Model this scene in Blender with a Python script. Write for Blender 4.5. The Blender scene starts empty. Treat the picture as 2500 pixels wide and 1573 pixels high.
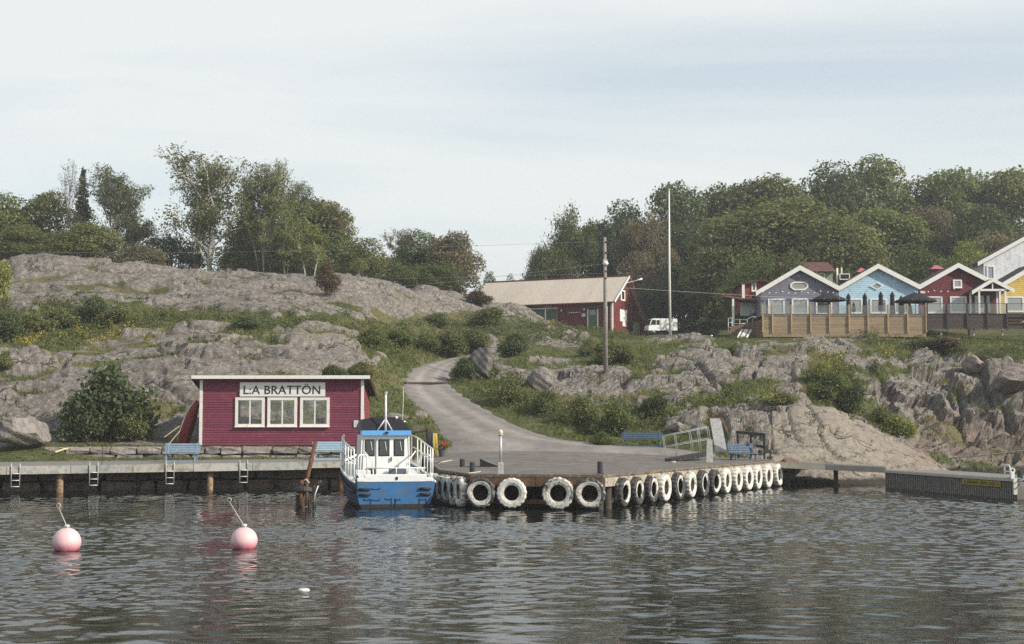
import bpy, math, random
import numpy as np
from mathutils import Vector, Matrix, Euler

random.seed(7)
RNG = np.random.default_rng(11)
R = math.radians
sc = bpy.context.scene
COL = sc.collection

# ------------------------------------------------------------------ camera, sky, sun, exposure
FPX = 3472.0                       # focal length in pixels of the 2500 px wide photograph
HORIZON = 1030.0                   # its horizon line
TH = math.atan((HORIZON - 786.5) / FPX)
CT, ST = math.cos(TH), math.sin(TH)
EYE = 3.0                          # eye height above the water

cam = bpy.data.cameras.new('camera')
cam.sensor_width = 36.0
cam.lens = 50.0
cam.clip_start = 0.5
cam.clip_end = 9000.0
cam_o = bpy.data.objects.new('camera', cam)
cam_o.location = (0, 0, EYE)
cam_o.rotation_euler = (math.pi / 2 + TH, 0, 0)
COL.objects.link(cam_o)
sc.camera = cam_o

SUN_DIR = Vector((0.82, -0.37, 0.54)).normalized()
SUN_EL = math.asin(SUN_DIR.z)
SUN_AZ = math.atan2(SUN_DIR.x, SUN_DIR.y)
SKY_STRENGTH = 0.15

world = bpy.data.worlds.new('World')
sc.world = world
world.use_nodes = True
wn, wl = world.node_tree.nodes, world.node_tree.links
for n in list(wn):
    wn.remove(n)
w_out = wn.new('ShaderNodeOutputWorld')
w_bg = wn.new('ShaderNodeBackground')
w_bg.inputs['Strength'].default_value = SKY_STRENGTH
w_sky = wn.new('ShaderNodeTexSky')
w_sky.sky_type = 'NISHITA'
w_sky.sun_disc = False
w_sky.sun_elevation = SUN_EL
w_sky.sun_rotation = SUN_AZ
w_sky.air_density = 1.25
w_sky.dust_density = 0.6
w_sky.ozone_density = 1.0
# thin cirrus sheet: the view direction is laid on a flat cloud deck and blended over the sky
tc = wn.new('ShaderNodeTexCoord')
sep = wn.new('ShaderNodeSeparateXYZ')
wl.new(tc.outputs['Generated'], sep.inputs[0])
addz = wn.new('ShaderNodeMath'); addz.operation = 'MAXIMUM'; addz.inputs[1].default_value = 0.0
wl.new(sep.outputs['Z'], addz.inputs[0])
addz2 = wn.new('ShaderNodeMath'); addz2.operation = 'ADD'; addz2.inputs[1].default_value = 0.10
wl.new(addz.outputs[0], addz2.inputs[0])
dx = wn.new('ShaderNodeMath'); dx.operation = 'DIVIDE'
dy = wn.new('ShaderNodeMath'); dy.operation = 'DIVIDE'
wl.new(sep.outputs['X'], dx.inputs[0]); wl.new(addz2.outputs[0], dx.inputs[1])
wl.new(sep.outputs['Y'], dy.inputs[0]); wl.new(addz2.outputs[0], dy.inputs[1])
cmb = wn.new('ShaderNodeCombineXYZ')
wl.new(dx.outputs[0], cmb.inputs[0]); wl.new(dy.outputs[0], cmb.inputs[1])
mp = wn.new('ShaderNodeMapping')
mp.inputs['Location'].default_value = (1.3, 0.35, 0)
mp.inputs['Rotation'].default_value = (0, 0, R(-6))
mp.inputs['Scale'].default_value = (0.42, 1.0, 1)
wl.new(cmb.outputs[0], mp.inputs[0])
cn = wn.new('ShaderNodeTexNoise')
cn.inputs['Scale'].default_value = 1.15
cn.inputs['Detail'].default_value = 7
cn.inputs['Roughness'].default_value = 0.52
cn.inputs['Distortion'].default_value = 0.5
wl.new(mp.outputs[0], cn.inputs['Vector'])
cr = wn.new('ShaderNodeValToRGB')
cr.color_ramp.elements[0].position = 0.30
cr.color_ramp.elements[0].color = (0.50, 0.50, 0.50, 1)
cr.color_ramp.elements[1].position = 0.56
cr.color_ramp.elements[1].color = (0.95, 0.95, 0.95, 1)
wl.new(cn.outputs['Fac'], cr.inputs[0])
# towards the horizon one looks through more of the sheet: it closes up
hz = wn.new('ShaderNodeMapRange')
hz.inputs['From Min'].default_value = 0.02
hz.inputs['From Max'].default_value = 0.15
hz.inputs['To Min'].default_value = 1.0
hz.inputs['To Max'].default_value = 0.0
wl.new(addz.outputs[0], hz.inputs['Value'])
mx = wn.new('ShaderNodeMath'); mx.operation = 'MAXIMUM'
wl.new(cr.outputs[0], mx.inputs[0]); wl.new(hz.outputs[0], mx.inputs[1])
# the sheet thins out overhead, where the blue shows (the water mirrors that blue)
ov = wn.new('ShaderNodeMapRange')
ov.inputs['From Min'].default_value = 0.30
ov.inputs['From Max'].default_value = 0.62
ov.inputs['To Min'].default_value = 1.0
ov.inputs['To Max'].default_value = 0.45
wl.new(addz.outputs[0], ov.inputs['Value'])
mo = wn.new('ShaderNodeMath'); mo.operation = 'MULTIPLY'
wl.new(mx.outputs[0], mo.inputs[0]); wl.new(ov.outputs[0], mo.inputs[1])
cm = wn.new('ShaderNodeMixRGB')
CLOUD = (0.885, 0.92, 0.915)
cm.inputs['Color2'].default_value = tuple(c / SKY_STRENGTH for c in CLOUD) + (1,)
wl.new(mo.outputs[0], cm.inputs['Fac'])
wl.new(w_sky.outputs[0], cm.inputs['Color1'])
wl.new(cm.outputs[0], w_bg.inputs['Color'])
wl.new(w_bg.outputs[0], w_out.inputs['Surface'])

sun = bpy.data.lights.new('sun', 'SUN')
sun.energy = 5.0
sun.angle = R(0.6)
sun.color = (1.0, 0.93, 0.82)
sun_o = bpy.data.objects.new('sun', sun)
sun_o.rotation_euler = SUN_DIR.to_track_quat('Z', 'Y').to_euler()
COL.objects.link(sun_o)

sc.view_settings.view_transform = 'Standard'
sc.view_settings.look = 'None'
sc.view_settings.exposure = 0.0
sc.view_settings.gamma = 1.0
sc.view_settings.use_curve_mapping = False
sc.cycles.max_bounces = 6
sc.cycles.transparent_max_bounces = 12
sc.cycles.use_denoising = False

# ------------------------------------------------------------------ survey: photo measurements to metres
def ray(u, v):
    a = (u - 1250.0) / FPX
    b = (786.5 - v) / FPX
    y = CT - b * ST
    return a / y, (ST + b * CT) / y
def P(u, v, D):
    a, t = ray(u, v)
    return Vector((a * D, D, EYE + t * D))
def Dz(v, z):                      # distance at which the sight line v meets height z
    return (z - EYE) / ray(1250, v)[1]
def M(px, D):
    return px * D / FPX

# ------------------------------------------------------------------ mesh helpers
def mesh_np(name, verts, faces, attrs=None, smooth=False):
    verts = np.asarray(verts, dtype=np.float32)
    faces = np.asarray(faces, dtype=np.int32)
    me = bpy.data.meshes.new(name)
    k = faces.shape[1]
    me.vertices.add(len(verts)); me.vertices.foreach_set('co', verts.ravel())
    me.loops.add(faces.size); me.loops.foreach_set('vertex_index', faces.ravel())
    me.polygons.add(len(faces)); me.polygons.foreach_set('loop_start', np.arange(0, faces.size, k, dtype=np.int32))
    if smooth:
        me.polygons.foreach_set('use_smooth', np.ones(len(faces), dtype=bool))
    me.update(calc_edges=True)
    for an, data in (attrs or {}).items():
        a = me.color_attributes.new(an, 'FLOAT_COLOR', 'POINT')
        a.data.foreach_set('color', np.asarray(data, dtype=np.float32).ravel())
    me.validate()
    return me

class MB:
    def __init__(s): s.v, s.f = [], []
    def add(s, vs, fs):
        o = len(s.v); s.v += [tuple(v) for v in vs]; s.f += [tuple(i + o for i in f) for f in fs]; return s
    def box(s, c, d, rot=None, taper=1.0):
        hx, hy, hz = d[0] / 2, d[1] / 2, d[2] / 2
        vs = []
        for z, k in ((-hz, 1.0), (hz, taper)):
            for x, y in ((-hx, -hy), (hx, -hy), (hx, hy), (-hx, hy)):
                vs.append(Vector((x * k, y * k, z)))
        if rot is not None:
            m = rot if isinstance(rot, Matrix) else Euler(rot).to_matrix()
            vs = [m @ v for v in vs]
        c = Vector(c)
        return s.add([v + c for v in vs], [(0, 3, 2, 1), (4, 5, 6, 7), (0, 1, 5, 4), (1, 2, 6, 5), (2, 3, 7, 6), (3, 0, 4, 7)])
    def bar(s, p, q, w, h=None, up=(0, 0, 1)):
        p, q = Vector(p), Vector(q); h = h or w
        d = q - p; L = d.length; d = d / L
        upv = Vector(up)
        if abs(d.dot(upv)) > .98: upv = Vector((0, 1, 0))
        x = d.cross(upv).normalized(); z = x.cross(d)
        m = Matrix((x, d, z)).transposed()
        return s.box((p + q) / 2, (w, L, h), m)
    def tube(s, pts, r, n=8, caps=True):
        pts = [Vector(p) for p in pts]
        rs = r if isinstance(r, (list, tuple)) else [r] * len(pts)
        o = len(s.v); prev = None
        for i, p in enumerate(pts):
            d = (pts[min(i + 1, len(pts) - 1)] - pts[max(i - 1, 0)]).normalized()
            if prev is None:
                x = d.orthogonal().normalized()
            else:
                x = (prev - d * prev.dot(d)).normalized()
            prev = x; y = d.cross(x)
            for k in range(n):
                a = 2 * math.pi * k / n
                s.v.append(tuple(p + (x * math.cos(a) + y * math.sin(a)) * rs[i]))
        for i in range(len(pts) - 1):
            for k in range(n):
                a, b = o + i * n + k, o + i * n + (k + 1) % n
                s.f.append((a, b, b + n, a + n))
        if caps:
            s.f.append(tuple(o + k for k in reversed(range(n))))
            s.f.append(tuple(o + (len(pts) - 1) * n + k for k in range(n)))
        return s
    def lathe(s, prof, n=16, axis='z', c=(0, 0, 0), closed=False):
        c = Vector(c); o = len(s.v); m = len(prof)
        for k in range(n):
            a = 2 * math.pi * k / n
            for r, h in prof:
                if axis == 'z': p = Vector((r * math.cos(a), r * math.sin(a), h))
                else: p = Vector((r * math.cos(a), h, r * math.sin(a)))
                s.v.append(tuple(p + c))
        for k in range(n):
            for j in range(m if closed else m - 1):
                a, b = o + k * m + j, o + k * m + (j + 1) % m
                c2, d = o + ((k + 1) % n) * m + (j + 1) % m, o + ((k + 1) % n) * m + j
                s.f.append((a, d, c2, b))
        return s
    def prism(s, poly, y0, y1):          # polygon in x-z extruded along y
        n = len(poly)
        vs = [(x, y0, z) for x, z in poly] + [(x, y1, z) for x, z in poly]
        fs = [tuple(range(n)), tuple(reversed(range(n, 2 * n)))]
        fs += [(i, i + n, (i + 1) % n + n, (i + 1) % n) for i in range(n)]
        return s.add(vs, fs)
    def slab(s, corners, th):            # four corners, thickened downwards
        c = [Vector(p) for p in corners]
        n = (c[1] - c[0]).cross(c[3] - c[0]).normalized() * -th
        if n.z > 0: n = -n
        return s.add(c + [p + n for p in c], [(0, 1, 2, 3), (7, 6, 5, 4), (0, 4, 5, 1), (1, 5, 6, 2), (2, 6, 7, 3), (3, 7, 4, 0)])
    def mesh(s, name, smooth=False, merge=False):
        me = bpy.data.meshes.new(name)
        me.from_pydata(s.v, [], s.f)
        if smooth:
            me.polygons.foreach_set('use_smooth', np.ones(len(me.polygons), dtype=bool))
        me.update()
        return me
    def build(s, name, mat, parent=None, smooth=False, bevel=0):
        me = s.mesh(name, smooth)
        import bmesh
        bm = bmesh.new(); bm.from_mesh(me)
        bmesh.ops.recalc_face_normals(bm, faces=bm.faces)
        if bevel:
            bmesh.ops.bevel(bm, geom=bm.edges[:], offset=bevel, segments=1, affect='EDGES')
        bm.to_mesh(me); bm.free()
        if mat: me.materials.append(mat)
        return link(name, me, parent)

def link(name, data, parent=None, mat=None):
    o = bpy.data.objects.new(name, data)
    COL.objects.link(o)
    if parent is not None: o.parent = parent
    if mat is not None:
        if not data.materials: data.materials.append(mat)
        o.material_slots[0].link = 'OBJECT'; o.material_slots[0].material = mat
    return o
def tag(o, label=None, cat=None, group=None, kind=None):
    if label: o['label'] = label
    if cat: o['category'] = cat
    if group: o['group'] = group
    if kind: o['kind'] = kind
    return o
def thing(name, loc, label, cat, rz=0.0, group=None):
    o = bpy.data.objects.new(name, None)
    o.empty_display_size = 0.2
    COL.objects.link(o)
    o.location = loc; o.rotation_euler = (0, 0, rz)
    return tag(o, label, cat, group)
_cube = None
def piece(name, mat, parent, c, d, rot=None):
    """one box-shaped piece that shares a single unit cube mesh"""
    global _cube
    if _cube is None:
        _cube = MB().box((0, 0, 0), (1, 1, 1)).mesh('unit_board')
        _cube.materials.append(mat)
    o = link(name, _cube, parent, mat)
    o.location = c; o.scale = d
    if rot: o.rotation_euler = rot
    return o
def copy_tree(o, parent=None):
    c = o.copy(); COL.objects.link(c)
    if parent is not None: c.parent = parent
    for ch in list(o.children): copy_tree(ch, c)
    return c

# ------------------------------------------------------------------ materials
def new_mat(name):
    m = bpy.data.materials.new(name); m.use_nodes = True
    nt = m.node_tree
    b = nt.nodes['Principled BSDF']
    return m, nt, b
def N(nt, t, **kw):
    n = nt.nodes.new(t)
    for k, v in kw.items():
        if k.startswith('_'): setattr(n, k[1:], v)
        else: n.inputs[k.replace('__', ' ')].default_value = v
    return n
def c4(c): return (c[0], c[1], c[2], 1.0)
_mats = {}
def pm(name, col, rough=0.7, var=0.18, scale=2.0, bump=0.15, bscale=25.0, col2=None, amt=0.5, metallic=0.0, spec=0.3, stretch=(1, 1, 1), dist=0.02, orand=0.0):
    """painted / weathered surface: base colour, soft tonal noise, second colour in worn patches, fine relief"""
    if name in _mats: return _mats[name]
    m, nt, b = new_mat(name); L = nt.links
    g = N(nt, 'ShaderNodeNewGeometry')
    mpn = N(nt, 'ShaderNodeMapping'); mpn.inputs['Scale'].default_value = stretch
    L.new(g.outputs['Position'], mpn.inputs[0])
    n1 = N(nt, 'ShaderNodeTexNoise', Scale=scale, Detail=6.0, Roughness=0.65)
    L.new(mpn.outputs[0], n1.inputs['Vector'])
    hsv = N(nt, 'ShaderNodeMapRange')
    hsv.inputs['From Min'].default_value = 0.25; hsv.inputs['From Max'].default_value = 0.75
    hsv.inputs['To Min'].default_value = 1 - var; hsv.inputs['To Max'].default_value = 1 + var
    L.new(n1.outputs['Fac'], hsv.inputs['Value'])
    mul = N(nt, 'ShaderNodeVectorMath', _operation='SCALE')
    base = None
    if col2 is not None:
        n2 = N(nt, 'ShaderNodeTexNoise', Scale=scale * 2.3, Detail=8.0, Roughness=0.7)
        L.new(mpn.outputs[0], n2.inputs['Vector'])
        rr = N(nt, 'ShaderNodeMapRange')
        rr.inputs['From Min'].default_value = 0.62 - 0.30 * amt; rr.inputs['From Max'].default_value = 0.74 - 0.30 * amt
        L.new(n2.outputs['Fac'], rr.inputs['Value'])
        mixc = N(nt, 'ShaderNodeMixRGB', Color1=c4(col), Color2=c4(col2))
        L.new(rr.outputs[0], mixc.inputs['Fac'])
        L.new(mixc.outputs[0], mul.inputs[0])
    else:
        mul.inputs[0].default_value = col
    if orand > 0:
        oi = N(nt, 'ShaderNodeObjectInfo')
        mr = N(nt, 'ShaderNodeMapRange'); mr.inputs['To Min'].default_value = 1 - orand; mr.inputs['To Max'].default_value = 1 + orand
        L.new(oi.outputs['Random'], mr.inputs['Value'])
        mm = N(nt, 'ShaderNodeMath', _operation='MULTIPLY')
        L.new(mr.outputs[0], mm.inputs[0]); L.new(hsv.outputs[0], mm.inputs[1])
        L.new(mm.outputs[0], mul.inputs['Scale'])
    else:
        L.new(hsv.outputs[0], mul.inputs['Scale'])
    L.new(mul.outputs[0], b.inputs['Base Color'])
    b.inputs['Roughness'].default_value = rough
    b.inputs['Metallic'].default_value = metallic
    b.inputs['Specular IOR Level'].default_value = spec
    if bump > 0:
        n3 = N(nt, 'ShaderNodeTexNoise', Scale=bscale, Detail=5.0, Roughness=0.6)
        L.new(mpn.outputs[0], n3.inputs['Vector'])
        bp = N(nt, 'ShaderNodeBump', Strength=bump, Distance=dist)
        L.new(n3.outputs['Fac'], bp.inputs['Height'])
        L.new(bp.outputs[0], b.inputs['Normal'])
    _mats[name] = m
    return m
def siding(name, col, period, axis=2, var=0.12, rough=0.75, amt=0.35, col2=None):
    """far clapboard: fine saw-tooth relief every PERIOD metres plus weathering"""
    if name in _mats: return _mats[name]
    m = pm(name, col, rough, var, 1.2, 0.0, col2=col2 or tuple(c * 0.7 for c in col), amt=amt, orand=0)
    nt = m.node_tree; L = nt.links; b = nt.nodes['Principled BSDF']
    g = N(nt, 'ShaderNodeNewGeometry'); sp = N(nt, 'ShaderNodeSeparateXYZ')
    L.new(g.outputs['Position'], sp.inputs[0])
    if axis == 2: src = sp.outputs['Z']
    else: src = sp.outputs['X']
    d = N(nt, 'ShaderNodeMath', _operation='DIVIDE'); d.inputs[1].default_value = period
    L.new(src, d.inputs[0])
    fr = N(nt, 'ShaderNodeMath', _operation='FRACT'); L.new(d.outputs[0], fr.inputs[0])
    inv = N(nt, 'ShaderNodeMath', _operation='SUBTRACT'); inv.inputs[0].default_value = 1.0; L.new(fr.outputs[0], inv.inputs[1])
    bp = N(nt, 'ShaderNodeBump', Strength=1.0, Distance=0.03)
    L.new(inv.outputs[0], bp.inputs['Height']); L.new(bp.outputs[0], b.inputs['Normal'])
    return m
def glass_mat(name, tint=(0.02, 0.025, 0.025), clear=0.0, rough=0.03):
    if name in _mats: return _mats[name]
    m, nt, b = new_mat(name); L = nt.links
    b.inputs['Base Color'].default_value = c4(tint); b.inputs['Roughness'].default_value = rough
    b.inputs['Specular IOR Level'].default_value = 0.9
    if clear > 0:
        out = nt.nodes['Material Output']
        gl = N(nt, 'ShaderNodeBsdfGlossy', Roughness=rough)
        tr = N(nt, 'ShaderNodeBsdfTransparent', Color=(clear, clear, clear * .98, 1))
        fz = N(nt, 'ShaderNodeFresnel', IOR=1.5)
        ad = N(nt, 'ShaderNodeMath', _operation='MULTIPLY_ADD'); ad.inputs[1].default_value = 1.6; ad.inputs[2].default_value = 0.03
        L.new(fz.outputs[0], ad.inputs[0])
        mix = N(nt, 'ShaderNodeMixShader')
        L.new(ad.outputs[0], mix.inputs[0]); L.new(tr.outputs[0], mix.inputs[1]); L.new(gl.outputs[0], mix.inputs[2])
        L.new(mix.outputs[0], out.inputs['Surface'])
    _mats[name] = m
    return m

WHITE = pm('white_paint', (0.80, 0.78, 0.72), 0.55, 0.06, 3, 0.06, 40, (0.60, 0.56, 0.48), 0.22)
WHITE2 = pm('chalky_white_paint', (0.74, 0.73, 0.70), 0.6, 0.08, 3, 0.1, 40, (0.5, 0.47, 0.42), 0.35)
GREYWOOD = pm('grey_weathered_wood', (0.21, 0.19, 0.165), 0.85, 0.3, 3.0, 0.5, 14, (0.13, 0.115, 0.10), 0.5)
DARKWOOD = pm('tarred_wood', (0.055, 0.045, 0.038), 0.8, 0.35, 5, 0.5, 30, (0.10, 0.075, 0.055), 0.4)
RUSTY = pm('rusty_steel', (0.17, 0.075, 0.04), 0.8, 0.3, 7, 0.5, 40, (0.07, 0.04, 0.03), 0.5)
CONCRETE = pm('pale_concrete', (0.42, 0.41, 0.37), 0.85, 0.16, 1.5, 0.3, 30, (0.30, 0.285, 0.25), 0.45)
GALV = pm('galvanised_steel', (0.52, 0.53, 0.53), 0.45, 0.12, 6, 0.05, 60, (0.38, 0.37, 0.36), 0.4, metallic=0.35)
BLACKP = pm('black_paint', (0.022, 0.022, 0.024), 0.5, 0.25, 5, 0.1, 40)
RUBBER = pm('black_rubber', (0.025, 0.024, 0.024), 0.7, 0.25, 8, 0.2, 50, (0.06, 0.056, 0.052), 0.4)
ROPEM = pm('pale_rope', (0.50, 0.46, 0.38), 0.9, 0.15, 20, 0.4, 120)
# ------------------------------------------------------------------ noise (numpy)
def _h(ix, iy, s):
    h = (ix.astype(np.int64) * 374761393 + iy.astype(np.int64) * 668265263 + s * 1442695041) & 0xFFFFFFFF
    h = ((h ^ (h >> 13)) * 1274126177) & 0xFFFFFFFF
    h = ((h ^ (h >> 16)) * 2246822519) & 0xFFFFFFFF
    return ((h ^ (h >> 15)) & 0xFFFFFF) / float(0xFFFFFF)
def vnoise(x, y, s=0):
    ix, iy = np.floor(x).astype(np.int64), np.floor(y).astype(np.int64)
    fx, fy = x - ix, y - iy
    fx = fx * fx * fx * (fx * (fx * 6 - 15) + 10); fy = fy * fy * fy * (fy * (fy * 6 - 15) + 10)
    a, b = _h(ix, iy, s), _h(ix + 1, iy, s)
    c, d = _h(ix, iy + 1, s), _h(ix + 1, iy + 1, s)
    return (a + (b - a) * fx) * (1 - fy) + (c + (d - c) * fx) * fy - 0.5
def fbm(x, y, s=0, o=5, g=0.5):
    t, a, f = 0, 1.0, 1.0
    for k in range(o):
        t = t + a * vnoise(x * f + 17.3 * k, y * f - 9.1 * k, s + k); a *= g; f *= 2.03
    return t
def worley(x, y, s=0, jit=0.9):
    ix, iy = np.floor(x).astype(np.int64), np.floor(y).astype(np.int64)
    f1 = np.full(x.shape, 9.0); f2 = np.full(x.shape, 9.0)
    cx = np.zeros(x.shape); cy = np.zeros(x.shape); gx = np.zeros(x.shape); gy = np.zeros(x.shape)
    for i in (-1, 0, 1):
        for j in (-1, 0, 1):
            a, b = ix + i, iy + j
            px = a + 0.5 + jit * (_h(a, b, s) - 0.5); py = b + 0.5 + jit * (_h(a, b, s + 7) - 0.5)
            d = np.hypot(px - x, py - y)
            new = d < f1
            f2 = np.where(new, f1, np.minimum(f2, d))
            f1 = np.where(new, d, f1)
            cx = np.where(new, a, cx); cy = np.where(new, b, cy)
            gx = np.where(new, x - px, gx); gy = np.where(new, y - py, gy)
    cx, cy = cx.astype(np.int64), cy.astype(np.int64)
    return f1, f2, gx, gy, _h(cx, cy, s + 21), _h(cx, cy, s + 22), _h(cx, cy, s + 23)
def sstep(a, b, x):
    t = np.clip((x - a) / (b - a), 0, 1); return t * t * (3 - 2 * t)
def inpoly(u, v, poly):
    r = np.zeros(u.shape, bool); n = len(poly)
    for i in range(n):
        x1, y1 = poly[i]; x2, y2 = poly[(i + 1) % n]
        if y1 == y2: continue
        c = ((y1 > v) != (y2 > v)) & (u < (x2 - x1) * (v - y1) / (y2 - y1) + x1)
        r ^= c
    return r
def polydist(u, v, line):
    d = np.full(u.shape, 1e9)
    for (x1, y1), (x2, y2) in zip(line[:-1], line[1:]):
        L2 = (x2 - x1) ** 2 + (y2 - y1) ** 2
        t = np.clip(((u - x1) * (x2 - x1) + (v - y1) * (y2 - y1)) / L2, 0, 1)
        d = np.minimum(d, np.hypot(u - x1 - t * (x2 - x1), v - y1 - t * (y2 - y1)))
    return d

# ------------------------------------------------------------------ the land: surveyed profiles along sight lines
# each profile: (distance, 'v' photo line) or (distance, None, height)
PROF = {
 -350: [(60, None, -1.5), (66, None, -1.2), (67, None, 1.2), (70, None, 1.8), (76, 985), (84, 880), (95, 810), (104, 755), (120, 665), (128, None, 16), (300, None, 15)],
 -80: [(60, None, -1.5), (65.5, None, -1.2), (66.5, None, 1.2), (69, None, 1.75), (75, 985), (79, 945), (84, 880), (87, 862), (92, 832), (97, 800), (104, 755), (113, 705), (119, 660), (126, None, 16.0), (160, None, 15.5), (300, None, 15)],
 40: [(60, None, -1.5), (65.5, None, -1.2), (66.5, None, 1.2), (69, None, 1.75), (72, None, 2.2), (75, 985), (79, 942), (83, 898), (86, 868), (92, 830), (97, 795), (104, 745), (113, 690), (119, 637), (123, 630), (130, None, 16.8), (300, None, 16)],
 110: [(60, None, -1.5), (65.5, None, -1.2), (66.5, None, 1.2), (69, None, 1.75), (72, None, 2.2), (75, 985), (79, 942), (83, 895), (86, 866), (92, 830), (97, 793), (104, 745), (113, 690), (119, 632), (123, 622), (131, None, 16.8), (300, None, 16)],
 250: [(60, None, -1.5), (65.5, None, -1.2), (66.5, None, 1.08), (68.8, None, 1.12), (69.4, None, 1.75), (72, None, 2.0), (75, 1005), (77, 955), (81, 915), (85, 872), (88, 852), (94, 815), (98, 788), (104, 742), (112, 695), (118, 655), (122, 644), (130, None, 16.0), (300, None, 15.5)],
 450: [(60, None, -1.5), (66, None, -1.2), (67.4, None, 1.10), (69.1, None, 1.14), (69.7, None, 1.80), (73.8, None, 1.95), (75.5, 990), (77, 958), (81, 905), (85, 858), (89, 828), (93, 812), (98, 793), (101, 778), (106, 742), (113, 702), (119, 674), (123, 669), (132, None, 14.8), (300, None, 14.5)],
 700: [(60, None, -1.5), (66.5, None, -1.2), (67.9, None, 1.12), (69.3, None, 1.16), (69.9, None, 1.80), (74.5, None, 1.9), (76.5, 965), (80, 905), (85, 850), (90, 818), (97, 795), (100, 783), (104, 758), (110, 728), (116, 702), (121, 690), (128, None, 14.7), (300, None, 14.2)],
 850: [(60, None, -1.5), (67, None, -1.2), (68.3, None, 1.15), (69.5, None, 1.2), (70.1, None, 1.75), (74.5, None, 2.0), (78, 965), (82, 910), (87, 865), (92, 832), (97, 812), (102, 790), (107, 762), (113, 722), (118, 690), (122, 682), (129, None, 14.8), (300, None, 14)],
 960: [(60, None, -1.5), (67.5, None, -1.2), (69, None, 1.25), (72, None, 1.75), (76, 1020), (82, 955), (88, 905), (94, 868), (101, 835), (107, 808), (112, 785), (117, 745), (121, 708), (125, 692), (131, None, 14.9), (170, None, 13.5), (300, None, 12)],
 1050: [(60, None, -1.5), (67.5, None, -1.2), (69, None, 1.3), (71, None, 1.6), (75, 1045), (80, 1000), (90, 935), (98, 900), (104, 880), (109, 855), (114, 830), (120, 800), (126, 762), (131, 732), (136, 710), (142, None, 15.6), (170, None, 13.5), (300, None, 12)],
 1150: [(60, None, -1.5), (67.5, None, -1.2), (69, None, 1.4), (70, None, 1.55), (73, 1065), (80, 1003), (88, 945), (98, 905), (106, 874), (112, 850), (118, 828), (125, 805), (132, 775), (138, 752), (142, 740), (149, None, 13.3), (170, None, 13), (300, None, 11.5)],
 1250: [(60, None, -1.5), (67.5, None, -1.2), (69, None, 1.45), (70, None, 1.55), (75, 1050), (79, 1018), (84, 960), (90, 915), (95, 890), (97, 878), (105, 858), (112, 840), (118, 815), (128, 797), (135, 778), (140, 757), (143, 750), (148, None, 13.0), (170, None, 13), (300, None, 11.5)],
 1400: [(60, None, -1.5), (67.5, None, -1.2), (69, None, 1.45), (70, None, 1.6), (74, 1070), (80, 1012), (86, 960), (92, 915), (95, 895), (100, 880), (108, 860), (115, 838), (122, 822), (130, 812), (138, 806), (146, 804), (160, None, 13.2), (300, None, 14)],
 1550: [(60, None, -1.5), (67.5, None, -1.2), (69, None, 1.45), (70, None, 1.6), (74, 1080), (77, 1055), (82, 1005), (87, 955), (91, 915), (95, 890), (100, 868), (108, 850), (116, 838), (125, 829), (140, 822), (150, None, 12.0), (165, None, 13.0), (200, None, 15.5), (300, None, 18)],
 1700: [(60, None, -1.5), (67, None, -1.2), (68.5, None, 1.2), (70, None, 1.5), (73, 1075), (76, 1045), (80, 1010), (84, 970), (88, 930), (92, 895), (95, 872), (98, 857), (104, 841), (112, 828), (122, None, 10.0), (150, None, 12.3), (200, None, 18), (300, None, 24)],
 1850: [(60, None, -1.5), (66, None, -1.2), (68.5, None, 1.0), (70, 1095), (72.5, 1050), (75, 1018), (77, None, 3.5), (82, 975), (86, 945), (90, 910), (94, 875), (97, 855), (100, 846), (106, 828), (110, 822), (130, None, 10.2), (160, None, 14.5), (200, None, 21), (300, None, 28)],
 1950: [(60, None, -1.5), (66, None, -1.2), (67.5, None, 0.2), (69.5, 1105), (72.5, 1055), (75, 1012), (77.5, 987), (79.5, None, 3.9), (84, 960), (88, 925), (92, 890), (96, 858), (99, 844), (106, 827), (110, 822), (130, None, 10.2), (160, None, 15), (200, None, 22), (300, None, 29)],
 2030: [(60, None, -1.5), (66, None, -1.2), (67.5, None, 0.1), (70, 1112), (73, 1068), (76, 1020), (78, 998), (80, None, 3.4), (84, 968), (88, 930), (92, 892), (96, 860), (100, 842), (106, 826), (110, 822), (130, None, 10.2), (160, None, 15), (200, None, 22), (300, None, 30)],
 2110: [(60, None, -1.5), (66.5, None, -1.2), (68, None, 0.05), (72, 1112), (76, 1072), (79, 1043), (81, None, 2.6), (84, 1003), (86, 965), (89, 930), (94, 885), (98, 860), (102, 842), (107, 823), (130, None, 10.2), (160, None, 15), (200, None, 22), (300, None, 30)],
 2250: [(60, None, -1.5), (69, None, -1.0), (71, None, 0.08), (76, 1130), (80, 1112), (83, None, 1.0), (86, 1078), (87.5, 1020), (89.5, 975), (92.5, 930), (97, 888), (101, 862), (105, 840), (108, 825), (130, None, 10.3), (160, None, 15), (200, None, 23), (300, None, 30)],
 2360: [(60, None, -1.5), (78, None, -0.9), (84, None, 0.12), (88, 1118), (89, 1060), (90.2, 1000), (92.5, 955), (96, 922), (99, 890), (101, 868), (104, 845), (108, 825), (130, None, 10.3), (160, None, 15), (200, None, 23), (300, None, 30)],
 2500: [(60, None, -1.5), (82, None, -0.9), (87, None, 0.15), (89, 1105), (90, 1040), (91.6, 960), (94.5, 908), (98, 880), (103, 855), (108, 832), (130, None, 10.3), (160, None, 15), (200, None, 23), (300, None, 30)],
 2850: [(60, None, -1.5), (80, None, -0.9), (86, None, 0.15), (88, 1105), (89.5, 1040), (91.6, 960), (94.5, 908), (98, 880), (103, 855), (108, 832), (130, None, 10.3), (160, None, 15), (200, None, 23), (300, None, 30)],
}
Dg = np.concatenate([np.arange(58, 112, 0.20), np.arange(112, 150, 0.4), np.geomspace(150, 330, 45), [420, 700, 1500, 4000]])
Ug = np.concatenate([[-9000, -5000, -2600, -1400, -800, -500], np.arange(-350, 2851, 4.4), [2950, 3200, 3800, 4800, 7500, 11000]])
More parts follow.
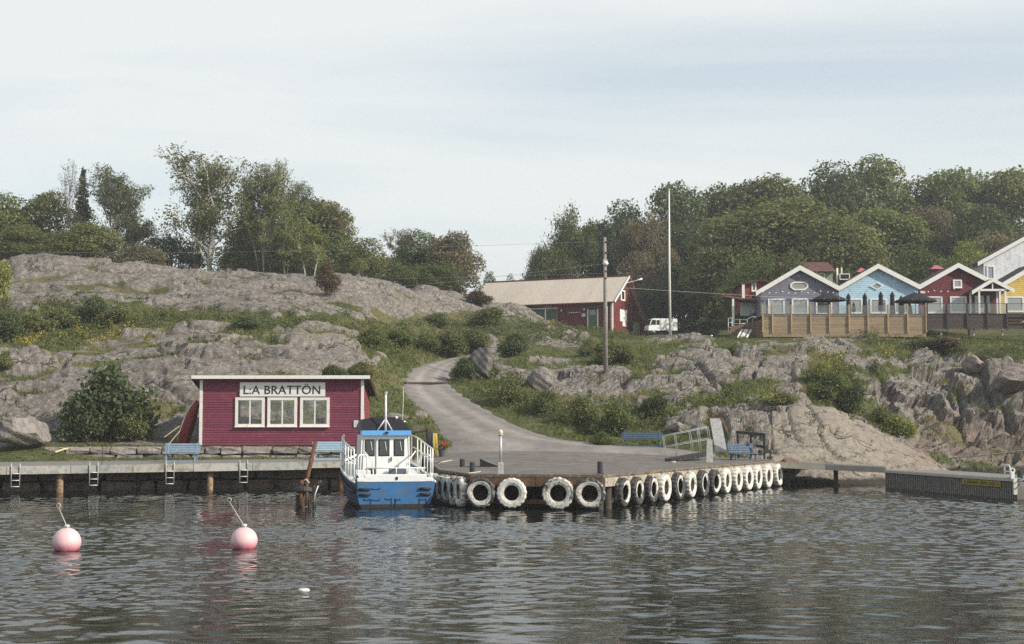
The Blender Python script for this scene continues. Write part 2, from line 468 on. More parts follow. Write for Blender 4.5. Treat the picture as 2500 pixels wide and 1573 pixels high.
def build_profiles():
    us = sorted(PROF); cols = []
    dd = np.arange(50, 4001, 0.2)
    k = np.exp(-0.5 * (np.arange(-8, 9) * 0.2 / 0.55) ** 2); k /= k.sum()
    for u in us:
        pts = []
        for q in PROF[u]:
            if len(q) == 2: pts.append((q[0], EYE + ray(u, q[1])[1] * q[0]))
            else: pts.append((q[0], q[2]))
        pts = [(40, -2.0)] + pts + [(500, pts[-1][1] - 4), (1500, 6.0), (4000, 0.0)]
        xs, zs = zip(*pts)
        z = np.interp(dd, xs, zs)
        z[:2000] = np.convolve(np.pad(z, 8, mode='edge'), k, 'valid')[:2000]
        cols.append(np.interp(Dg, dd, z))
    cols = np.array(cols)                                  # (profiles, D)
    uf = np.arange(-350, 2851, 4.4)
    Z = np.array([np.interp(uf, us, cols[:, j]) for j in range(len(Dg))]).T
    k = np.exp(-0.5 * (np.arange(-16, 17) * 4.4 / 22.0) ** 2); k /= k.sum()
    Zp = np.pad(Z, ((16, 16), (0, 0)), mode='edge')
    Z = np.apply_along_axis(lambda c: np.convolve(c, k, 'valid'), 0, Zp)
    lo, hi = np.repeat(Z[:1], 6, 0), np.repeat(Z[-1:], 6, 0)
    return np.concatenate([lo, Z, hi])
Zs = build_profiles()
Am = (Ug - 1250.0) / FPX / (CT + 0.0049)
Xg = Am[:, None] * Dg[None, :]
Yg = np.repeat(Dg[None, :], len(Ug), 0)
Ugm = np.repeat(Ug[:, None], len(Dg), 1)
def v_of(z, D):
    t = (z - EYE) / D
    return 786.5 - FPX * (t * CT - ST) / (CT + t * ST)
Vg = v_of(Zs, Yg)

jx = fbm(Xg * .55, Yg * .35 + Zs * .6, 91, 4) * 34; jy = fbm(Xg * .55 + 50, Yg * .35 + Zs * .6, 95, 4) * 22
Uj, Vj = Ugm + jx, Vg + jy
ROCK = [
 [(-500, 540), (300, 560), (700, 640), (1000, 655), (1120, 690), (1190, 760), (1090, 772), (960, 782), (800, 775), (560, 775), (340, 762), (200, 765), (60, 770), (-500, 790)],
 [(-500, 875), (0, 862), (130, 868), (200, 850), (330, 825), (440, 812), (560, 815), (700, 806), (860, 815), (930, 850), (950, 880), (880, 900), (820, 950), (760, 1010), (560, 1085), (350, 1088), (130, 1090), (0, 1090), (-500, 1090)],
 [(1185, 738), (1280, 742), (1375, 785), (1300, 792), (1200, 770)],
 [(1280, 812), (1400, 808), (1470, 828), (1400, 842), (1310, 838)],
 [(1150, 845), (1205, 840), (1235, 880), (1200, 925), (1155, 925)],
 [(1200, 905), (1330, 880), (1480, 905), (1560, 935), (1620, 905), (1580, 880), (1640, 868), (1760, 850), (1900, 842), (2100, 826), (2240, 838), (2330, 862), (2400, 865), (2500, 890), (3300, 890), (3300, 1300), (1860, 1300), (1770, 1035), (1640, 1000), (1560, 985), (1480, 970), (1400, 985), (1330, 950), (1280, 940), (1210, 930)],
 [(1590, 820), (1680, 815), (1745, 830), (1640, 848), (1590, 846)],
 [(930, 1010), (1060, 1010), (1068, 1030), (1000, 1032), (930, 1025)],
 [(1620, 1035), (1720, 1020), (1740, 1075), (1640, 1065)],
]
GRASS = [
 [(1640, 1000), (1740, 1015), (1840, 985), (1960, 990), (1900, 955), (1860, 925), (1820, 940), (1770, 920), (1810, 905), (1790, 960), (1700, 975)],
 [(1985, 870), (2055, 870), (2095, 940), (2190, 1045), (2150, 1060), (2060, 1005), (1985, 985), (1955, 930)],
 [(2070, 845), (2200, 838), (2300, 860), (2200, 885), (2100, 868)],
 [(2400, 860), (2520, 830), (2520, 900), (2420, 905)],
 [(2290, 830), (2600, 820), (2600, 870), (2350, 868)],
 [(850, 800), (960, 795), (1010, 850), (900, 880)],
]
LAWN = [[(1225, 838), (1480, 838), (1500, 880), (1380, 882), (1240, 885), (1190, 870)], [(1580, 868), (1640, 850), (1760, 832), (1900, 826), (2130, 828), (2000, 838), (1860, 842), (1700, 856), (1600, 878)], [(380, 1080), (900, 1080), (1000, 1120), (0, 1126), (0, 1080)]]
rock = np.zeros(Xg.shape)
for p in ROCK: rock = np.maximum(rock, inpoly(Uj, Vj, p))
for p in GRASS: rock = np.where(inpoly(Uj, Vj, p), 0, rock)
streak = fbm(Xg * .30 + Yg * .1, Yg * .75 + Zs * .8, 301, 5)
grass_in_rock = sstep(0.16, 0.24, streak) * (Ugm < 1300) + sstep(0.26, 0.33, streak) * (Ugm >= 1300)
TANP = [(1885, 1060), (1905, 1015), (1950, 982), (2035, 1000), (2110, 1045), (2200, 1090), (2330, 1138), (2330, 1300), (1900, 1300), (1880, 1120)]
tan = inpoly(Ugm + jx * .3, Vg + jy * .3, TANP).astype(float)
tan = np.where((Yg < 81.5) & (Ugm > 1850) & (Ugm < 2400), tan, 0)
rock = np.where(tan > .5, 1, rock)
grass = np.clip(1 - rock + rock * grass_in_rock * (1 - tan), 0, 1)
lawn = np.zeros(Xg.shape)
for p in LAWN: lawn = np.maximum(lawn, inpoly(Ugm + jx * .3, Vg + jy * .3, p))
far = Yg > 150
grass = np.where(far, 1, grass)
# the gravel path: left and right edge as seen
PATH_L = [(985, 1126), (1040, 1106), (1100, 1090), (1100, 1078), (1075, 1066), (1064, 1046), (1062, 1031), (1042, 1013), (1022, 997), (1000, 976), (985, 952), (979, 937), (985, 925), (1002, 904), (1035, 888), (1090, 876), (1150, 866)]
PATH_R = [(1785, 1120), (1740, 1102), (1590, 1090), (1450, 1084), (1377, 1076), (1322, 1061), (1266, 1042), (1218, 1017), (1170, 990), (1135, 969), (1112, 952), (1097, 938), (1093, 925), (1102, 903), (1120, 888), (1150, 875), (1175, 868)]
pathm = inpoly(Ugm, Vg, PATH_L + PATH_R[::-1]) & (Yg < 116) & (Yg > 66)
pathm = pathm.astype(float)
def blur(a, n):
    for _ in range(n):
        a = (a + np.roll(a, 1, 0) + np.roll(a, -1, 0)) / 3; a = (a + np.roll(a, 1, 1) + np.roll(a, -1, 1)) / 3
    return a
path_s = np.clip(blur(pathm, 5) * 1.6, 0, 1)

# relief along the surface normal: joint sets split the granite into tilted blocks
def blocks(a, b, s1, s2, seed, warp=.5):
    b2 = b / s2 + fbm(a * .18, b * .18, seed + 3, 3) * warp
    row = np.floor(b2).astype(np.int64); fb = b2 - row
    hr = _h(row, row * 0 + 5, seed)
    a2 = a / s1 * (.7 + .7 * hr) + hr * 11 + (fb - .5) * (_h(row, row * 0 + 9, seed) - .5) * .9 + fbm(b * .3, a * .2, seed + 5, 3) * warp
    col = np.floor(a2).astype(np.int64); fa = a2 - col
    e = np.minimum(np.minimum(fa, 1 - fa) * s1, np.minimum(fb, 1 - fb) * s2)
    return _h(col, row, seed + 1) - .5, (fa - .5) * s1, (fb - .5) * s2, _h(col, row, seed + 2) - .5, _h(col, row, seed + 4) - .5, e
def rot(a, b, ang): return a * math.cos(ang) - b * math.sin(ang), a * math.sin(ang) + b * math.cos(ang)
A = Xg; B = Yg * .75 + Zs * 1.25
A2, B2 = rot(A, B, -.22)
d_left = fbm(A * .16, B * .3, 5, 3) * .75 + fbm(A2 * .5, B2 * 1.0, 15, 4) * .16 + fbm(A * 2.2, B * 2.2, 25, 4) * .045
o1, ta, tb_, r1_, r2_, e1 = blocks(A2, B2, 5.5, 1.7, 400, .9)
d_left += o1 * .15 + ta * r1_ * .03 + tb_ * r2_ * .14 - .20 * np.exp(-(e1 / .06) ** 2) * sstep(-.1, .2, fbm(A * .3, B * .3, 33, 3))
o2, ta, tb_, r1_, r2_, e2 = blocks(*rot(A, B, .55), 2.4, 1.1, 440, .8)
d_left += o2 * .04 + tb_ * r2_ * .05 - .07 * np.exp(-(e2 / .06) ** 2) * sstep(0, .2, fbm(A * .4, B * .4, 34, 3))
ln = fbm(A2 * .14, B2 * .62, 35, 3)
for lv in (-.14, .08):
    d_left += .30 * sstep(lv - .012, lv + .012, ln) - .22 * np.exp(-((ln - lv) / .012) ** 2)
A3, B3 = rot(A, B, -.62)
o1, ta, tb_, r1_, r2_, e1 = blocks(A3, B3, 2.9, 2.3, 145, .7)
d_right = o1 * .85 + ta * r1_ * .46 + tb_ * r2_ * .48 - .26 * np.exp(-(e1 / .07) ** 2)
o2, ta, tb_, r1_, r2_, e2 = blocks(*rot(A, B, -.95), 1.15, .85, 245, .6)
d_right += o2 * .24 + ta * r1_ * .30 + tb_ * r2_ * .32 - .10 * np.exp(-(e2 / .05) ** 2)
o3, ta, tb_, r1_, r2_, e3 = blocks(*rot(A, B, .35), .5, .38, 345, .5)
d_right += o3 * .06
d_right += fbm(A * 1.1, B * 1.1, 55, 5) * .10
wr = sstep(1120, 1420, Ugm)
midw = sstep(1480, 1640, Ugm) * (1 - sstep(1960, 2080, Ugm))   # rounder outcrops in the middle
d_right *= 1 + .45 * sstep(2050, 2200, Ugm)
d = d_left * (1 - wr) + wr * (d_right * (1 - .5 * midw) + .8 * midw * d_left)
o9, ta, tb_, r1_, r2_, e9 = blocks(*rot(A, B, -.5), 4.5, 1.9, 941, .8)
d_tan = fbm(A * .25, B * .25, 65, 3) * .5 + fbm(A * 1.2, B * 1.2, 66, 4) * .10 + o9 * .22 + tb_ * r2_ * .16 - .12 * np.exp(-(e9 / .06) ** 2)
d = d * (1 - tan) + d_tan * tan
rk = np.clip(blur(1 - grass, 2), 0, 1)
d = d * (.22 + .78 * rk) + (1 - rk) * fbm(A * .8, B * .8, 85, 4) * .25
CRACKS = [([(1962, 990), (1985, 1025), (2000, 1050), (2025, 1090), (2060, 1112)], 2.2, .34), ([(1868, 1012), (1884, 1052), (1892, 1100)], 2.6, .30), ([(1922, 1010), (1930, 1045), (1958, 1078)], 2.2, .22),
          ([(2055, 1058), (2090, 1066), (2130, 1072)], 2, .14), ([(2100, 1075), (2180, 1110), (2260, 1135)], 2.2, .16), ([(2000, 1050), (2040, 1052)], 2, .15),
          ([(1785, 855), (1810, 885), (1860, 880), (1835, 925)], 4, .6), ([(1700, 905), (1740, 935), (1800, 985)], 4, .5), ([(1830, 895), (1900, 895), (1975, 905), (1975, 960)], 4, .5),
          ([(2352, 960), (2358, 1010), (2362, 1070)], 5, .9), ([(2318, 950), (2330, 990)], 7, .8), ([(2240, 1015), (2280, 1020), (2330, 1018)], 4, .5), ([(2060, 900), (2085, 940), (2100, 985)], 4, .5), ([(2130, 905), (2160, 950), (2200, 985)], 4, .5), ([(2390, 900), (2420, 950), (2460, 1020), (2495, 1060)], 7, .8),
          ([(10, 945), (120, 925), (180, 870)], 4, .5), ([(0, 960), (150, 945), (190, 940)], 4, .4), ([(380, 860), (440, 885), (520, 900)], 3, .4), ([(560, 855), (640, 870), (760, 890)], 3, .35), ([(350, 940), (420, 960), (470, 985)], 3, .35), ([(60, 690), (160, 680), (300, 672)], 3, .35), ([(130, 700), (190, 730), (230, 760)], 3, .4), ([(330, 680), (345, 720), (380, 760)], 3, .4), ([(820, 690), (870, 720), (960, 760)], 3, .4), ([(560, 720), (660, 740), (760, 742)], 3, .3)]
for line, w, dep in CRACKS:
    dd_ = polydist(Ugm + jx * .25, Vg + jy * .25, line)
    near = np.where(Yg < 108, 1, 0)
    d -= dep * np.exp(-(dd_ / w) ** 2) * near
pad = np.zeros(Xg.shape)
pad = np.maximum(pad, sstep(75.5, 74, Yg) * (Ugm < 1000))
pad = np.maximum(pad, lawn * .9); pad = np.maximum(pad, path_s)
pad = np.maximum(pad, sstep(104.5, 106, Yg) * (Ugm > 1750)); pad = np.maximum(pad, sstep(143, 146, Yg)); pad = np.maximum(pad, .85 * sstep(110, 113, Yg) * (Ugm > 1470))
pad = np.clip(blur(pad, 3), 0, 1)
d = d * (1 - .93 * pad)
d = np.where((Yg < 66) | (Yg > 330), 0, d)
d -= path_s * .05
# normals of the smooth sheet
def normals(X, Y, Z):
    P3 = np.stack([X, Y, Z], -1)
    du = np.gradient(P3, axis=0); dv = np.gradient(P3, axis=1)
    n = np.cross(du, dv); n /= np.linalg.norm(n, axis=-1, keepdims=True) + 1e-9
    n[n[..., 2] < 0] *= -1
    return n
nrm = normals(Xg, Yg, Zs)
POS = np.stack([Xg, Yg, Zs], -1) + nrm * d[..., None]
Zf = POS[..., 2]
Vf = v_of(Zf, POS[..., 1])
rust = np.clip(blur(inpoly(Uj, Vj, [(2230, 1060), (2300, 1015), (2420, 1010), (2460, 1040), (2560, 1040), (2560, 1130), (2220, 1130)]).astype(float), 4), 0, 1)
dry = sstep(.05, .3, fbm(Xg * .2, Yg * .25, 401, 4)) * (1 - lawn)
attr = np.stack([blur(grass, 1), blur(tan, 2), rust, np.clip(dry, 0, 1)], -1)

nu, nd = Xg.shape
idx = np.arange(nu * nd).reshape(nu, nd)
quads = np.stack([idx[:-1, :-1], idx[1:, :-1], idx[1:, 1:], idx[:-1, 1:]], -1).reshape(-1, 4)

def terrain_material():
    m, nt, b = new_mat('granite_and_turf'); L = nt.links
    at = N(nt, 'ShaderNodeAttribute', _attribute_name='ground')
    sp = N(nt, 'ShaderNodeSeparateColor'); L.new(at.outputs['Color'], sp.inputs[0])
    g = N(nt, 'ShaderNodeNewGeometry')
    def noise(scale, detail=7, rough=.65, stretch=None):
        n = N(nt, 'ShaderNodeTexNoise', Scale=scale, Detail=float(detail), Roughness=rough)
        if stretch:
            mp_ = N(nt, 'ShaderNodeMapping'); mp_.inputs['Scale'].default_value = stretch
            L.new(g.outputs['Position'], mp_.inputs[0]); L.new(mp_.outputs[0], n.inputs['Vector'])
        else: L.new(g.outputs['Position'], n.inputs['Vector'])
        return n
    def ramp(src, stops):
        r = N(nt, 'ShaderNodeValToRGB'); e = r.color_ramp.elements
        while len(e) < len(stops): e.new(0.5)
        for k, (p, c) in enumerate(stops): e[k].position = p; e[k].color = c4(c)
        L.new(src, r.inputs[0]); return r
    def mix(fac, a, c):
        mx_ = N(nt, 'ShaderNodeMixRGB'); L.new(fac, mx_.inputs[0]); L.new(a, mx_.inputs[1]); L.new(c, mx_.inputs[2]); return mx_.outputs[0]
    def mrange(src, a, b_, lo=0., hi=1.):
        r = N(nt, 'ShaderNodeMapRange'); r.inputs['From Min'].default_value = a; r.inputs['From Max'].default_value = b_
        r.inputs['To Min'].default_value = lo; r.inputs['To Max'].default_value = hi; L.new(src, r.inputs['Value']); return r.outputs[0]
    big = noise(.55, 8, .7); mid = noise(3.5, 8, .7); fine = noise(16, 5, .7)
    rockc = ramp(big.outputs['Fac'], [(.28, (.145, .126, .112)), (.48, (.21, .183, .160)), (.60, (.255, .218, .188)), (.75, (.31, .27, .23))]).outputs[0]
    lich = ramp(mid.outputs['Fac'], [(.32, (.070, .062, .056)), (.5, (.205, .180, .158)), (.66, (.40, .37, .33))]).outputs[0]
    f_ = N(nt, 'ShaderNodeMixRGB', Fac=.60); L.new(rockc, f_.inputs[1]); L.new(lich, f_.inputs[2]); rockc = f_.outputs[0]
    tanc = ramp(mid.outputs['Fac'], [(.25, (.16, .136, .112)), (.45, (.265, .228, .185)), (.75, (.355, .31, .25))]).outputs[0]
    tg = N(nt, 'ShaderNodeMath', _operation='MULTIPLY_ADD'); tg.inputs[1].default_value = .9; L.new(big.outputs['Fac'], tg.inputs[0]); L.new(mrange(sp.outputs['Green'], .1, 1., -.55, .45), tg.inputs[2])
    rockc = mix(mrange(tg.outputs[0], .25, .62), rockc, tanc)
    # long joints in the granite, filled with dark soil and moss
    wp_ = noise(1.1, 4, .6); wv = N(nt, 'ShaderNodeVectorMath', _operation='MULTIPLY_ADD'); wv.inputs[1].default_value = (1.6, 1.6, 1.6)
    L.new(wp_.outputs['Color'], wv.inputs[0]); L.new(g.outputs['Position'], wv.inputs[2])
    def joints(scl, rotv, width):
        m_ = N(nt, 'ShaderNodeMapping'); m_.inputs['Rotation'].default_value = rotv; m_.inputs['Scale'].default_value = scl
        L.new(wv.outputs[0], m_.inputs[0]); v_ = N(nt, 'ShaderNodeTexVoronoi', _feature='DISTANCE_TO_EDGE', Scale=1.0); L.new(m_.outputs[0], v_.inputs['Vector'])
        return mrange(v_.outputs['Distance'], width * .4, width, 1., 0.)
    j1, j2 = joints((.16, .42, .62), (0, R(14), 0), .022), joints((.42, .5, .9), (0, R(-38), 0), .018)
    jm = N(nt, 'ShaderNodeMath', _operation='MAXIMUM'); L.new(j1, jm.inputs[0]); jh = N(nt, 'ShaderNodeMath', _operation='MULTIPLY'); jh.inputs[1].default_value = .6; L.new(j2, jh.inputs[0]); L.new(jh.outputs[0], jm.inputs[1])
    jk = N(nt, 'ShaderNodeMath', _operation='MULTIPLY'); L.new(jm.outputs[0], jk.inputs[0]); L.new(mrange(big.outputs['Fac'], .40, .58), jk.inputs[1])
    soil = N(nt, 'ShaderNodeRGB'); soil.outputs[0].default_value = (.060, .056, .036, 1)
    rockc = mix(jk.outputs[0], rockc, soil.outputs[0])
    mossn = noise(1.9, 9, .75, (1, .8, 1.6)); mossc = ramp(mid.outputs['Fac'], [(.3, (.085, .085, .045)), (.7, (.155, .145, .085))]).outputs[0]
    mk = N(nt, 'ShaderNodeMath', _operation='MULTIPLY'); L.new(mrange(mossn.outputs['Fac'], .52, .68, 0, .55), mk.inputs[0]); L.new(mrange(sp.outputs['Green'], .2, .6, 1., .15), mk.inputs[1])
    rockc = mix(mk.outputs[0], rockc, mossc)
    rustn = noise(1.6, 6, .7)
    rustc = ramp(rustn.outputs['Fac'], [(.3, (.10, .062, .044)), (.5, (.19, .112, .070)), (.7, (.28, .20, .14))]).outputs[0]
    rf = N(nt, 'ShaderNodeMath', _operation='MULTIPLY'); L.new(sp.outputs['Blue'], rf.inputs[0]); L.new(mrange(mid.outputs['Fac'], .42, .62, 0, .75), rf.inputs[1])
    rockc = mix(rf.outputs[0], rockc, rustc)
    spk = N(nt, 'ShaderNodeVectorMath', _operation='SCALE'); L.new(rockc, spk.inputs[0]); L.new(mrange(fine.outputs['Fac'], .3, .7, .72, 1.28), spk.inputs['Scale']); rockc = spk.outputs[0]
    # crevice soil and moss where the ground lies sheltered
    gn = noise(.9, 8, .7)
    turf = ramp(gn.outputs['Fac'], [(.28, (.055, .062, .026)), (.45, (.085, .095, .036)), (.58, (.125, .122, .048)), (.74, (.18, .155, .075))]).outputs[0]
    dryc = ramp(fine.outputs['Fac'], [(.3, (.10, .085, .045)), (.6, (.20, .165, .09))]).outputs[0]
    turf = mix(mrange(at.outputs['Alpha'], .2, 1.0, 0, .65), turf, dryc)
    gf = N(nt, 'ShaderNodeMath', _operation='MULTIPLY_ADD'); gf.inputs[1].default_value = .55
    L.new(mid.outputs['Fac'], gf.inputs[0]); L.new(mrange(sp.outputs['Red'], 0, 1, -.28, .55), gf.inputs[2])
    col = mix(mrange(gf.outputs[0], .42, .56), rockc, turf)
    # tide stain just above the water
    pz = N(nt, 'ShaderNodeSeparateXYZ'); L.new(g.outputs['Position'], pz.inputs[0])
    wz = N(nt, 'ShaderNodeMath', _operation='MULTIPLY_ADD'); wz.inputs[1].default_value = -.5
    L.new(mid.outputs['Fac'], wz.inputs[0]); L.new(pz.outputs['Z'], wz.inputs[2])
    wet = N(nt, 'ShaderNodeRGB'); wet.outputs[0].default_value = (.05, .043, .033, 1)
    col = mix(mrange(wz.outputs[0], .12, -.02), col, wet.outputs[0])
    L.new(col, b.inputs['Base Color'])
    b.inputs['Roughness'].default_value = .92; b.inputs['Specular IOR Level'].default_value = .2
    hs = N(nt, 'ShaderNodeMath', _operation='MULTIPLY_ADD'); hs.inputs[1].default_value = .35
    L.new(fine.outputs['Fac'], hs.inputs[0])
    js = N(nt, 'ShaderNodeMath', _operation='MULTIPLY_ADD'); js.inputs[1].default_value = -.7; L.new(jk.outputs[0], js.inputs[0]); L.new(mid.outputs['Fac'], js.inputs[2]); L.new(js.outputs[0], hs.inputs[2])
    bp = N(nt, 'ShaderNodeBump', Strength=.75, Distance=.17)
    L.new(hs.outputs[0], bp.inputs['Height']); L.new(bp.outputs[0], b.inputs['Normal'])
    return m
me = mesh_np('terrain', POS.reshape(-1, 3), quads, {'ground': attr.reshape(-1, 4)}, smooth=True)
fl = ((attr[:-1, :-1, 0] > .6) | (attr[:-1, :-1, 1] > .5) | (Ugm[:-1, :-1] < 1250)).ravel()
me.polygons.foreach_set('use_smooth', fl)
me.materials.append(terrain_material())
ter = link('terrain', me); tag(ter, 'bare grey granite hill with grassy hollows rising from the harbour', kind='structure')

def _grid(D): return float(np.interp(D, Dg, np.arange(nd)))
def ground(x, y):
    D = max(58.0, y); u = 1250 + x / D * FPX * (CT + 0.0049)
    fi = float(np.interp(u, Ug, np.arange(nu))); fj = _grid(D)
    i, j = min(int(fi), nu - 2), min(int(fj), nd - 2); a, b_ = fi - i, fj - j
    return float((Zf[i, j] * (1 - a) + Zf[i + 1, j] * a) * (1 - b_) + (Zf[i, j + 1] * (1 - a) + Zf[i + 1, j + 1] * a) * b_)
def hit(u, v, smooth=False, dmin=66.0):
    """where the sight line through a photo point meets the land"""
    fi = float(np.interp(u, Ug, np.arange(nu))); i = min(int(fi), nu - 2); a = fi - i
    zz = (Zs if smooth else Zf); z = zz[i] * (1 - a) + zz[i + 1] * a
    t = EYE + ray(u, v)[1] * Dg
    k = np.nonzero((z >= t) & (Dg >= dmin))[0]
    if len(k) == 0: D = 150.0
    else:
        j = k[0]
        if j > 0:
            e0, e1 = t[j - 1] - z[j - 1], t[j] - z[j]
            D = Dg[j - 1] + (Dg[j] - Dg[j - 1]) * (e0 / (e0 - e1) if e0 > 0 else 1)
        else: D = Dg[j]
    return P(u, v, float(D))

# ------------------------------------------------------------------ gravel path up the slope
def build_path():
    n, k = 90, 14
    t = np.linspace(0, 1, len(PATH_L)); s = np.linspace(0, 1, n)
    Lp = np.array([np.interp(s, t, [p[i] for p in PATH_L]) for i in (0, 1)]).T
    Rp = np.array([np.interp(s, t, [p[i] for p in PATH_R]) for i in (0, 1)]).T
    Lw = [hit(*p, smooth=True) for p in Lp]; Rw = [hit(*p, smooth=True) for p in Rp]
    def soft(W):
        a = np.array([list(p) for p in W])
        for _ in range(9):
            b = a.copy(); b[1:-1] = (a[:-2] + a[1:-1] + a[2:]) / 3; a = b
        return a
    Lw, Rw = soft(Lw), soft(Rw)
    vs = []
    for i in range(n):
        for j in range(k + 1):
            f = j / k
            e = .12 * math.sin(i * 1.7) * (1 if j in (0, k) else 0)
            p = Lw[i] * (1 - f) + Rw[i] * f
            x, y = p[0] + e, p[1]
            zg = float(p[2]); zs_ = np.interp(y, Dg, Zs[min(int(np.interp(1250 + x / y * FPX, Ug, np.arange(nu))), nu - 1)])
            z = max(zg * .3 + zs_ * .7, zs_) + .045 + .03 * math.sin(math.pi * f)
            if j in (0, k): z -= .09
            vs.append((x, y, z))
    fs = [(i * (k + 1) + j, i * (k + 1) + j + 1, (i + 1) * (k + 1) + j + 1, (i + 1) * (k + 1) + j) for i in range(n - 1) for j in range(k)]
    wear = [[sum(math.exp(-(((j / k) - c) / .085) ** 2) for c in (.32, .68)), 0, 0, 1] for i in range(n) for j in range(k + 1)]
    me = mesh_np('path', vs, fs, {'wear': np.array(wear)}, smooth=True)
    me.materials.append(pm('gravel', (.265, .238, .214), .95, .14, .5, .6, 40, (.215, .19, .168), .5, dist=.02))
    nt = me.materials[0].node_tree; L = nt.links; b = nt.nodes['Principled BSDF']; src = b.inputs['Base Color'].links[0].from_socket
    at = N(nt, 'ShaderNodeAttribute', _attribute_name='wear'); sp = N(nt, 'ShaderNodeSeparateColor'); L.new(at.outputs['Color'], sp.inputs[0])
    nz = N(nt, 'ShaderNodeTexNoise', Scale=.8, Detail=6.0, Roughness=.7); g = N(nt, 'ShaderNodeNewGeometry'); L.new(g.outputs['Position'], nz.inputs['Vector'])
    ml = N(nt, 'ShaderNodeMath', _operation='MULTIPLY'); L.new(sp.outputs['Red'], ml.inputs[0]); L.new(nz.outputs['Fac'], ml.inputs[1])
    mr = N(nt, 'ShaderNodeMapRange'); mr.inputs['From Max'].default_value = .6; mr.inputs['To Min'].default_value = .84; mr.inputs['To Max'].default_value = 1.22; L.new(ml.outputs[0], mr.inputs['Value'])
    sv = N(nt, 'ShaderNodeVectorMath', _operation='SCALE'); L.new(src, sv.inputs[0]); L.new(mr.outputs[0], sv.inputs['Scale']); L.new(sv.outputs[0], b.inputs['Base Color'])
    return tag(link('path', me), 'grey gravel path curving up from the quay past the rocks', kind='structure')
build_path()

# ------------------------------------------------------------------ water
def build_water():
    az = np.concatenate([[-180, -140, -100, -70, -45, -30], np.linspace(-23, 23, 520), [30, 45, 70, 100, 140, 180]]) * math.pi / 180
    rr = np.concatenate([[.5, 4, 8, 11, 14], np.geomspace(17, 74, 1000), [82, 92, 105, 150, 300, 900, 4000]])
    AA, RR = np.meshgrid(az, rr, indexing='ij')
    X, Y = RR * np.sin(AA), RR * np.cos(AA)
    rng = np.random.default_rng(5)
    Z = np.zeros_like(X); gust = .55 + 1.9 * fbm(X * .06 + 3, Y * .10, 501, 4)
    gust = np.clip(gust * 1.15, .18, 1.5)
    swell = np.clip(.6 + 1.2 * fbm(X * .05 - 7, Y * .05, 511, 3), .15, 1.2)
    for k in range(84):
        lam = float(np.exp(rng.uniform(math.log(.18), math.log(1.25))))
        th = math.radians(rng.normal(96, 36))
        kx, ky = 2 * math.pi / lam * math.cos(th), 2 * math.pi / lam * math.sin(th)
        ph = rng.uniform(0, 6.28)
        a = lam * .0025
        wob = fbm(X * .35 + k, Y * .35 - k, 520 + k, 2) * 3.0
        s = np.sin(kx * X + ky * Y + ph + wob)
        Z += a * s * (gust if lam < .9 else swell)
    Z *= np.where((RR < 15) | (RR > 78), 0, 1)
    n1, n2 = X.shape
    ix = np.arange(n1 * n2).reshape(n1, n2)
    q = np.stack([ix[:-1, :-1], ix[:-1, 1:], ix[1:, 1:], ix[1:, :-1]], -1).reshape(-1, 4)
    me = mesh_np('water', np.stack([X, Y, Z], -1).reshape(-1, 3), q, smooth=True)
    m, nt, b = new_mat('harbour_water'); L = nt.links
    b.inputs['Base Color'].default_value = (.010, .013, .011, 1)
    b.inputs['Roughness'].default_value = .03; b.inputs['IOR'].default_value = 1.33
    b.inputs['Specular IOR Level'].default_value = .5
    g = N(nt, 'ShaderNodeNewGeometry')
    mpn = N(nt, 'ShaderNodeMapping'); mpn.inputs['Scale'].default_value = (.55, 1.25, 1)
    L.new(g.outputs['Position'], mpn.inputs[0])
    n1_ = N(nt, 'ShaderNodeTexNoise', Scale=5.5, Detail=4.0, Roughness=.55); L.new(mpn.outputs[0], n1_.inputs['Vector'])
    bp = N(nt, 'ShaderNodeBump', Strength=.12, Distance=.03); L.new(n1_.outputs['Fac'], bp.inputs['Height'])
    L.new(bp.outputs[0], b.inputs['Normal'])
    me.materials.append(m)
    return tag(link('water', me), 'dark rippled harbour water reflecting the pale sky', kind='structure')
build_water()
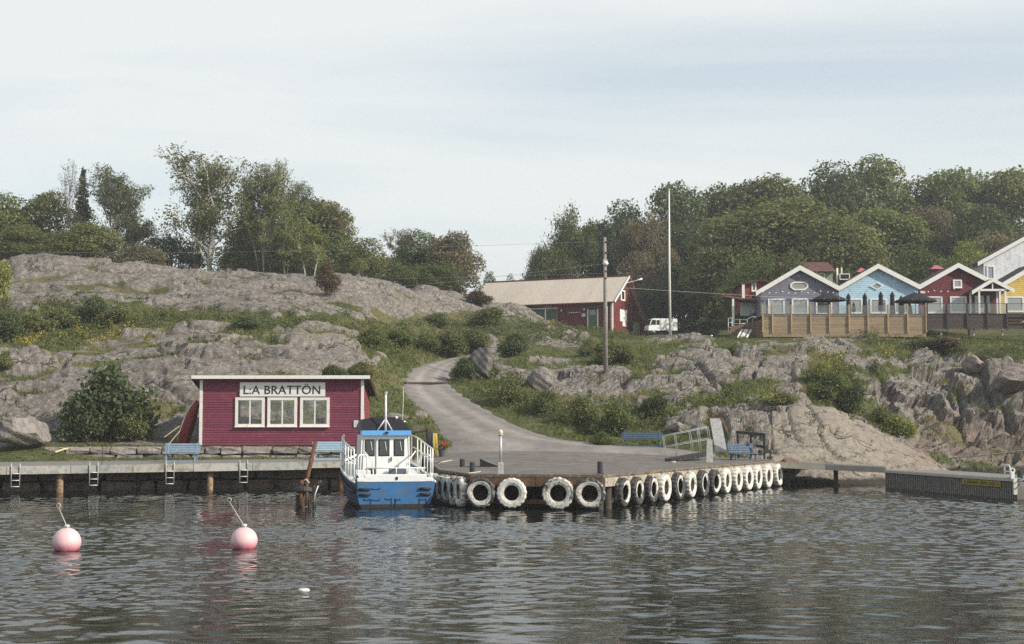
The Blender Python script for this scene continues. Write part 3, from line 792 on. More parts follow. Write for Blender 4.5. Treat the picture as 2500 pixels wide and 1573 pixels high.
# ------------------------------------------------------------------ vegetation
def leaf_mat(name, c1, c2, c3, trans=.38):
    if name in _mats: return _mats[name]
    m, nt, b = new_mat(name); L = nt.links
    at = N(nt, 'ShaderNodeAttribute', _attribute_name='leaf')
    sp = N(nt, 'ShaderNodeSeparateColor'); L.new(at.outputs['Color'], sp.inputs[0])
    r = N(nt, 'ShaderNodeValToRGB'); e = r.color_ramp.elements; e.new(.5)
    for k, (p, c) in enumerate(((.1, c1), (.5, c2), (.92, c3))): e[k].position = p; e[k].color = c4(c)
    L.new(sp.outputs['Red'], r.inputs[0])
    oi = N(nt, 'ShaderNodeObjectInfo')
    mr = N(nt, 'ShaderNodeMapRange'); mr.inputs['To Min'].default_value = .82; mr.inputs['To Max'].default_value = 1.2
    L.new(oi.outputs['Random'], mr.inputs['Value'])
    mr2 = N(nt, 'ShaderNodeMapRange'); mr2.inputs['To Min'].default_value = .7; mr2.inputs['To Max'].default_value = 1.3
    L.new(sp.outputs['Green'], mr2.inputs['Value'])
    mm = N(nt, 'ShaderNodeMath', _operation='MULTIPLY'); L.new(mr.outputs[0], mm.inputs[0]); L.new(mr2.outputs[0], mm.inputs[1])
    sc_ = N(nt, 'ShaderNodeVectorMath', _operation='SCALE'); L.new(r.outputs[0], sc_.inputs[0]); L.new(mm.outputs[0], sc_.inputs['Scale'])
    df = N(nt, 'ShaderNodeBsdfPrincipled'); df.inputs['Roughness'].default_value = .7; df.inputs['Specular IOR Level'].default_value = .25
    L.new(sc_.outputs[0], df.inputs['Base Color'])
    tr = N(nt, 'ShaderNodeBsdfTranslucent')
    t2 = N(nt, 'ShaderNodeVectorMath', _operation='MULTIPLY'); t2.inputs[1].default_value = (1.1, 1.25, .7)
    L.new(sc_.outputs[0], t2.inputs[0]); L.new(t2.outputs[0], tr.inputs['Color'])
    mix = N(nt, 'ShaderNodeMixShader'); mix.inputs[0].default_value = trans
    L.new(df.outputs[0], mix.inputs[1]); L.new(tr.outputs[0], mix.inputs[2])
    L.new(mix.outputs[0], nt.nodes['Material Output'].inputs['Surface'])
    nt.nodes.remove(b)
    _mats[name] = m
    return m
LEAF = {
 'green': leaf_mat('leaf_green', (0.092, 0.118, 0.042), (0.145, 0.169, 0.062), (0.231, 0.228, 0.092)),
 'dark': leaf_mat('leaf_dark_green', (0.066, 0.092, 0.045), (0.106, 0.133, 0.062), (0.165, 0.182, 0.087)),
 'olive': leaf_mat('leaf_olive', (0.119, 0.131, 0.053), (0.185, 0.189, 0.076), (0.277, 0.256, 0.115)),
 'yellow': leaf_mat('leaf_yellow_green', (0.152, 0.179, 0.048), (0.244, 0.256, 0.078), (0.370, 0.333, 0.126)),
 'brown': leaf_mat('leaf_brown', (0.121, 0.102, 0.062), (0.185, 0.151, 0.092), (0.264, 0.198, 0.123)),
 'red': leaf_mat('leaf_red_brown', (.100, .070, .046), (.150, .100, .066), (.20, .140, .090)),
 'grey': leaf_mat('leaf_grey_green', (0.112, 0.123, 0.070), (0.172, 0.177, 0.104), (0.251, 0.237, 0.154)),
 'spruce': leaf_mat('needle_dark', (0.040, 0.056, 0.036), (0.063, 0.084, 0.050), (0.106, 0.122, 0.073), .08),
}
BARK = pm('bark_grey', (.105, .085, .068), .9, .3, 6, .6, 30)
BARKW = pm('bark_pale', (.44, .41, .36), .85, .2, 5, .4, 30, (.14, .12, .10), .45)

def rand_dirs(n, rng):
    v = rng.normal(size=(n, 3)); return v / (np.linalg.norm(v, axis=1, keepdims=True) + 1e-9)
def leaves(name, centres, outward, size, rng, tone):
    """one folded two-facet leaf spray per centre"""
    n = len(centres)
    nn = outward * .5 + np.array([0, 0, .45]) + rand_dirs(n, rng) * .85
    nn /= np.linalg.norm(nn, axis=1, keepdims=True)
    t = np.cross(nn, rand_dirs(n, rng)); t /= np.linalg.norm(t, axis=1, keepdims=True) + 1e-9
    b = np.cross(nn, t)
    s = size * rng.uniform(.55, 1.35, (n, 1))
    w = s * rng.uniform(.38, .7, (n, 1))
    v = np.stack([centres - t * s, centres + b * w + nn * s * .18, centres + t * s, centres - b * w + nn * s * .12], 1).reshape(-1, 3)
    f = np.arange(n * 4).reshape(n, 4)
    col = np.stack([tone, rng.uniform(0, 1, n), np.zeros(n), np.ones(n)], -1)
    return mesh_np(name, v, f, {'leaf': np.repeat(col, 4, 0)})

def limb_path(p, d, L, rng, n=5, wob=.18, lift=.1):
    pts = [np.array(p, float)]; d = np.array(d, float)
    for i in range(n):
        d = d + rng.normal(size=3) * wob + np.array([0, 0, lift]); d /= np.linalg.norm(d)
        pts.append(pts[-1] + d * L / n)
    return pts, d

def dense_tree(seed, H=12., Wd=9., base=.14, n_lobes=26, per=330, leaf=.15, top_pow=1.0):
    """round-headed tree: trunk with limbs, crown of leaf clumps on many overlapping lobes"""
    rng = np.random.default_rng(seed)
    tb = MB(); trunk_h = H * .55
    tb.tube([(0, 0, -.6), (0, 0, H * .12), (rng.normal() * .15, rng.normal() * .15, H * .3), (rng.normal() * .3, rng.normal() * .3, trunk_h)], [.30, .24, .18, .09], 7)
    cs, os_, tn = [], [], []
    for k in range(n_lobes):
        while True:
            q = rng.uniform(-1, 1, 3)
            if .25 < np.linalg.norm(q) < 1: break
        q = q / np.linalg.norm(q) * (rng.uniform(.35, 1) ** .6)
        zz = (q[2] + 1) / 2
        wid = math.sin(math.pi * min(1, .18 + .76 * zz ** top_pow)) ** .55
        c = np.array([q[0] * Wd * .36 * wid, q[1] * Wd * .36 * wid, H * (base + (1 - base) * (.12 + .74 * zz))])
        r = Wd * rng.uniform(.13, .21)
        dirs = rand_dirs(per, rng)
        dirs[:, 2] = np.where(dirs[:, 2] < -.35, -dirs[:, 2], dirs[:, 2])
        bump = 1 + .28 * np.sin(dirs[:, 0] * 5 + k) * np.sin(dirs[:, 1] * 5.3 + 2 * k) * np.cos(dirs[:, 2] * 4.1 + k)
        rad = r * bump * rng.uniform(.72, 1.08, per)
        pts = c + dirs * rad[:, None] * np.array([1.1, 1.1, .82])
        cs.append(pts); os_.append(dirs)
        tn.append(np.clip(rng.normal(.45 + rng.normal() * .12, .2, per), 0, 1))
        if k < 12:
            pth, _ = limb_path((0, 0, H * rng.uniform(.12, .4)), (c - np.array([0, 0, H * .3])) / (np.linalg.norm(c) + 1), np.linalg.norm(c - np.array([0, 0, H * .25])) * .8, rng, 4)
            tb.tube(pth, [.10, .08, .06, .045, .02], 5)
    cs, os_, tn = np.concatenate(cs), np.concatenate(os_), np.concatenate(tn)
    ok = cs[:, 2] > H * base * .6
    cs, os_, tn = cs[ok], os_[ok], tn[ok]
    return tb.mesh('trunk'), leaves('crown', cs, os_, leaf, rng, tn), float(cs[:, 2].max()), 2 * float(np.percentile(np.abs(cs[:, 0]), 98.5))

def airy_tree(seed, H=11., Wd=8., stems=1, clear=.28, leaf=.13, clump=26, cr=.55, droop=0., levels=4, spread=.55, nb=4, keep=1.0):
    """open-crowned tree: visible limbs fork into twigs that carry loose leaf clumps"""
    rng = np.random.default_rng(seed)
    tb = MB(); tips = []
    def grow(p, d, L, r, lev):
        pts, d2 = limb_path(p, d, L, rng, 4, .10 + .04 * lev, .05 - droop * .12 * lev)
        tb.tube(pts, [r, r * .9, r * .8, r * .7, r * .58], 6 if lev < 2 else 4, caps=False)
        if lev >= levels - 2: tips.extend([pts[2], pts[3], pts[4]])
        if lev >= levels: return
        k = nb if lev < levels - 1 else 3
        for j in range(k):
            a = rng.uniform(0, 2 * math.pi) + j * 2 * math.pi / k
            side = np.array([math.cos(a), math.sin(a), 0]) * spread * rng.uniform(.6, 1.4)
            nd_ = np.array(d2) * rng.uniform(.7, 1.1) + side + np.array([0, 0, .12 - droop * .3])
            nd_ /= np.linalg.norm(nd_)
            st = pts[-1] if j < 2 else pts[int(rng.integers(2, 5))]
            grow(st, nd_, L * rng.uniform(.58, .82), r * .58, lev + 1)
    for s_ in range(stems):
        a = rng.uniform(0, 6.28)
        off = np.array([math.cos(a), math.sin(a), 0]) * (.35 if stems > 1 else 0)
        lean = off * .25 + rng.normal(size=3) * .04; lean[2] = 1
        p0 = off + np.array([0, 0, -.5])
        pts, d2 = limb_path(p0, lean / np.linalg.norm(lean), H * clear + .5, rng, 4, .04, .02)
        r0 = .19 if stems == 1 else .11
        tb.tube(pts, [r0, r0 * .9, r0 * .82, r0 * .75, r0 * .7], 7)
        grow(pts[-1], d2, H * .28, r0 * .7, 1)
        for j in range(3):
            a = rng.uniform(0, 6.28)
            grow(pts[-1 - j % 2], np.array([math.cos(a) * .7, math.sin(a) * .7, .75]), H * .2, r0 * .45, 2)
    tips = np.array(tips)
    z1, r1 = tips[:, 2].max(), np.percentile(np.hypot(tips[:, 0], tips[:, 1]), 97)
    tips = tips[rng.uniform(size=len(tips)) < keep]
    if len(tips) > 620: tips = tips[rng.permutation(len(tips))[:620]]
    cc = np.repeat(tips, clump, 0) + rng.normal(size=(len(tips) * clump, 3)) * cr * np.array([.5, .5, .28]) - np.array([0, 0, droop * .5]) * rng.uniform(0, 1, (len(tips) * clump, 1))
    out = cc - np.array([0, 0, H * .6]); out /= np.linalg.norm(out, axis=1, keepdims=True)
    tone = np.clip(np.repeat(rng.normal(.45, .16, len(tips)), clump) + rng.normal(0, .16, len(cc)), 0, 1)
    return tb.mesh('trunk'), leaves('crown', cc, out, leaf, rng, tone), z1 + .2, 2 * (r1 + .25)

def spruce(seed, H=11., Wd=4.):
    rng = np.random.default_rng(seed); tb = MB()
    tb.tube([(0, 0, -.5), (0, 0, H * .5), (0, 0, H)], [.16, .1, .02], 6)
    cs, os_ = [], []
    for k in range(26):
        z = H * (.08 + .9 * k / 26); rr = Wd / 2 * (1 - k / 26.5) ** .85
        for j in range(9):
            a = rng.uniform(0, 6.28); L = rr * rng.uniform(.6, 1.1); n = max(6, int(26 * L))
            t = rng.uniform(.1, 1, n)
            p = np.stack([np.cos(a) * t * L, np.sin(a) * t * L, z - t * t * L * .35 + rng.normal(0, .08, n)], -1) + rng.normal(size=(n, 3)) * .09
            cs.append(p); os_.append(np.tile([math.cos(a), math.sin(a), -.2], (n, 1)))
    cs, os_ = np.concatenate(cs), np.concatenate(os_)
    return tb.mesh('trunk'), leaves('crown', cs, os_, .16, rng, np.clip(rng.normal(.4, .2, len(cs)), 0, 1)), H, Wd

def shrub_mesh(seed, H=2., Wd=2.6, n=5200, leaf=.075, loose=.25):
    rng = np.random.default_rng(seed); tb = MB()
    lob = []
    for k in range(13):
        a = rng.uniform(0, 6.28); r = rng.uniform(0, .33) * Wd
        c = np.array([math.cos(a) * r, math.sin(a) * r, H * rng.uniform(.28, .80) * (1 - .5 * (r / Wd / .36) ** 2)])
        lob.append(c)
        tb.tube(limb_path((c[0] * .15, c[1] * .15, -.2), c, np.linalg.norm(c) * 1.05, rng, 4, .1, .05)[0], [.03, .025, .02, .015, .008], 5, caps=False)
    lob = np.array(lob); pk = rng.integers(0, len(lob), n)
    dirs = rand_dirs(n, rng)
    rad = Wd * .19 * (rng.uniform(.35, 1.05, n) ** .6) * (1 + loose * rng.normal(size=n))
    p = lob[pk] + dirs * rad[:, None] * np.array([1, 1, .85 * H / Wd * 1.25])
    ok = p[:, 2] > -.05
    tone = np.clip(.45 + (_h(pk, pk * 3, 9) - .5) * .35 + rng.normal(0, .17, n), 0, 1)
    return tb.mesh('stems'), leaves('foliage', p[ok], dirs[ok], leaf, rng, tone[ok]), H, Wd

VAR = {}
VAR['dense'] = [dense_tree(100 + k, n_lobes=n, per=p, base=b) for k, (n, p, b) in enumerate(((32, 520, .0), (40, 430, .02), (30, 540, .0), (36, 470, .0), (46, 390, .0)))]
VAR['airy'] = [airy_tree(204, clear=.30, spread=.62, clump=20, leaf=.10, keep=.75), airy_tree(211, stems=2, clear=.24, clump=17, leaf=.10, keep=.62), airy_tree(223, stems=2, clear=.2, clump=12, keep=.5, leaf=.1), airy_tree(232, stems=3, clear=.30, clump=18, leaf=.10, keep=.66)]
VAR['birch'] = [airy_tree(300, H=13, clear=.12, droop=.55, clump=46, leaf=.15, cr=1.2, spread=.42, stems=2), airy_tree(310, H=13, clear=.12, droop=.5, clump=42, leaf=.15, cr=1.2, spread=.45, stems=2)]
VAR['slim'] = [airy_tree(400, H=9, stems=3, clear=.42, clump=22, leaf=.12, spread=.5, levels=3), airy_tree(410, H=9, stems=2, clear=.40, clump=24, leaf=.12, spread=.6, levels=3)]
VAR['bare'] = [airy_tree(500, H=11, stems=2, clear=.16, clump=3, leaf=.10, spread=.38, keep=.5)]
VAR['spruce'] = [spruce(600)]
VAR['shrub'] = [shrub_mesh(700 + k) for k in range(5)]
VAR['broad'] = [dense_tree(150 + k, H=9., Wd=8.5, base=.02, n_lobes=30, per=330, leaf=.14) for k in range(3)]
_count = {}
def plant(kind, name, cat, label, u, v0, vtop, wpx, D=None, leaf='green', group=None, bark=None, var=None, rz=None):
    """one tree or shrub: foot on the land, top and width as measured in the photo"""
    if D is None:
        p = hit(u, v0); x, y = p.x, p.y; D = y; z = p.z - .05
    else:
        p = P(u, 700, D); x, y = p.x, D; z = ground(x, y) - .05
    if kind in ('dense', 'broad'): z -= .14 * (EYE + ray(u, vtop)[1] * D - z)      # low skirts of the crown reach the ground
    H = EYE + ray(u, vtop)[1] * D - z
    k = _count.get(kind, 0); _count[kind] = k + 1
    tr, cr, h0, w0 = VAR[kind][k % len(VAR[kind]) if var is None else var]
    t = thing(name, (x, y, z), label, cat, rz if rz is not None else random.uniform(0, 6.28), group)
    s = M(wpx, D) / w0
    t.scale = (s, s, H / h0)
    bm_ = bark or BARK
    a = link('stems' if kind == 'shrub' else 'trunk', tr, t, bm_)
    b = link('foliage' if kind == 'shrub' else 'crown', cr, t, LEAF[leaf])
    return t

T = 'deciduous_tree'
FOREST = 'trees of the wooded slope behind the houses'
LEFTW = 'trees along the ridge of the bare rock'
# ridge on the left
plant('dense', T, 'tree', 'dense green tree at the left edge of the picture behind the bare rock top', 10, 0, 470, 190, 136, 'green', LEFTW)
plant('dense', T, 'tree', 'broad olive tree just left of the dark spruce on the ridge', 112, 0, 462, 170, 138, 'olive', LEFTW)
plant('dense', T, 'tree', 'low green tree close above the pale rock dome at the far left', 55, 0, 545, 150, 131, 'olive', LEFTW)
plant('bare', 'bare_tree', 'tree', 'nearly leafless tree with upright twigs in front of the spruce', 172, 0, 385, 120, 133, 'brown', None)
plant('spruce', 'spruce_tree', 'tree', 'single dark spruce with pointed top on the ridge', 198, 0, 405, 105, 140, 'spruce', None)
plant('airy', T, 'tree', 'tall open-crowned tree leaning right beside the spruce', 275, 0, 395, 205, 134, 'grey', LEFTW, var=1)
plant('dense', T, 'tree', 'olive thicket tree filling the foot of the open tree beside the spruce', 215, 0, 545, 150, 131, 'olive', LEFTW)
plant('broad', T, 'tree', 'brownish green low tree right of the open tree beside the spruce', 330, 0, 592, 150, 129, 'brown', LEFTW)
plant('broad', T, 'tree', 'small round dark green tree in the gap between the tall ridge trees', 425, 0, 573, 135, 136, 'dark', LEFTW)
plant('shrub', 'shrub', 'shrub', 'small rust red bush at the foot of the tallest tree', 478, 0, 643, 40, 127, 'red', None)
plant('airy', T, 'tree', 'tallest ridge tree with bare double trunk and feathery spreading crown', 510, 0, 353, 265, 132, 'olive', LEFTW, bark=BARKW, var=0)
plant('airy', T, 'tree', 'second feathery tree close behind the tallest ridge tree', 488, 0, 375, 215, 137, 'olive', LEFTW, bark=BARKW, var=1, rz=1.0)
plant('airy', T, 'tree', 'open-crowned tree filling the right side behind the spruce neighbour', 300, 0, 425, 160, 138, 'grey', LEFTW, var=3)
plant('airy', T, 'tree', 'tall airy tree standing next to the tallest ridge tree on its right', 602, 0, 385, 190, 134, 'grey', LEFTW, var=3)
plant('airy', T, 'tree', 'airy tree with slightly lower top, second right of the tallest ridge tree', 665, 0, 388, 150, 136, 'olive', LEFTW, var=1)
plant('slim', 'birch_tree', 'tree', 'slim pale-stemmed birch clump below the airy trees', 640, 0, 470, 140, 131, 'olive', LEFTW, bark=BARKW)
plant('slim', 'birch_tree', 'tree', 'birch clump with three white stems in the middle of the ridge wood', 700, 0, 475, 150, 130, 'green', LEFTW, bark=BARKW)
plant('airy', T, 'tree', 'leafy tree with ragged top above the middle of the ridge wood', 715, 0, 432, 130, 140, 'grey', LEFTW, var=3)
plant('dense', T, 'tree', 'full green tree rising behind the white birch stems', 765, 0, 478, 180, 142, 'olive', LEFTW)
plant('slim', 'birch_tree', 'tree', 'leaning white birch in front of the full green tree', 755, 0, 540, 150, 128, 'yellow', LEFTW, bark=BARKW, var=1)
plant('airy', T, 'tree', 'brown-tinged feathery tree at the right end of the high ridge wood', 835, 0, 488, 160, 140, 'brown', LEFTW, var=1)
plant('dense', T, 'tree', 'dark shaded tree deep in the ridge wood behind the birch stems', 640, 0, 520, 190, 146, 'dark', LEFTW)
plant('dense', T, 'tree', 'shaded green tree below the brown-tinged feathery tree', 815, 0, 555, 160, 139, 'green', LEFTW)
plant('broad', T, 'tree', 'low spreading tree stepping down the right slope of the ridge wood', 890, 0, 580, 150, 133, 'olive', LEFTW)
plant('slim', T, 'tree', 'small crooked pale-trunked tree standing free on the rock rim', 878, 0, 628, 75, 125, 'yellow', None, bark=BARKW)
plant('broad', T, 'tree', 'lowest green tree at the right foot of the ridge wood', 952, 0, 625, 110, 136, 'green', LEFTW)
plant('shrub', 'shrub', 'shrub', 'tall reddish brown bush in the notch of the upper rock', 797, 722, 632, 75, None, 'red', None)
plant('airy', T, 'tree', 'brownish crown at the left of the round grove left of the barn', 975, 0, 553, 95, 152, 'brown', LEFTW, var=3)
plant('dense', T, 'tree', 'dark round tree in the grove left of the barn', 1030, 0, 560, 165, 152, 'dark', LEFTW)
plant('dense', T, 'tree', 'reddish-tinged tree at the right of the grove left of the barn', 1098, 0, 565, 150, 150, 'brown', LEFTW)
plant('broad', T, 'tree', 'low green tree at the foot of the grove left of the barn', 1045, 0, 640, 190, 143, 'green', LEFTW)
for k, (u, vt, w, lab) in enumerate(((1195, 662, 70, 'far low tree seen over the left end of the barn roof'), (1245, 668, 60, 'far low tree seen over the middle of the barn roof'), (1290, 655, 60, 'far tree just left of the weeping birch'))):
    plant('broad', T, 'tree', lab, u, 0, vt, w, 215, 'dark', 'far trees over the barn roof')
# right: behind the barn
plant('birch', 'birch_tree', 'tree', 'tall weeping birch with ragged top behind the barn', 1385, 0, 505, 175, 174, 'green', None, var=0)
plant('birch', 'birch_tree', 'tree', 'shorter weeping birch on the left flank of the tall one behind the barn', 1335, 0, 600, 115, 176, 'grey', None, var=1)
plant('dense', T, 'tree', 'dark tree filling the dip between the weeping birch and the forest', 1460, 0, 538, 130, 182, 'dark', FOREST)
plant('dense', T, 'tree', 'dark green tree rising behind the lamp end of the barn', 1520, 0, 486, 160, 180, 'dark', FOREST)
plant('birch', 'birch_tree', 'tree', 'brownish thin-leaved birch left of the flagpole', 1570, 0, 505, 155, 166, 'brown', None, bark=BARKW)
plant('dense', T, 'tree', 'dense dark tree crossed by the flagpole', 1655, 0, 438, 215, 178, 'dark', FOREST)
plant('dense', T, 'tree', 'shaded green tree right beside the flagpole at mid height', 1705, 0, 540, 190, 172, 'dark', FOREST)
plant('dense', T, 'tree', 'wide green crown on the skyline above the grey house', 1790, 0, 440, 200, 182, 'green', FOREST)
plant('dense', T, 'tree', 'big domed crown left of the highest trees on the skyline', 1885, 0, 428, 220, 180, 'olive', FOREST)
plant('dense', T, 'tree', 'left of the two highest dark crowns on the skyline', 2030, 0, 392, 200, 188, 'dark', FOREST)
plant('dense', T, 'tree', 'highest crown of the forest skyline with brownish rim', 2140, 0, 380, 240, 190, 'green', FOREST)
plant('dense', T, 'tree', 'crown behind the dip right of the highest one', 2245, 0, 432, 180, 192, 'dark', FOREST)
plant('dense', T, 'tree', 'dark skyline tree above the white-boarded building', 2335, 0, 405, 200, 190, 'green', FOREST)
plant('dense', T, 'tree', 'skyline tree at the right edge of the picture', 2470, 0, 408, 200, 190, 'olive', FOREST)
plant('dense', T, 'tree', 'second tree from the right edge on the skyline', 2405, 0, 418, 180, 194, 'dark', FOREST)
plant('dense', T, 'tree', 'huge light olive tree with wide dome behind the grey and blue houses', 1900, 0, 480, 330, 156, 'olive', FOREST, var=4)
plant('dense', T, 'tree', 'light olive tree left of the huge dome behind the grey house', 1790, 0, 520, 240, 152, 'olive', FOREST, var=1)
plant('dense', T, 'tree', 'olive tree right of the huge dome behind the blue house', 2045, 0, 530, 220, 150, 'olive', FOREST)
plant('dense', T, 'tree', 'deep green tree at mid height above the red house roof', 2160, 0, 505, 220, 165, 'green', FOREST)
plant('dense', T, 'tree', 'brown-green tree above the white building roof', 2270, 0, 500, 200, 168, 'brown', FOREST)
plant('dense', T, 'tree', 'dark tree behind the white building at the right edge', 2400, 0, 500, 220, 160, 'dark', FOREST)
plant('broad', T, 'tree', 'bright yellow-green bushy tree behind the red gabled house', 2365, 0, 585, 150, 136, 'yellow', FOREST)
plant('broad', T, 'tree', 'green tree between the blue and the red gables', 2235, 0, 590, 170, 140, 'green', FOREST)
plant('broad', T, 'tree', 'grey-brown shrubby tree left of the white building roof', 2455, 0, 560, 190, 146, 'brown', FOREST)
plant('broad', T, 'tree', 'dark low tree in the shade left of the grey house', 1745, 0, 610, 180, 162, 'dark', FOREST)
plant('broad', T, 'tree', 'low green tree behind the white truck', 1665, 0, 640, 150, 158, 'dark', FOREST)
plant('broad', T, 'tree', 'dark thicket under the leaf canopy right of the flagpole', 1710, 0, 680, 130, 164, 'dark', FOREST)
plant('shrub', 'shrub', 'shrub', 'low green shrub between the truck and the porch canopy', 1730, 0, 770, 90, 134, 'green', None)
plant('shrub', 'shrub', 'shrub', 'shrub in front of the white wall under the porch canopy', 1835, 0, 752, 55, 113.5, 'green', None)
plant('broad', T, 'tree', 'low tree between the thicket and the grey house eave', 1815, 0, 640, 130, 138, 'green', FOREST)

plant('broad', T, 'tree', 'olive tree overhanging the red tiled roof behind the grey house', 1938, 0, 606, 120, 126.5, 'olive', FOREST)
plant('broad', T, 'tree', 'leafy tree hanging over the red cottage wall left of the grey house', 1850, 0, 610, 120, 128, 'green', FOREST)
plant('dense', T, 'tree', 'dark tree closing the gap between the barn gable and the brownish birch', 1605, 0, 560, 150, 172, 'dark', FOREST)
plant('broad', T, 'tree', 'brownish low tree directly behind the barn gable lamp', 1560, 0, 610, 130, 164, 'brown', FOREST)
plant('broad', T, 'tree', 'low dark thicket between the barn corner and the white truck', 1600, 0, 690, 110, 159, 'dark', FOREST)
plant('broad', T, 'tree', 'green thicket behind the barn roof under the weeping birch', 1390, 0, 590, 150, 178, 'green', FOREST)
plant('broad', T, 'tree', 'olive undergrowth tree at the far left above the rock rim', 150, 0, 565, 190, 129, 'olive', LEFTW)
plant('broad', T, 'tree', 'grey-green understorey tree below the brown-tinged feathery tree', 720, 0, 580, 160, 132, 'grey', LEFTW)
plant('broad', T, 'tree', 'green understorey tree at the left foot of the birch stems', 590, 0, 590, 150, 133, 'green', LEFTW)

# shrubs on the slopes: (u, foot v, top v, width, leaf, label)
SHRUBS = [
 (255, 1078, 860, 235, 'dark', 'large dark green bush beside the red hut, as tall as the hut'),
 (205, 1082, 955, 130, 'dark', 'lower bush pressed against the left side of the large bush by the hut'),
 (325, 1078, 960, 100, 'olive', 'lower olive bush between the large bush and the red rowing boat'),
 (-5, 760, 625, 95, 'yellow', 'yellow-green bush cut by the left edge below the rock dome'),
 (10, 830, 745, 120, 'dark', 'dark bush at the left edge on the grassy shelf'),
 (70, 820, 755, 130, 'olive', 'olive bush on the grassy shelf next to the left edge'),
 (140, 805, 745, 110, 'olive', 'spreading olive bush on the grassy shelf left of the dark pointed one'),
 (222, 790, 715, 100, 'dark', 'dark pointed bush standing on the grassy shelf'),
 (285, 800, 745, 110, 'olive', 'loose bush right of the dark pointed one on the shelf'),
 (395, 782, 758, 70, 'red', 'low purplish bush at the foot of the upper rock'),
 (605, 802, 768, 90, 'dark', 'small round bush on the turf strip above the lower slab'),
 (10, 905, 850, 50, 'olive', 'small bush at the left edge above the lowest rocks'),
 (1165, 745, 705, 80, 'red', 'reddish bush at the left corner of the barn'),
 (1195, 800, 745, 110, 'olive', 'green bush below the left end of the barn'),
 (1065, 800, 755, 75, 'green', 'bush on the right rim of the upper rock'),
 (905, 850, 798, 110, 'green', 'left bush of the green row above the path'),
 (970, 850, 800, 110, 'green', 'second bush of the green row above the path'),
 (1030, 862, 808, 95, 'olive', 'pale bush in the middle of the row above the path'),
 (1095, 868, 800, 105, 'green', 'bush directly above the upper end of the path'),
 (1160, 850, 795, 95, 'olive', 'bush behind the round dark one at the path bend'),
 (1258, 870, 803, 95, 'dark', 'round dark bush on the lawn edge right of the path bend'),
 (1130, 925, 868, 70, 'dark', 'dark bush hanging over the right side of the path bend'),
 (1190, 918, 880, 60, 'green', 'small bush on the grey rock right of the path'),
 (1480, 890, 822, 95, 'olive', 'tall loose bush left of the utility pole foot'),
 (1525, 885, 828, 75, 'olive', 'loose bush right of the utility pole'),
 (1440, 870, 820, 60, 'olive', 'slender bush on the lawn left of the utility pole'),
 (1500, 1065, 975, 110, 'green', 'leafy bush on the bank left of the blue bench'),
 (1420, 1040, 960, 90, 'olive', 'loose tall weeds bush in the middle of the bank'),
 (1600, 1020, 960, 100, 'dark', 'dark bush behind the blue bench'),
 (1330, 1010, 940, 90, 'green', 'bush on the bank below the grey facet rock'),
 (1250, 985, 915, 90, 'olive', 'bush on the bank beside the steepest bend of the path'),
 (1470, 1090, 1050, 60, 'green', 'small bush touching the left end of the blue bench'),
 (2030, 985, 900, 110, 'green', 'bush growing in the cleft above the smooth tan rock'),
 (2085, 1010, 930, 90, 'dark', 'dark bush behind the crest of the smooth tan rock'),
 (2190, 1070, 1000, 90, 'yellow', 'yellow-green bush on the right flank of the smooth tan rock'),
 (2150, 1040, 985, 90, 'olive', 'sparse bush in the cliff hollow above the smooth tan rock'),
 (2010, 930, 880, 70, 'yellow', 'small yellowish bush high in the cliff cleft'),
 (1910, 990, 955, 100, 'olive', 'low heather bush on the ledge above the tan rock'),
 (2310, 865, 815, 130, 'brown', 'dry brown shrub with pale stems below the dark fence'),
 (2250, 850, 812, 90, 'olive', 'dull green shrub at the corner where the two fences meet'),
 (810, 925, 885, 80, 'green', 'low bush on the slab edge above the hut roof'),
 (880, 920, 880, 80, 'olive', 'low bush on the turf right above the hut roof'),
]
for (u, v0, v1, w, lf, lab) in SHRUBS:
    plant('shrub', 'shrub', 'shrub', lab, u, v0, v1, w * 1.08, None, lf, 'shrubs on the rocky slope')

# ------------------------------------------------------------------ turf, weeds and flowers (nobody could count them)
def tri_area():
    a = POS[:-1, :-1]; b_ = POS[1:, :-1]; c = POS[:-1, 1:]
    return np.linalg.norm(np.cross(b_ - a, c - a), axis=-1)
AREA = tri_area()
vis = (Ugm > -60) & (Ugm < 2560) & (Yg > 67) & (Yg < 136)
occl = np.maximum.accumulate(np.where(Yg > 66, (Zf - EYE) / Yg, -9), axis=1)
seen = ((Zf - EYE) / Yg > occl - .006)
def scatter(w, n, rng):
    p = (w[:-1, :-1] * AREA).ravel(); p = p / p.sum()
    k = rng.choice(len(p), n, p=p)
    i, j = k // (nd - 1), k % (nd - 1)
    a, b_ = rng.uniform(size=n)[:, None], rng.uniform(size=n)[:, None]
    q = POS[i, j] * (1 - a) * (1 - b_) + POS[i + 1, j] * a * (1 - b_) + POS[i, j + 1] * (1 - a) * b_ + POS[i + 1, j + 1] * a * b_
    return q, i, j
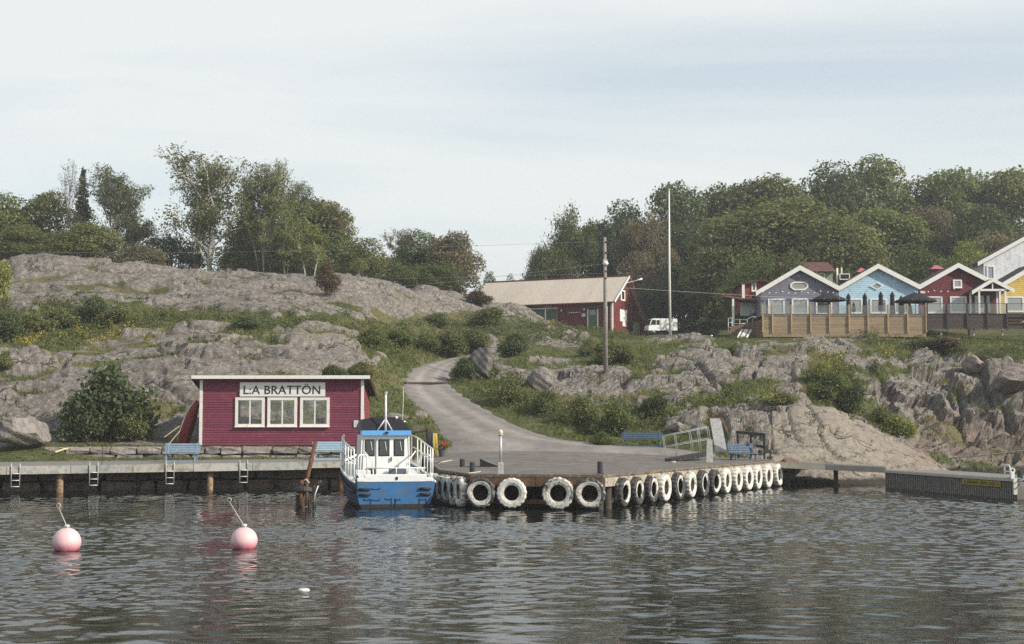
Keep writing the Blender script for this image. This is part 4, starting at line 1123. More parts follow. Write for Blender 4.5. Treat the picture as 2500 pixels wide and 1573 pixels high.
def build_grass():
    rng = np.random.default_rng(41)
    w = grass * vis * seen * (1 - path_s) * np.where(lawn > .5, .8, 1.0)
    n = 64000
    q, i, j = scatter(w, n, rng)
    lw = lawn[i, j]; dr = dry[i, j]
    patch = np.clip(.5 + 1.2 * fbm(q[:, 0] * .5, q[:, 1] * .4, 611, 3), 0, 1)
    h = np.where(lw > .5, rng.uniform(.04, .09, n), rng.uniform(.10, .34, n) * (.4 + .9 * patch) * np.where(q[:, 1] > 108, .4, 1))
    vs, cl = [], []
    for b in range(3):
        a = rng.uniform(0, 6.28, n); off = rng.normal(size=(n, 2)) * .07
        base = q + np.stack([off[:, 0], off[:, 1], np.full(n, -.02)], -1)
        wd = rng.uniform(.02, .045, n) * (1 + (lw > .5) * .8)
        t = np.stack([np.cos(a), np.sin(a), np.zeros(n)], -1) * wd[:, None]
        tip = base + np.stack([rng.normal(size=n) * .35 * h, rng.normal(size=n) * .35 * h, h], -1)
        vs.append(np.stack([base - t, base + t, tip], 1))
        tone = np.clip(.35 + .4 * (patch - .5) + dr * .35 + rng.normal(0, .15, n), 0, 1)
        cl.append(np.stack([tone, rng.uniform(size=n), np.zeros(n), np.ones(n)], -1))
    v = np.concatenate(vs).reshape(-1, 3); c = np.repeat(np.concatenate(cl), 3, 0)
    me = mesh_np('grass', v, np.arange(len(v)).reshape(-1, 3), {'leaf': c})
    me.materials.append(leaf_mat('turf_blade', (.085, .112, .032), (.145, .160, .050), (.27, .235, .105), .35))
    tag(link('grass', me), 'short and tufted grass covering the slopes between the rocks', 'grass', kind='stuff')
build_grass()
WEEDS = [[(1105, 885), (1200, 925), (1300, 940), (1420, 985), (1560, 985), (1700, 1000), (1660, 1050), (1520, 1070), (1400, 1055), (1290, 1020), (1190, 968), (1115, 925)],
         [(840, 800), (1000, 795), (1130, 780), (1330, 785), (1480, 800), (1600, 812), (1500, 835), (1240, 838), (1200, 850), (1100, 868), (1000, 885), (900, 870)],
         [(-60, 770), (120, 752), (340, 772), (400, 800), (300, 826), (180, 855), (-60, 860)],
         [(1780, 930), (1850, 925), (1960, 990), (1700, 1015), (1640, 1000), (1790, 975)],
         [(1990, 870), (2060, 880), (2110, 960), (2200, 1050), (2150, 1062), (2060, 1008), (1985, 985)],
         [(2090, 832), (2330, 832), (2330, 868), (2120, 868)], [(2400, 850), (2560, 830), (2560, 890), (2420, 905)],
         [(380, 765), (700, 785), (840, 785), (800, 805), (400, 802)]]
def build_weeds():
    rng = np.random.default_rng(43)
    w = np.zeros(Xg.shape)
    for p in WEEDS: w = np.maximum(w, inpoly(Uj, Vj, p))
    w = w * vis * (1 - path_s) * (Yg < 135) * np.clip(.5 + 2.2 * fbm(Xg * .6, Yg * .5, 621, 3), .03, 1.2)
    n = 5200
    q, i, j = scatter(w, n, rng)
    k = 13
    hh = rng.uniform(.18, .75, n)
    z = rng.uniform(.1, 1, (n, k)) * hh[:, None]
    sp_ = .09 + .16 * rng.uniform(size=(n, 1))
    c = np.stack([q[:, None, 0] + rng.normal(size=(n, k)) * sp_, q[:, None, 1] + rng.normal(size=(n, k)) * sp_, q[:, None, 2] + z], -1).reshape(-1, 3)
    tone = np.clip(np.repeat(rng.normal(.45, .2, n), k) + rng.normal(0, .14, n * k), 0, 1)
    me = leaves('undergrowth', c, rand_dirs(n * k, rng), .075, rng, tone)
    me.materials.append(leaf_mat('weed_leaf', (.065, .086, .032), (.115, .130, .048), (.22, .20, .09), .35))
    tag(link('undergrowth', me), 'knee-high leafy weeds on the banks beside the path', 'weeds', kind='stuff')
    FL = [([(20, 845), (70, 838), (110, 830), (70, 850)], 90), ([(110, 815), (250, 810), (370, 828), (250, 845), (120, 840)], 150), ([(1990, 868), (2060, 868), (2070, 915), (2010, 925)], 120), ([(1865, 985), (1905, 985), (1905, 1002), (1865, 1000)], 50), ([(1330, 788), (1460, 795), (1480, 808), (1340, 800)], 60), ([(2140, 858), (2200, 870), (2160, 885)], 40)]
    pts = []
    for poly, cnt in FL:
        ww = inpoly(Ugm, Vg, poly) * vis
        if ww.sum() < 1: continue
        f, _, _ = scatter(ww.astype(float), cnt, rng); pts.append(f)
    pts = np.concatenate(pts); pts = np.repeat(pts, 3, 0) + rng.normal(size=(len(pts) * 3, 3)) * .1; pts[:, 2] += rng.uniform(.2, .5, len(pts))
    me = leaves('yellow_flowers', pts, rand_dirs(len(pts), rng), .055, rng, rng.uniform(size=len(pts)))
    me.materials.append(leaf_mat('petal_yellow', (.45, .33, .03), (.55, .42, .05), (.6, .5, .12), .2))
    tag(link('yellow_flowers', me), 'small yellow wild flowers among the weeds', 'flowers', kind='stuff')
build_weeds()
# ------------------------------------------------------------------ quay in the middle
QA = Vector((-1.45, 49.6, 1.10)); QB = Vector((3.10, 48.9, 1.10)); QC = Vector((12.3, 66.8, 1.12))
QL = Vector((-2.75, 53.8, 1.12)); QM = Vector((-4.3, 68.6, 1.25))
def build_quay():
    q = thing('quay', (0, 0, 0), 'broad dark-decked timber quay hung with old tyres in the middle', 'quay')
    # deck as a gently rising sheet, thickened
    n = 22; vs = []; fs = []
    fr = [QL, QA, QB]
    def front(s):
        return QL.lerp(QA, s / .35) if s < .35 else QA.lerp(QB, (s - .35) / .65)
    backp = [P(1040, 1112, 69.5), P(1085, 1106, 69.8), P(1229, 1100.5, 70.4), P(1340, 1099.5, 70.6), P(1500, 1105, 70.2), P(1620, 1112, 69.5), P(1780, 1118, 68.2)]
    def back(s):
        k = s * (len(backp) - 1); i = min(int(k), len(backp) - 2); return backp[i].lerp(backp[i + 1], k - i)
    for i in range(n + 1):
        s = i / n; a, b = front(s), back(s)
        left, right = QL.lerp(QM, 1), QC
        for j in range(n + 1):
            t = j / n
            p = a.lerp(b, t)
            p.z = 1.10 + .02 * t + (b.z - 1.12) * t ** 1.6
            vs.append(p)
    # side boundaries follow the real edges
    for j in range(n + 1):
        t = j / n
        e = QB.lerp(QC, min(1, t / .93)) if t < .93 else QC.lerp(backp[-1], (t - .93) / .07)
        k = n * (n + 1) + j; dlt = Vector((e.x, e.y, vs[k].z)) - vs[k]
        for i in range(n + 1):
            w = (i / n) ** 2; vs[i * (n + 1) + j] = vs[i * (n + 1) + j] + Vector((dlt.x * w, dlt.y * w, 0))
        e = QL.lerp(QM, t); k = j; dlt = Vector((e.x, e.y, 0)) - Vector((vs[k].x, vs[k].y, 0))
        for i in range(n + 1):
            w = (1 - i / n) ** 3; vs[i * (n + 1) + j] = vs[i * (n + 1) + j] + Vector((dlt.x * w, dlt.y * w, 0))
    for i in range(n):
        for j in range(n):
            a = i * (n + 1) + j; fs.append((a, a + n + 1, a + n + 2, a + 1))
    mb = MB(); mb.add(vs, fs); mb.add([v - Vector((0, 0, .14)) for v in vs], [tuple(reversed(f)) for f in fs])
    deckm = pm('quay_decking', (.135, .114, .101), .9, .28, .9, .6, 9, (.215, .19, .17), .55, stretch=(.7, 2.4, 1), dist=.03)
    mb.build('deck', deckm, q)
    kerb = pm('kerb_timber', (.135, .115, .085), .9, .3, 4, .5, 30, (.24, .21, .16), .45)
    fasc = pm('rusty_beam', (.16, .085, .05), .85, .3, 5, .5, 40, (.08, .055, .04), .5)
    pale = pm('bleached_beam', (.42, .37, .29), .88, .25, 4, .5, 35, (.20, .15, .10), .45)
    up = Vector((0, 0, 1))
    def edge(a, b, nseg, mat_f, off=.0):
        d = (b - a); L = d.length; d.normalize(); nrm_ = Vector((d.y, -d.x, 0))
        for k in range(nseg):
            p0 = a + d * (L * k / nseg + .01); p1 = a + d * (L * (k + 1) / nseg - .01)
            piece_bar('kerb_beam', kerb, q, p0 + up * .045 - nrm_ * .08, p1 + up * .045 - nrm_ * .08, .17, .10)
            piece_bar('fascia_beam', mat_f, q, p0 - up * .17 + nrm_ * .035, p1 - up * .17 + nrm_ * .035, .12, .30)
    edge(QA, QB, 2, fasc); edge(QB, QC, 7, pale); edge(QL, QA, 2, DARKWOOD); edge(QM, QL, 4, DARKWOOD)
    # low waling and piles
    lo = Vector((0, 0, -.86))
    piece_bar('waling', fasc, q, QA + lo + Vector((.2, .3, 0)), QB + lo + Vector((-.2, .3, 0)), .16, .16)
    piece_bar('waling', DARKWOOD, q, QB + lo + Vector((-.1, .5, 0)), QC + lo + Vector((-.4, 0, 0)), .16, .16)
    for a, b, k in ((QA, QB, 3), (QB, QC, 7), (QL, QA, 2), (QM, QL, 4)):
        for i in range(k + 1):
            p = a.lerp(b, (i + .12) / (k + .24)); c = Vector((4.5, 58, 0)); inn = (c - Vector((p.x, p.y, 0))).normalized() * .45
            MB().tube([(p.x + inn.x, p.y + inn.y, -2), (p.x + inn.x, p.y + inn.y, .98)], .15, 10).build('pile', DARKWOOD, q, True)
    # dark stone fill set back under the deck
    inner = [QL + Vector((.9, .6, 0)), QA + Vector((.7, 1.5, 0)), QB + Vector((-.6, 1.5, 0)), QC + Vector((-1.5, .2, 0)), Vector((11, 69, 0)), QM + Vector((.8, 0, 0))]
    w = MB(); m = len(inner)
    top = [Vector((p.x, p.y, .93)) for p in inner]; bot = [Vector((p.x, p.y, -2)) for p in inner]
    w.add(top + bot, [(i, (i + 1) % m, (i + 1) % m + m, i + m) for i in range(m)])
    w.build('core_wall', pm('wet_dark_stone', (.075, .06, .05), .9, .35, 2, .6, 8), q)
    return q
def piece_bar(name, mat, parent, p, q, w, h):
    p, q = Vector(p), Vector(q); d = q - p
    rz = math.atan2(d.y, d.x); el = math.asin(max(-1, min(1, d.z / d.length)))
    return piece(name, mat, parent, (p + q) / 2, (d.length, w, h), (0, -el, rz))
build_quay()

# tyres: one carcass with tread lugs, side walls with worn white paint
def tyre_material():
    m, nt, b = new_mat('tyre'); L = nt.links
    tcn = N(nt, 'ShaderNodeTexCoord'); sp = N(nt, 'ShaderNodeSeparateXYZ'); L.new(tcn.outputs['Object'], sp.inputs[0])
    oi = N(nt, 'ShaderNodeObjectInfo'); cs = N(nt, 'ShaderNodeSeparateColor'); L.new(oi.outputs['Color'], cs.inputs[0])
    sq = N(nt, 'ShaderNodeVectorMath', _operation='MULTIPLY'); sq.inputs[1].default_value = (1, 0, 1); L.new(tcn.outputs['Object'], sq.inputs[0])
    ln_ = N(nt, 'ShaderNodeVectorMath', _operation='LENGTH'); L.new(sq.outputs[0], ln_.inputs[0])
    loc = N(nt, 'ShaderNodeVectorMath', _operation='ADD'); L.new(tcn.outputs['Object'], loc.inputs[0])
    rnd = N(nt, 'ShaderNodeMath', _operation='MULTIPLY'); rnd.inputs[1].default_value = 40; L.new(oi.outputs['Random'], rnd.inputs[0])
    cmb_ = N(nt, 'ShaderNodeCombineXYZ'); L.new(rnd.outputs[0], cmb_.inputs[0]); L.new(rnd.outputs[0], cmb_.inputs[2]); L.new(cmb_.outputs[0], loc.inputs[1])
    n1 = N(nt, 'ShaderNodeTexNoise', Scale=3.2, Detail=9.0, Roughness=.72); L.new(loc.outputs[0], n1.inputs['Vector'])
    # paint keeps on the shoulder ring, wears off outwards; R = paint coverage, G = reach over the tread
    dist_ = N(nt, 'ShaderNodeMath', _operation='SUBTRACT'); dist_.inputs[1].default_value = .35; L.new(ln_.outputs[0], dist_.inputs[0])
    ab = N(nt, 'ShaderNodeMath', _operation='ABSOLUTE'); L.new(dist_.outputs[0], ab.inputs[0])
    reach = N(nt, 'ShaderNodeMath', _operation='DIVIDE'); L.new(ab.outputs[0], reach.inputs[0]); L.new(cs.outputs['Green'], reach.inputs[1])
    s1 = N(nt, 'ShaderNodeMath', _operation='ADD'); L.new(n1.outputs['Fac'], s1.inputs[0]); L.new(cs.outputs['Red'], s1.inputs[1])
    s2 = N(nt, 'ShaderNodeMath', _operation='SUBTRACT'); L.new(s1.outputs[0], s2.inputs[0]); L.new(reach.outputs[0], s2.inputs[1])
    mr = N(nt, 'ShaderNodeMapRange'); mr.inputs['From Min'].default_value = .08; mr.inputs['From Max'].default_value = .24; L.new(s2.outputs[0], mr.inputs['Value'])
    paint = N(nt, 'ShaderNodeValToRGB'); e = paint.color_ramp.elements
    e[0].position = .35; e[0].color = (.50, .46, .38, 1); e[1].position = .6; e[1].color = (.78, .76, .69, 1)
    n2 = N(nt, 'ShaderNodeTexNoise', Scale=9.0, Detail=6.0); L.new(loc.outputs[0], n2.inputs['Vector']); L.new(n2.outputs['Fac'], paint.inputs[0])
    rub = N(nt, 'ShaderNodeValToRGB'); e = rub.color_ramp.elements
    e[0].position = .35; e[0].color = (.018, .017, .017, 1); e[1].position = .68; e[1].color = (.095, .09, .085, 1); L.new(n2.outputs['Fac'], rub.inputs[0])
    mix = N(nt, 'ShaderNodeMixRGB'); L.new(mr.outputs[0], mix.inputs[0]); L.new(rub.outputs[0], mix.inputs[1]); L.new(paint.outputs[0], mix.inputs[2])
    # rust bleeding from the rim edge
    n3 = N(nt, 'ShaderNodeTexNoise', Scale=4.0, Detail=6.0); L.new(loc.outputs[0], n3.inputs['Vector'])
    rr = N(nt, 'ShaderNodeMath', _operation='MULTIPLY_ADD'); rr.inputs[1].default_value = -5.0; rr.inputs[2].default_value = 1.15; L.new(ln_.outputs[0], rr.inputs[0])
    r2 = N(nt, 'ShaderNodeMath', _operation='ADD'); L.new(rr.outputs[0], r2.inputs[0]); L.new(n3.outputs['Fac'], r2.inputs[1])
    r3 = N(nt, 'ShaderNodeMapRange'); r3.inputs['From Min'].default_value = .18; r3.inputs['From Max'].default_value = .42; r3.inputs['To Max'].default_value = .6; L.new(r2.outputs[0], r3.inputs['Value'])
    mix2 = N(nt, 'ShaderNodeMixRGB', Color2=(.23, .10, .045, 1)); L.new(r3.outputs[0], mix2.inputs[0]); L.new(mix.outputs[0], mix2.inputs[1])
    L.new(mix2.outputs[0], b.inputs['Base Color']); b.inputs['Roughness'].default_value = .75
    bp = N(nt, 'ShaderNodeBump', Strength=.4, Distance=.01); L.new(n2.outputs['Fac'], bp.inputs['Height']); L.new(bp.outputs[0], b.inputs['Normal'])
    return m
TYREM = tyre_material()
def tyre_mesh(R0=.53, r0=.27, w=.29, n=72):
    mb = MB(); prof = []
    hw = w / 2
    base = [(r0, -hw * .62), (r0 + .02, -hw * .80), (R0 * .70, -hw * 1.0), (R0 * .90, -hw * .96), (R0 * .985, -hw * .74), (R0, -hw * .3), (R0, hw * .3), (R0 * .985, hw * .74), (R0 * .90, hw * .96), (R0 * .70, hw), (r0 + .02, hw * .80), (r0, hw * .62), (r0 + .045, hw * .45), (R0 * .86, hw * .62), (R0 * .86, -hw * .62), (r0 + .045, -hw * .45)]
    m = len(base); o = 0
    for k in range(n):
        a = 2 * math.pi * k / n; lug = (k // 2) % 2
        for i, (r, h) in enumerate(base):
            rr = r
            if i in (4, 5, 6, 7) and lug: rr = r * (.955 if i in (4, 7) else .972)
            if i in (3, 8) and lug: rr = r * .985
            mb.v.append((rr * math.cos(a), h, rr * math.sin(a)))
    for k in range(n):
        for j in range(m):
            mb.f.append((k * m + j, k * m + (j + 1) % m, ((k + 1) % n) * m + (j + 1) % m, ((k + 1) % n) * m + j))
    import bmesh
    me = mb.mesh('tyre'); bm = bmesh.new(); bm.from_mesh(me); bmesh.ops.recalc_face_normals(bm, faces=bm.faces); bm.to_mesh(me); bm.free()
    me.materials.append(TYREM); return me
TYRE = tyre_mesh()
CHAIN = pm('rusty_chain', (.11, .075, .055), .8, .3, 20, .5, 90)
def ring_mesh():
    m = pm('worn_ring_paint', (.66, .63, .56), .75, .12, 5, .2, 50, (.16, .14, .125), .36)
    mb = MB(); n = 56
    for k in range(n):
        a = 2 * math.pi * k / n; q = .045 * math.sin(a * 2.3 + .6) * math.sin(a * 1.1)
        for r, h in ((.283, .116), (.300, .131), (.371, .149), (.415 + q, .1478)): mb.v.append((r * math.cos(a), -h, r * math.sin(a)))
    for k in range(n):
        for j in range(3): b = (k + 1) % n; mb.f.append((k * 4 + j, k * 4 + j + 1, b * 4 + j + 1, b * 4 + j))
    me = mb.mesh('painted_ring'); me.materials.append(m); return me
RING = ring_mesh()
def hang_tyre(p, nrm_, label, paint, reach, size=1.0, zc=.555, tilt=0.0, spin=0.0):
    t = thing('tyre', (p.x + nrm_.x * .20, p.y + nrm_.y * .20, zc), label, 'tyre', math.atan2(nrm_.y, nrm_.x) + math.pi / 2, 'tyre fenders hung round the quay')
    b = link('carcass', TYRE, t); b.color = (paint, reach, random.random(), 1); b.scale = (size, size, size); b.rotation_euler = (tilt, spin, 0)
    if paint < .40:      # the old white ring painted round the bead, worn through in places
        ring = link('painted_ring', RING, t); ring.scale = (size, size, size); ring.rotation_euler = (tilt, spin + 1.3, 0)
    for sx in (-.09, .09):
        MB().tube([(sx * .6, .05, .46 * size), (sx, .15, .62), (sx, .17, 1.0 - zc + .05)], .014, 5).build('chain', CHAIN, t)
    return t
def along(a, b, u):
    """point of the edge a-b that lies on the sight line through photo column u"""
    k = (u - 1250) / FPX / (CT + .005); d = b - a
    t = (k * a.y - a.x) / (d.x - k * d.y); return a + d * t
nF = Vector((-.152, -.988, 0)).normalized()
nR = Vector(((QC - QB).y, -(QC - QB).x, 0)).normalized()
nL = Vector(((QA - QL).y, -(QA - QL).x, 0)).normalized()
for u, lab, pa, re, sz in ((1176.7, 'dirty grey truck tyre with half worn white ring, leftmost on the quay front', .34, .19, 1.0), (1251.5, 'cleanest white painted tyre with rusty rim on the quay front', .75, .5, .985),
                           (1364.5, 'tyre with zigzag tread band and white upper half, third on the quay front', .33, .23, 1.05), (1441, 'blackened tyre with pale rim ring at the right corner of the quay front', .33, .19, 1.03)):
    hang_tyre(along(QA, QB, u), nF, lab, pa, re, sz, .56, random.uniform(-.05, .03), random.uniform(0, 6))
SIDE = [(1506, .36, .18, 'first tyre round the corner of the quay, dark with a worn white ring'), (1540.5, .37, .18, 'second tyre on the long side of the quay, dark with worn white ring'), (1576, .38, .17, 'third tyre on the long side, black with thin white ring'),
        (1608, .42, .24, 'greyish white tyre between two black ones, fourth on the long side'), (1641, .35, .17, 'fifth tyre on the long side, black with white ring'), (1672, .42, .22, 'sixth tyre on the long side, whitened with black lip'),
        (1701.5, .36, .18, 'seventh tyre on the long side, black with smeared white patch'), (1730, .28, .16, 'blackest tyre on the long side just before the white ones begin'), (1758, .52, .34, 'first of the six white tyres at the far end of the quay'),
        (1786, .50, .32, 'second of the six white tyres at the far end of the quay'), (1812, .50, .32, 'third of the six white tyres, with rusty rim hole'), (1835, .48, .30, 'fourth of the six white tyres, with rusty smear'),
        (1860, .52, .34, 'last but one white tyre at the far corner of the quay'), (1886, .54, .32, 'white tyre with black inner ring at the very far corner of the quay')]
for u, pa, re, lab in SIDE:
    hang_tyre(along(QB, QC, u), nR, lab, pa, re, random.uniform(.95, 1.02), .54, random.uniform(-.06, .04), random.uniform(0, 6))
for k, s in enumerate((.10, .30, .5, .70, .90)):
    labs = ('tyre beside the white stern of the boat, nearest the boat in the edge-on row', 'second edge-on tyre from the boat on the short chamfer of the quay', 'middle edge-on tyre streaked with white on the short chamfer', 'edge-on tyre next to last before the quay front corner', 'edge-on tyre with white drips at the left front corner of the quay')
    hang_tyre(QL.lerp(QA, s), nL, labs[k], .34, .22, 1.0, .56, random.uniform(-.06, .04), random.uniform(0, 6))

# bollards, harbour light, wedge ramp on the quay
BOLL = pm('bollard_iron', (.040, .042, .046), .55, .25, 8, .2, 60)
def bollard(u, vb, z, h, r, label, base=None):
    D = Dz(vb, z); p = P(u, vb, D)
    t = thing('bollard', (p.x, p.y, z), label, 'bollard', 0, 'iron mooring bollards')
    MB().lathe([(0, h), (r * .92, h), (r, h - .02), (r, .03), (0, .03)], 14).build('post', BOLL, t, False)
    MB().box((0, 0, .012), (r * 3, r * 2.6, .03)).build('foot_plate', base or RUSTY, t)
YEL = pm('yellow_paint', (.62, .50, .16), .7, .15, 6, .2, 40)
bollard(1128.6, 1143, 1.135, .37, .105, 'black bollard with yellowish foot behind the edge-on tyres', YEL)
bollard(1153, 1156.5, 1.105, .42, .10, 'black bollard at the left front corner of the quay', YEL)
bollard(1465, 1158, 1.105, .46, .10, 'black bollard at the right front corner of the quay')
bollard(1857, 1124, 1.13, .50, .125, 'black bollard under the dark frame at the far corner of the quay')
def harbour_light():
    D = Dz(1159, 1.10); p = P(1222, 1159, D)
    t = thing('harbour_light', (p.x, p.y, 1.10), 'slim grey harbour light post with pale lamp head on the quay front edge', 'light post')
    MB().box((0, 0, .22), (.20, .20, .44)).build('base_box', GALV, t, bevel=.015)
    MB().tube([(0, 0, .42), (0, 0, 1.42)], .055, 10).build('pole', GALV, t, True)
    MB().lathe([(.0, 1.40), (.10, 1.42), (.10, 1.45), (.05, 1.46)], 12).build('collar', GALV, t)
    MB().lathe([(.05, 1.45), (.085, 1.49), (.085, 1.56), (.05, 1.61), (0, 1.62)], 12).build('lamp_head', pm('lamp_glass', (.72, .68, .42), .3, .05, 5, 0), t, True)
harbour_light()
def wedge():
    D = Dz(1144.5, 1.13); p = P(1205, 1144.5, D)
    t = thing('ramp', (p.x, p.y, 1.12), 'dark wedge-shaped loading ramp lying on the quay behind the light post', 'ramp')
    MB().prism([(-.55, 0), (.62, 0), (.55, .04), (.10, .14), (-.25, .27), (-.55, .42)], 0, .04).build('side_plate', BLACKP, t)
    MB().prism([(-.55, 0), (.62, 0), (.55, .04), (.10, .14), (-.25, .27), (-.55, .42)], .9, .94).build('side_plate', BLACKP, t)
    mb = MB(); pr = [(-.57, .43), (-.25, .285), (.10, .155), (.66, .035)]
    for (x0, z0), (x1, z1) in zip(pr[:-1], pr[1:]): mb.slab([(x0, .02, z0), (x1, .02, z1), (x1, .92, z1), (x0, .92, z0)], .02)
    mb.build('tread_plate', pm('dull_steel', (.15, .14, .135), .6, .2, 6, .2, 40), t)
wedge()

# ------------------------------------------------------------------ gangway, landing flaps, bench and frame at the far end of the quay
RAILG = pm('dull_rail_grey', (.34, .34, .34), .6, .12, 6, .05, 60)
def gangway():
    t = thing('gangway', (0, 0, 0), 'aluminium boarding gangway with handrails resting on the quay deck', 'gangway')
    a, b = P(1628, 1127, 63.0), P(1732, 1108.5, 64.6)
    off = Vector((.05, 1.0, .03))
    for o in (Vector(), off): MB().bar(a + o, b + o, .10, .17).build('side_beam', BLACKP, t)
    tread = MB()
    for k in range(9): 
        c = a.lerp(b, (k + .5) / 9) + off / 2; tread.bar(c - off / 2, c + off / 2, .2, .03)
    tread.build('tread', GALV, t)
    MB().box(a + Vector((.10, -.02, -.02)), (.34, .22, .30)).build('wheel_block', BLACKP, t, bevel=.03)
    for o, nm in ((Vector((0, -.04, 0)), 0), (off, 1)):
        rl = MB(); 
        top = [P(1620, 1066, 63.0) + o, P(1680, 1054, 63.8) + o, P(1730, 1043, 64.6) + o]
        mid = [P(1621, 1093, 63.0) + o, P(1735, 1072, 64.6) + o]
        rl.tube(top, .015, 6); rl.tube(mid, .012, 6)
        rl.build('handrail', RAILG, t, True)
        for u0, v0, u1, v1, D in ((1620, 1066, 1629, 1127, 63.0), (1649, 1061, 1656, 1116, 63.4), (1685, 1053, 1694, 1110, 63.9), (1706, 1049, 1713, 1110, 64.2), (1729, 1042, 1736, 1088, 64.6)):
            MB().tube([P(u0, v0, D) + o, P(u1, v1, D) + o], .013, 6).build('stanchion', RAILG, t, True)
gangway()
def flap(u0, u1, vb, vt, ub0, ub1, D, lean, label, holes, th=.05, side=None):
    p = P((ub0 + ub1) / 2, vb, D)
    t = thing('landing_flap', (p.x, p.y, p.z), label, 'landing ramp', 0, None)
    w0, w1 = M(ub1 - ub0, D) / 2, M(u1 - u0, D) / 2; h = M(vb - vt, D); sx = M((u0 + u1) / 2 - (ub0 + ub1) / 2, D)
    mb = MB(); pts = [(-w0, 0, 0), (w0, 0, 0), (sx + w1, lean, h), (sx - w1, lean, h)]
    mb.add(pts + [(x, y + th, z) for x, y, z in pts], [(0, 1, 2, 3), (7, 6, 5, 4), (0, 4, 5, 1), (1, 5, 6, 2), (2, 6, 7, 3), (3, 7, 4, 0)])
    mb.build('plate', pm('scuffed_aluminium', (.46, .45, .44), .6, .14, 5, .2, 50, (.33, .31, .30), .5), t)
    if holes:
        hb = MB()
        for r in range(9):
            for c in range(3):
                f = (r + .6) / 9.6; x = (c - 1) * .16 * (1 - f * .1) + sx * f; y = lean * f - .012; z = h * f
                hb.tube([(x, y, z), (x, y + .008, z)], .022, 6)
        hb.build('grip_studs', WHITE2, t)
        mb = MB().bar((sx - w1, lean + .03, h + .02), (sx + w1 + .06, lean + .03, h + .02), .10, .05); mb.bar((sx + w1 + .03, lean, h), (sx + w1 + .30, lean + .1, h * .62), .07, .12)
        mb.build('rusty_cap', RUSTY, t)
    else:
        MB().box((0, .05, .02), (w0 * 2.3, .14, .05)).build('hinge', BLACKP, t)
flap(1727, 1740, 1133, 1074, 1724, 1741, 62.6, .05, 'narrow pale grey steel plate standing upright beside the gangway', False)
flap(1736, 1763, 1103, 1021, 1747, 1775, 66.0, .35, 'tall tilted aluminium landing ramp studded with grip dots', True)

BLUE = pm('bench_dark_blue', (.055, .105, .175), .6, .2, 5, .2, 40, (.12, .15, .19), .3)
LBLUE = pm('bench_pale_blue', (.30, .43, .52), .6, .12, 5, .2, 40, (.42, .50, .55), .3)
GBLUE = pm('bench_grey_blue', (.215, .295, .375), .65, .14, 5, .2, 40, (.32, .37, .42), .3)
def bench(p, rz, W, mat, label, style=0):
    t = thing('bench', p, label, 'bench', rz, 'wooden benches along the waterfront')
    for k in range(4 if style != 2 else 3):
        z = .50 + k * .105; MB().box((0, .20 + k * .035, z), (W, .03, .092), (R(-14), 0, 0)).build('backrest_slat', mat, t, bevel=.008)
    for k in range(4):
        MB().box((0, -.26 + k * .11, .42), (W, .095, .035)).build('seat_slat', mat, t, bevel=.008)
    for sx in (-1, 1):
        x = sx * (W / 2 - .16)
        f = MB(); f.bar((x, -.24, 0), (x, -.20, .40), .07); f.bar((x, .28, 0), (x, .17, .42), .07); f.bar((x, .17, .40), (x, .335, .88), .06); f.bar((x, -.28, .385), (x, .24, .385), .06)
        f.build('leg_frame', mat, t)
    MB().box((0, -.22, .06), (W - .3, .05, .10)).build('stretcher', mat, t)
    return t
DOCK_Z = 1.14
b1 = P(460, 1127, 66.2); bench((b1.x, 64.4 + .4, 1.15), R(2), 1.60, GBLUE, 'grey-blue bench on the left pier beside the red hut corner')
b2 = P(801, 1120, 67.0); bench((b2.x, 67.0, 1.20), R(3), 1.52, LBLUE, 'pale blue bench on the pier behind the leaning rusty pole')
b3 = P(1568, 1087, 71.5); bench((b3.x, b3.y, ground(b3.x, b3.y) + .02), R(-4), 2.05, BLUE, 'long dark blue bench against the green bank', 2)
def frame_bench():
    p = P(1815, 1119, 65.2)
    t = bench((p.x, p.y, 1.13), R(22), 1.35, BLUE, 'dark blue bench on the far corner of the quay under the black frame')
frame_bench()
def black_frame():
    t = thing('frame', (0, 0, 0), 'black timber frame with crossbar standing round the bench at the quay end', 'frame')
    D = 65.6
    MB().bar(P(1797, 1055, D), P(1868, 1062, D - .3), .10, .13).build('crossbar', BLACKP, t)
    for u, v0, v1 in ((1866, 1062, 1121), (1801, 1057, 1120), (1833, 1059, 1082)):
        MB().bar(P(u, v0, D), P(u, v1, D), .08, .08).build('post', BLACKP, t)
    MB().bar(P(1846, 1088, D - .1), P(1868, 1092, D - .3), .09, .12).build('side_rail', BLACKP, t)
black_frame()
def rope_line(name, pts, r, label, mat=ROPEM, cat='rope', n=6):
    mb = MB().tube(pts, r, n); return tag(mb.build(name, mat, None, True), label, cat)
rope_line('rope', [P(1640, 1139, 62.4), P(1660, 1137, 62.5), P(1676, 1140, 62.3), P(1700, 1136, 62.7), P(1724, 1134, 62.8)], .025, 'pale rope lying along the quay edge below the gangway')
def white_block():
    p = P(1643.5, 1141, 62.2); t = tag(MB().lathe([(0, .18), (.11, .18), (.13, .15), (.13, 0), (0, 0)], 12, c=(p.x, p.y, 1.11)).build('mooring_block', CONCRETE, None), 'small pale concrete mooring block by the lower end of the gangway', 'mooring block')
white_block()
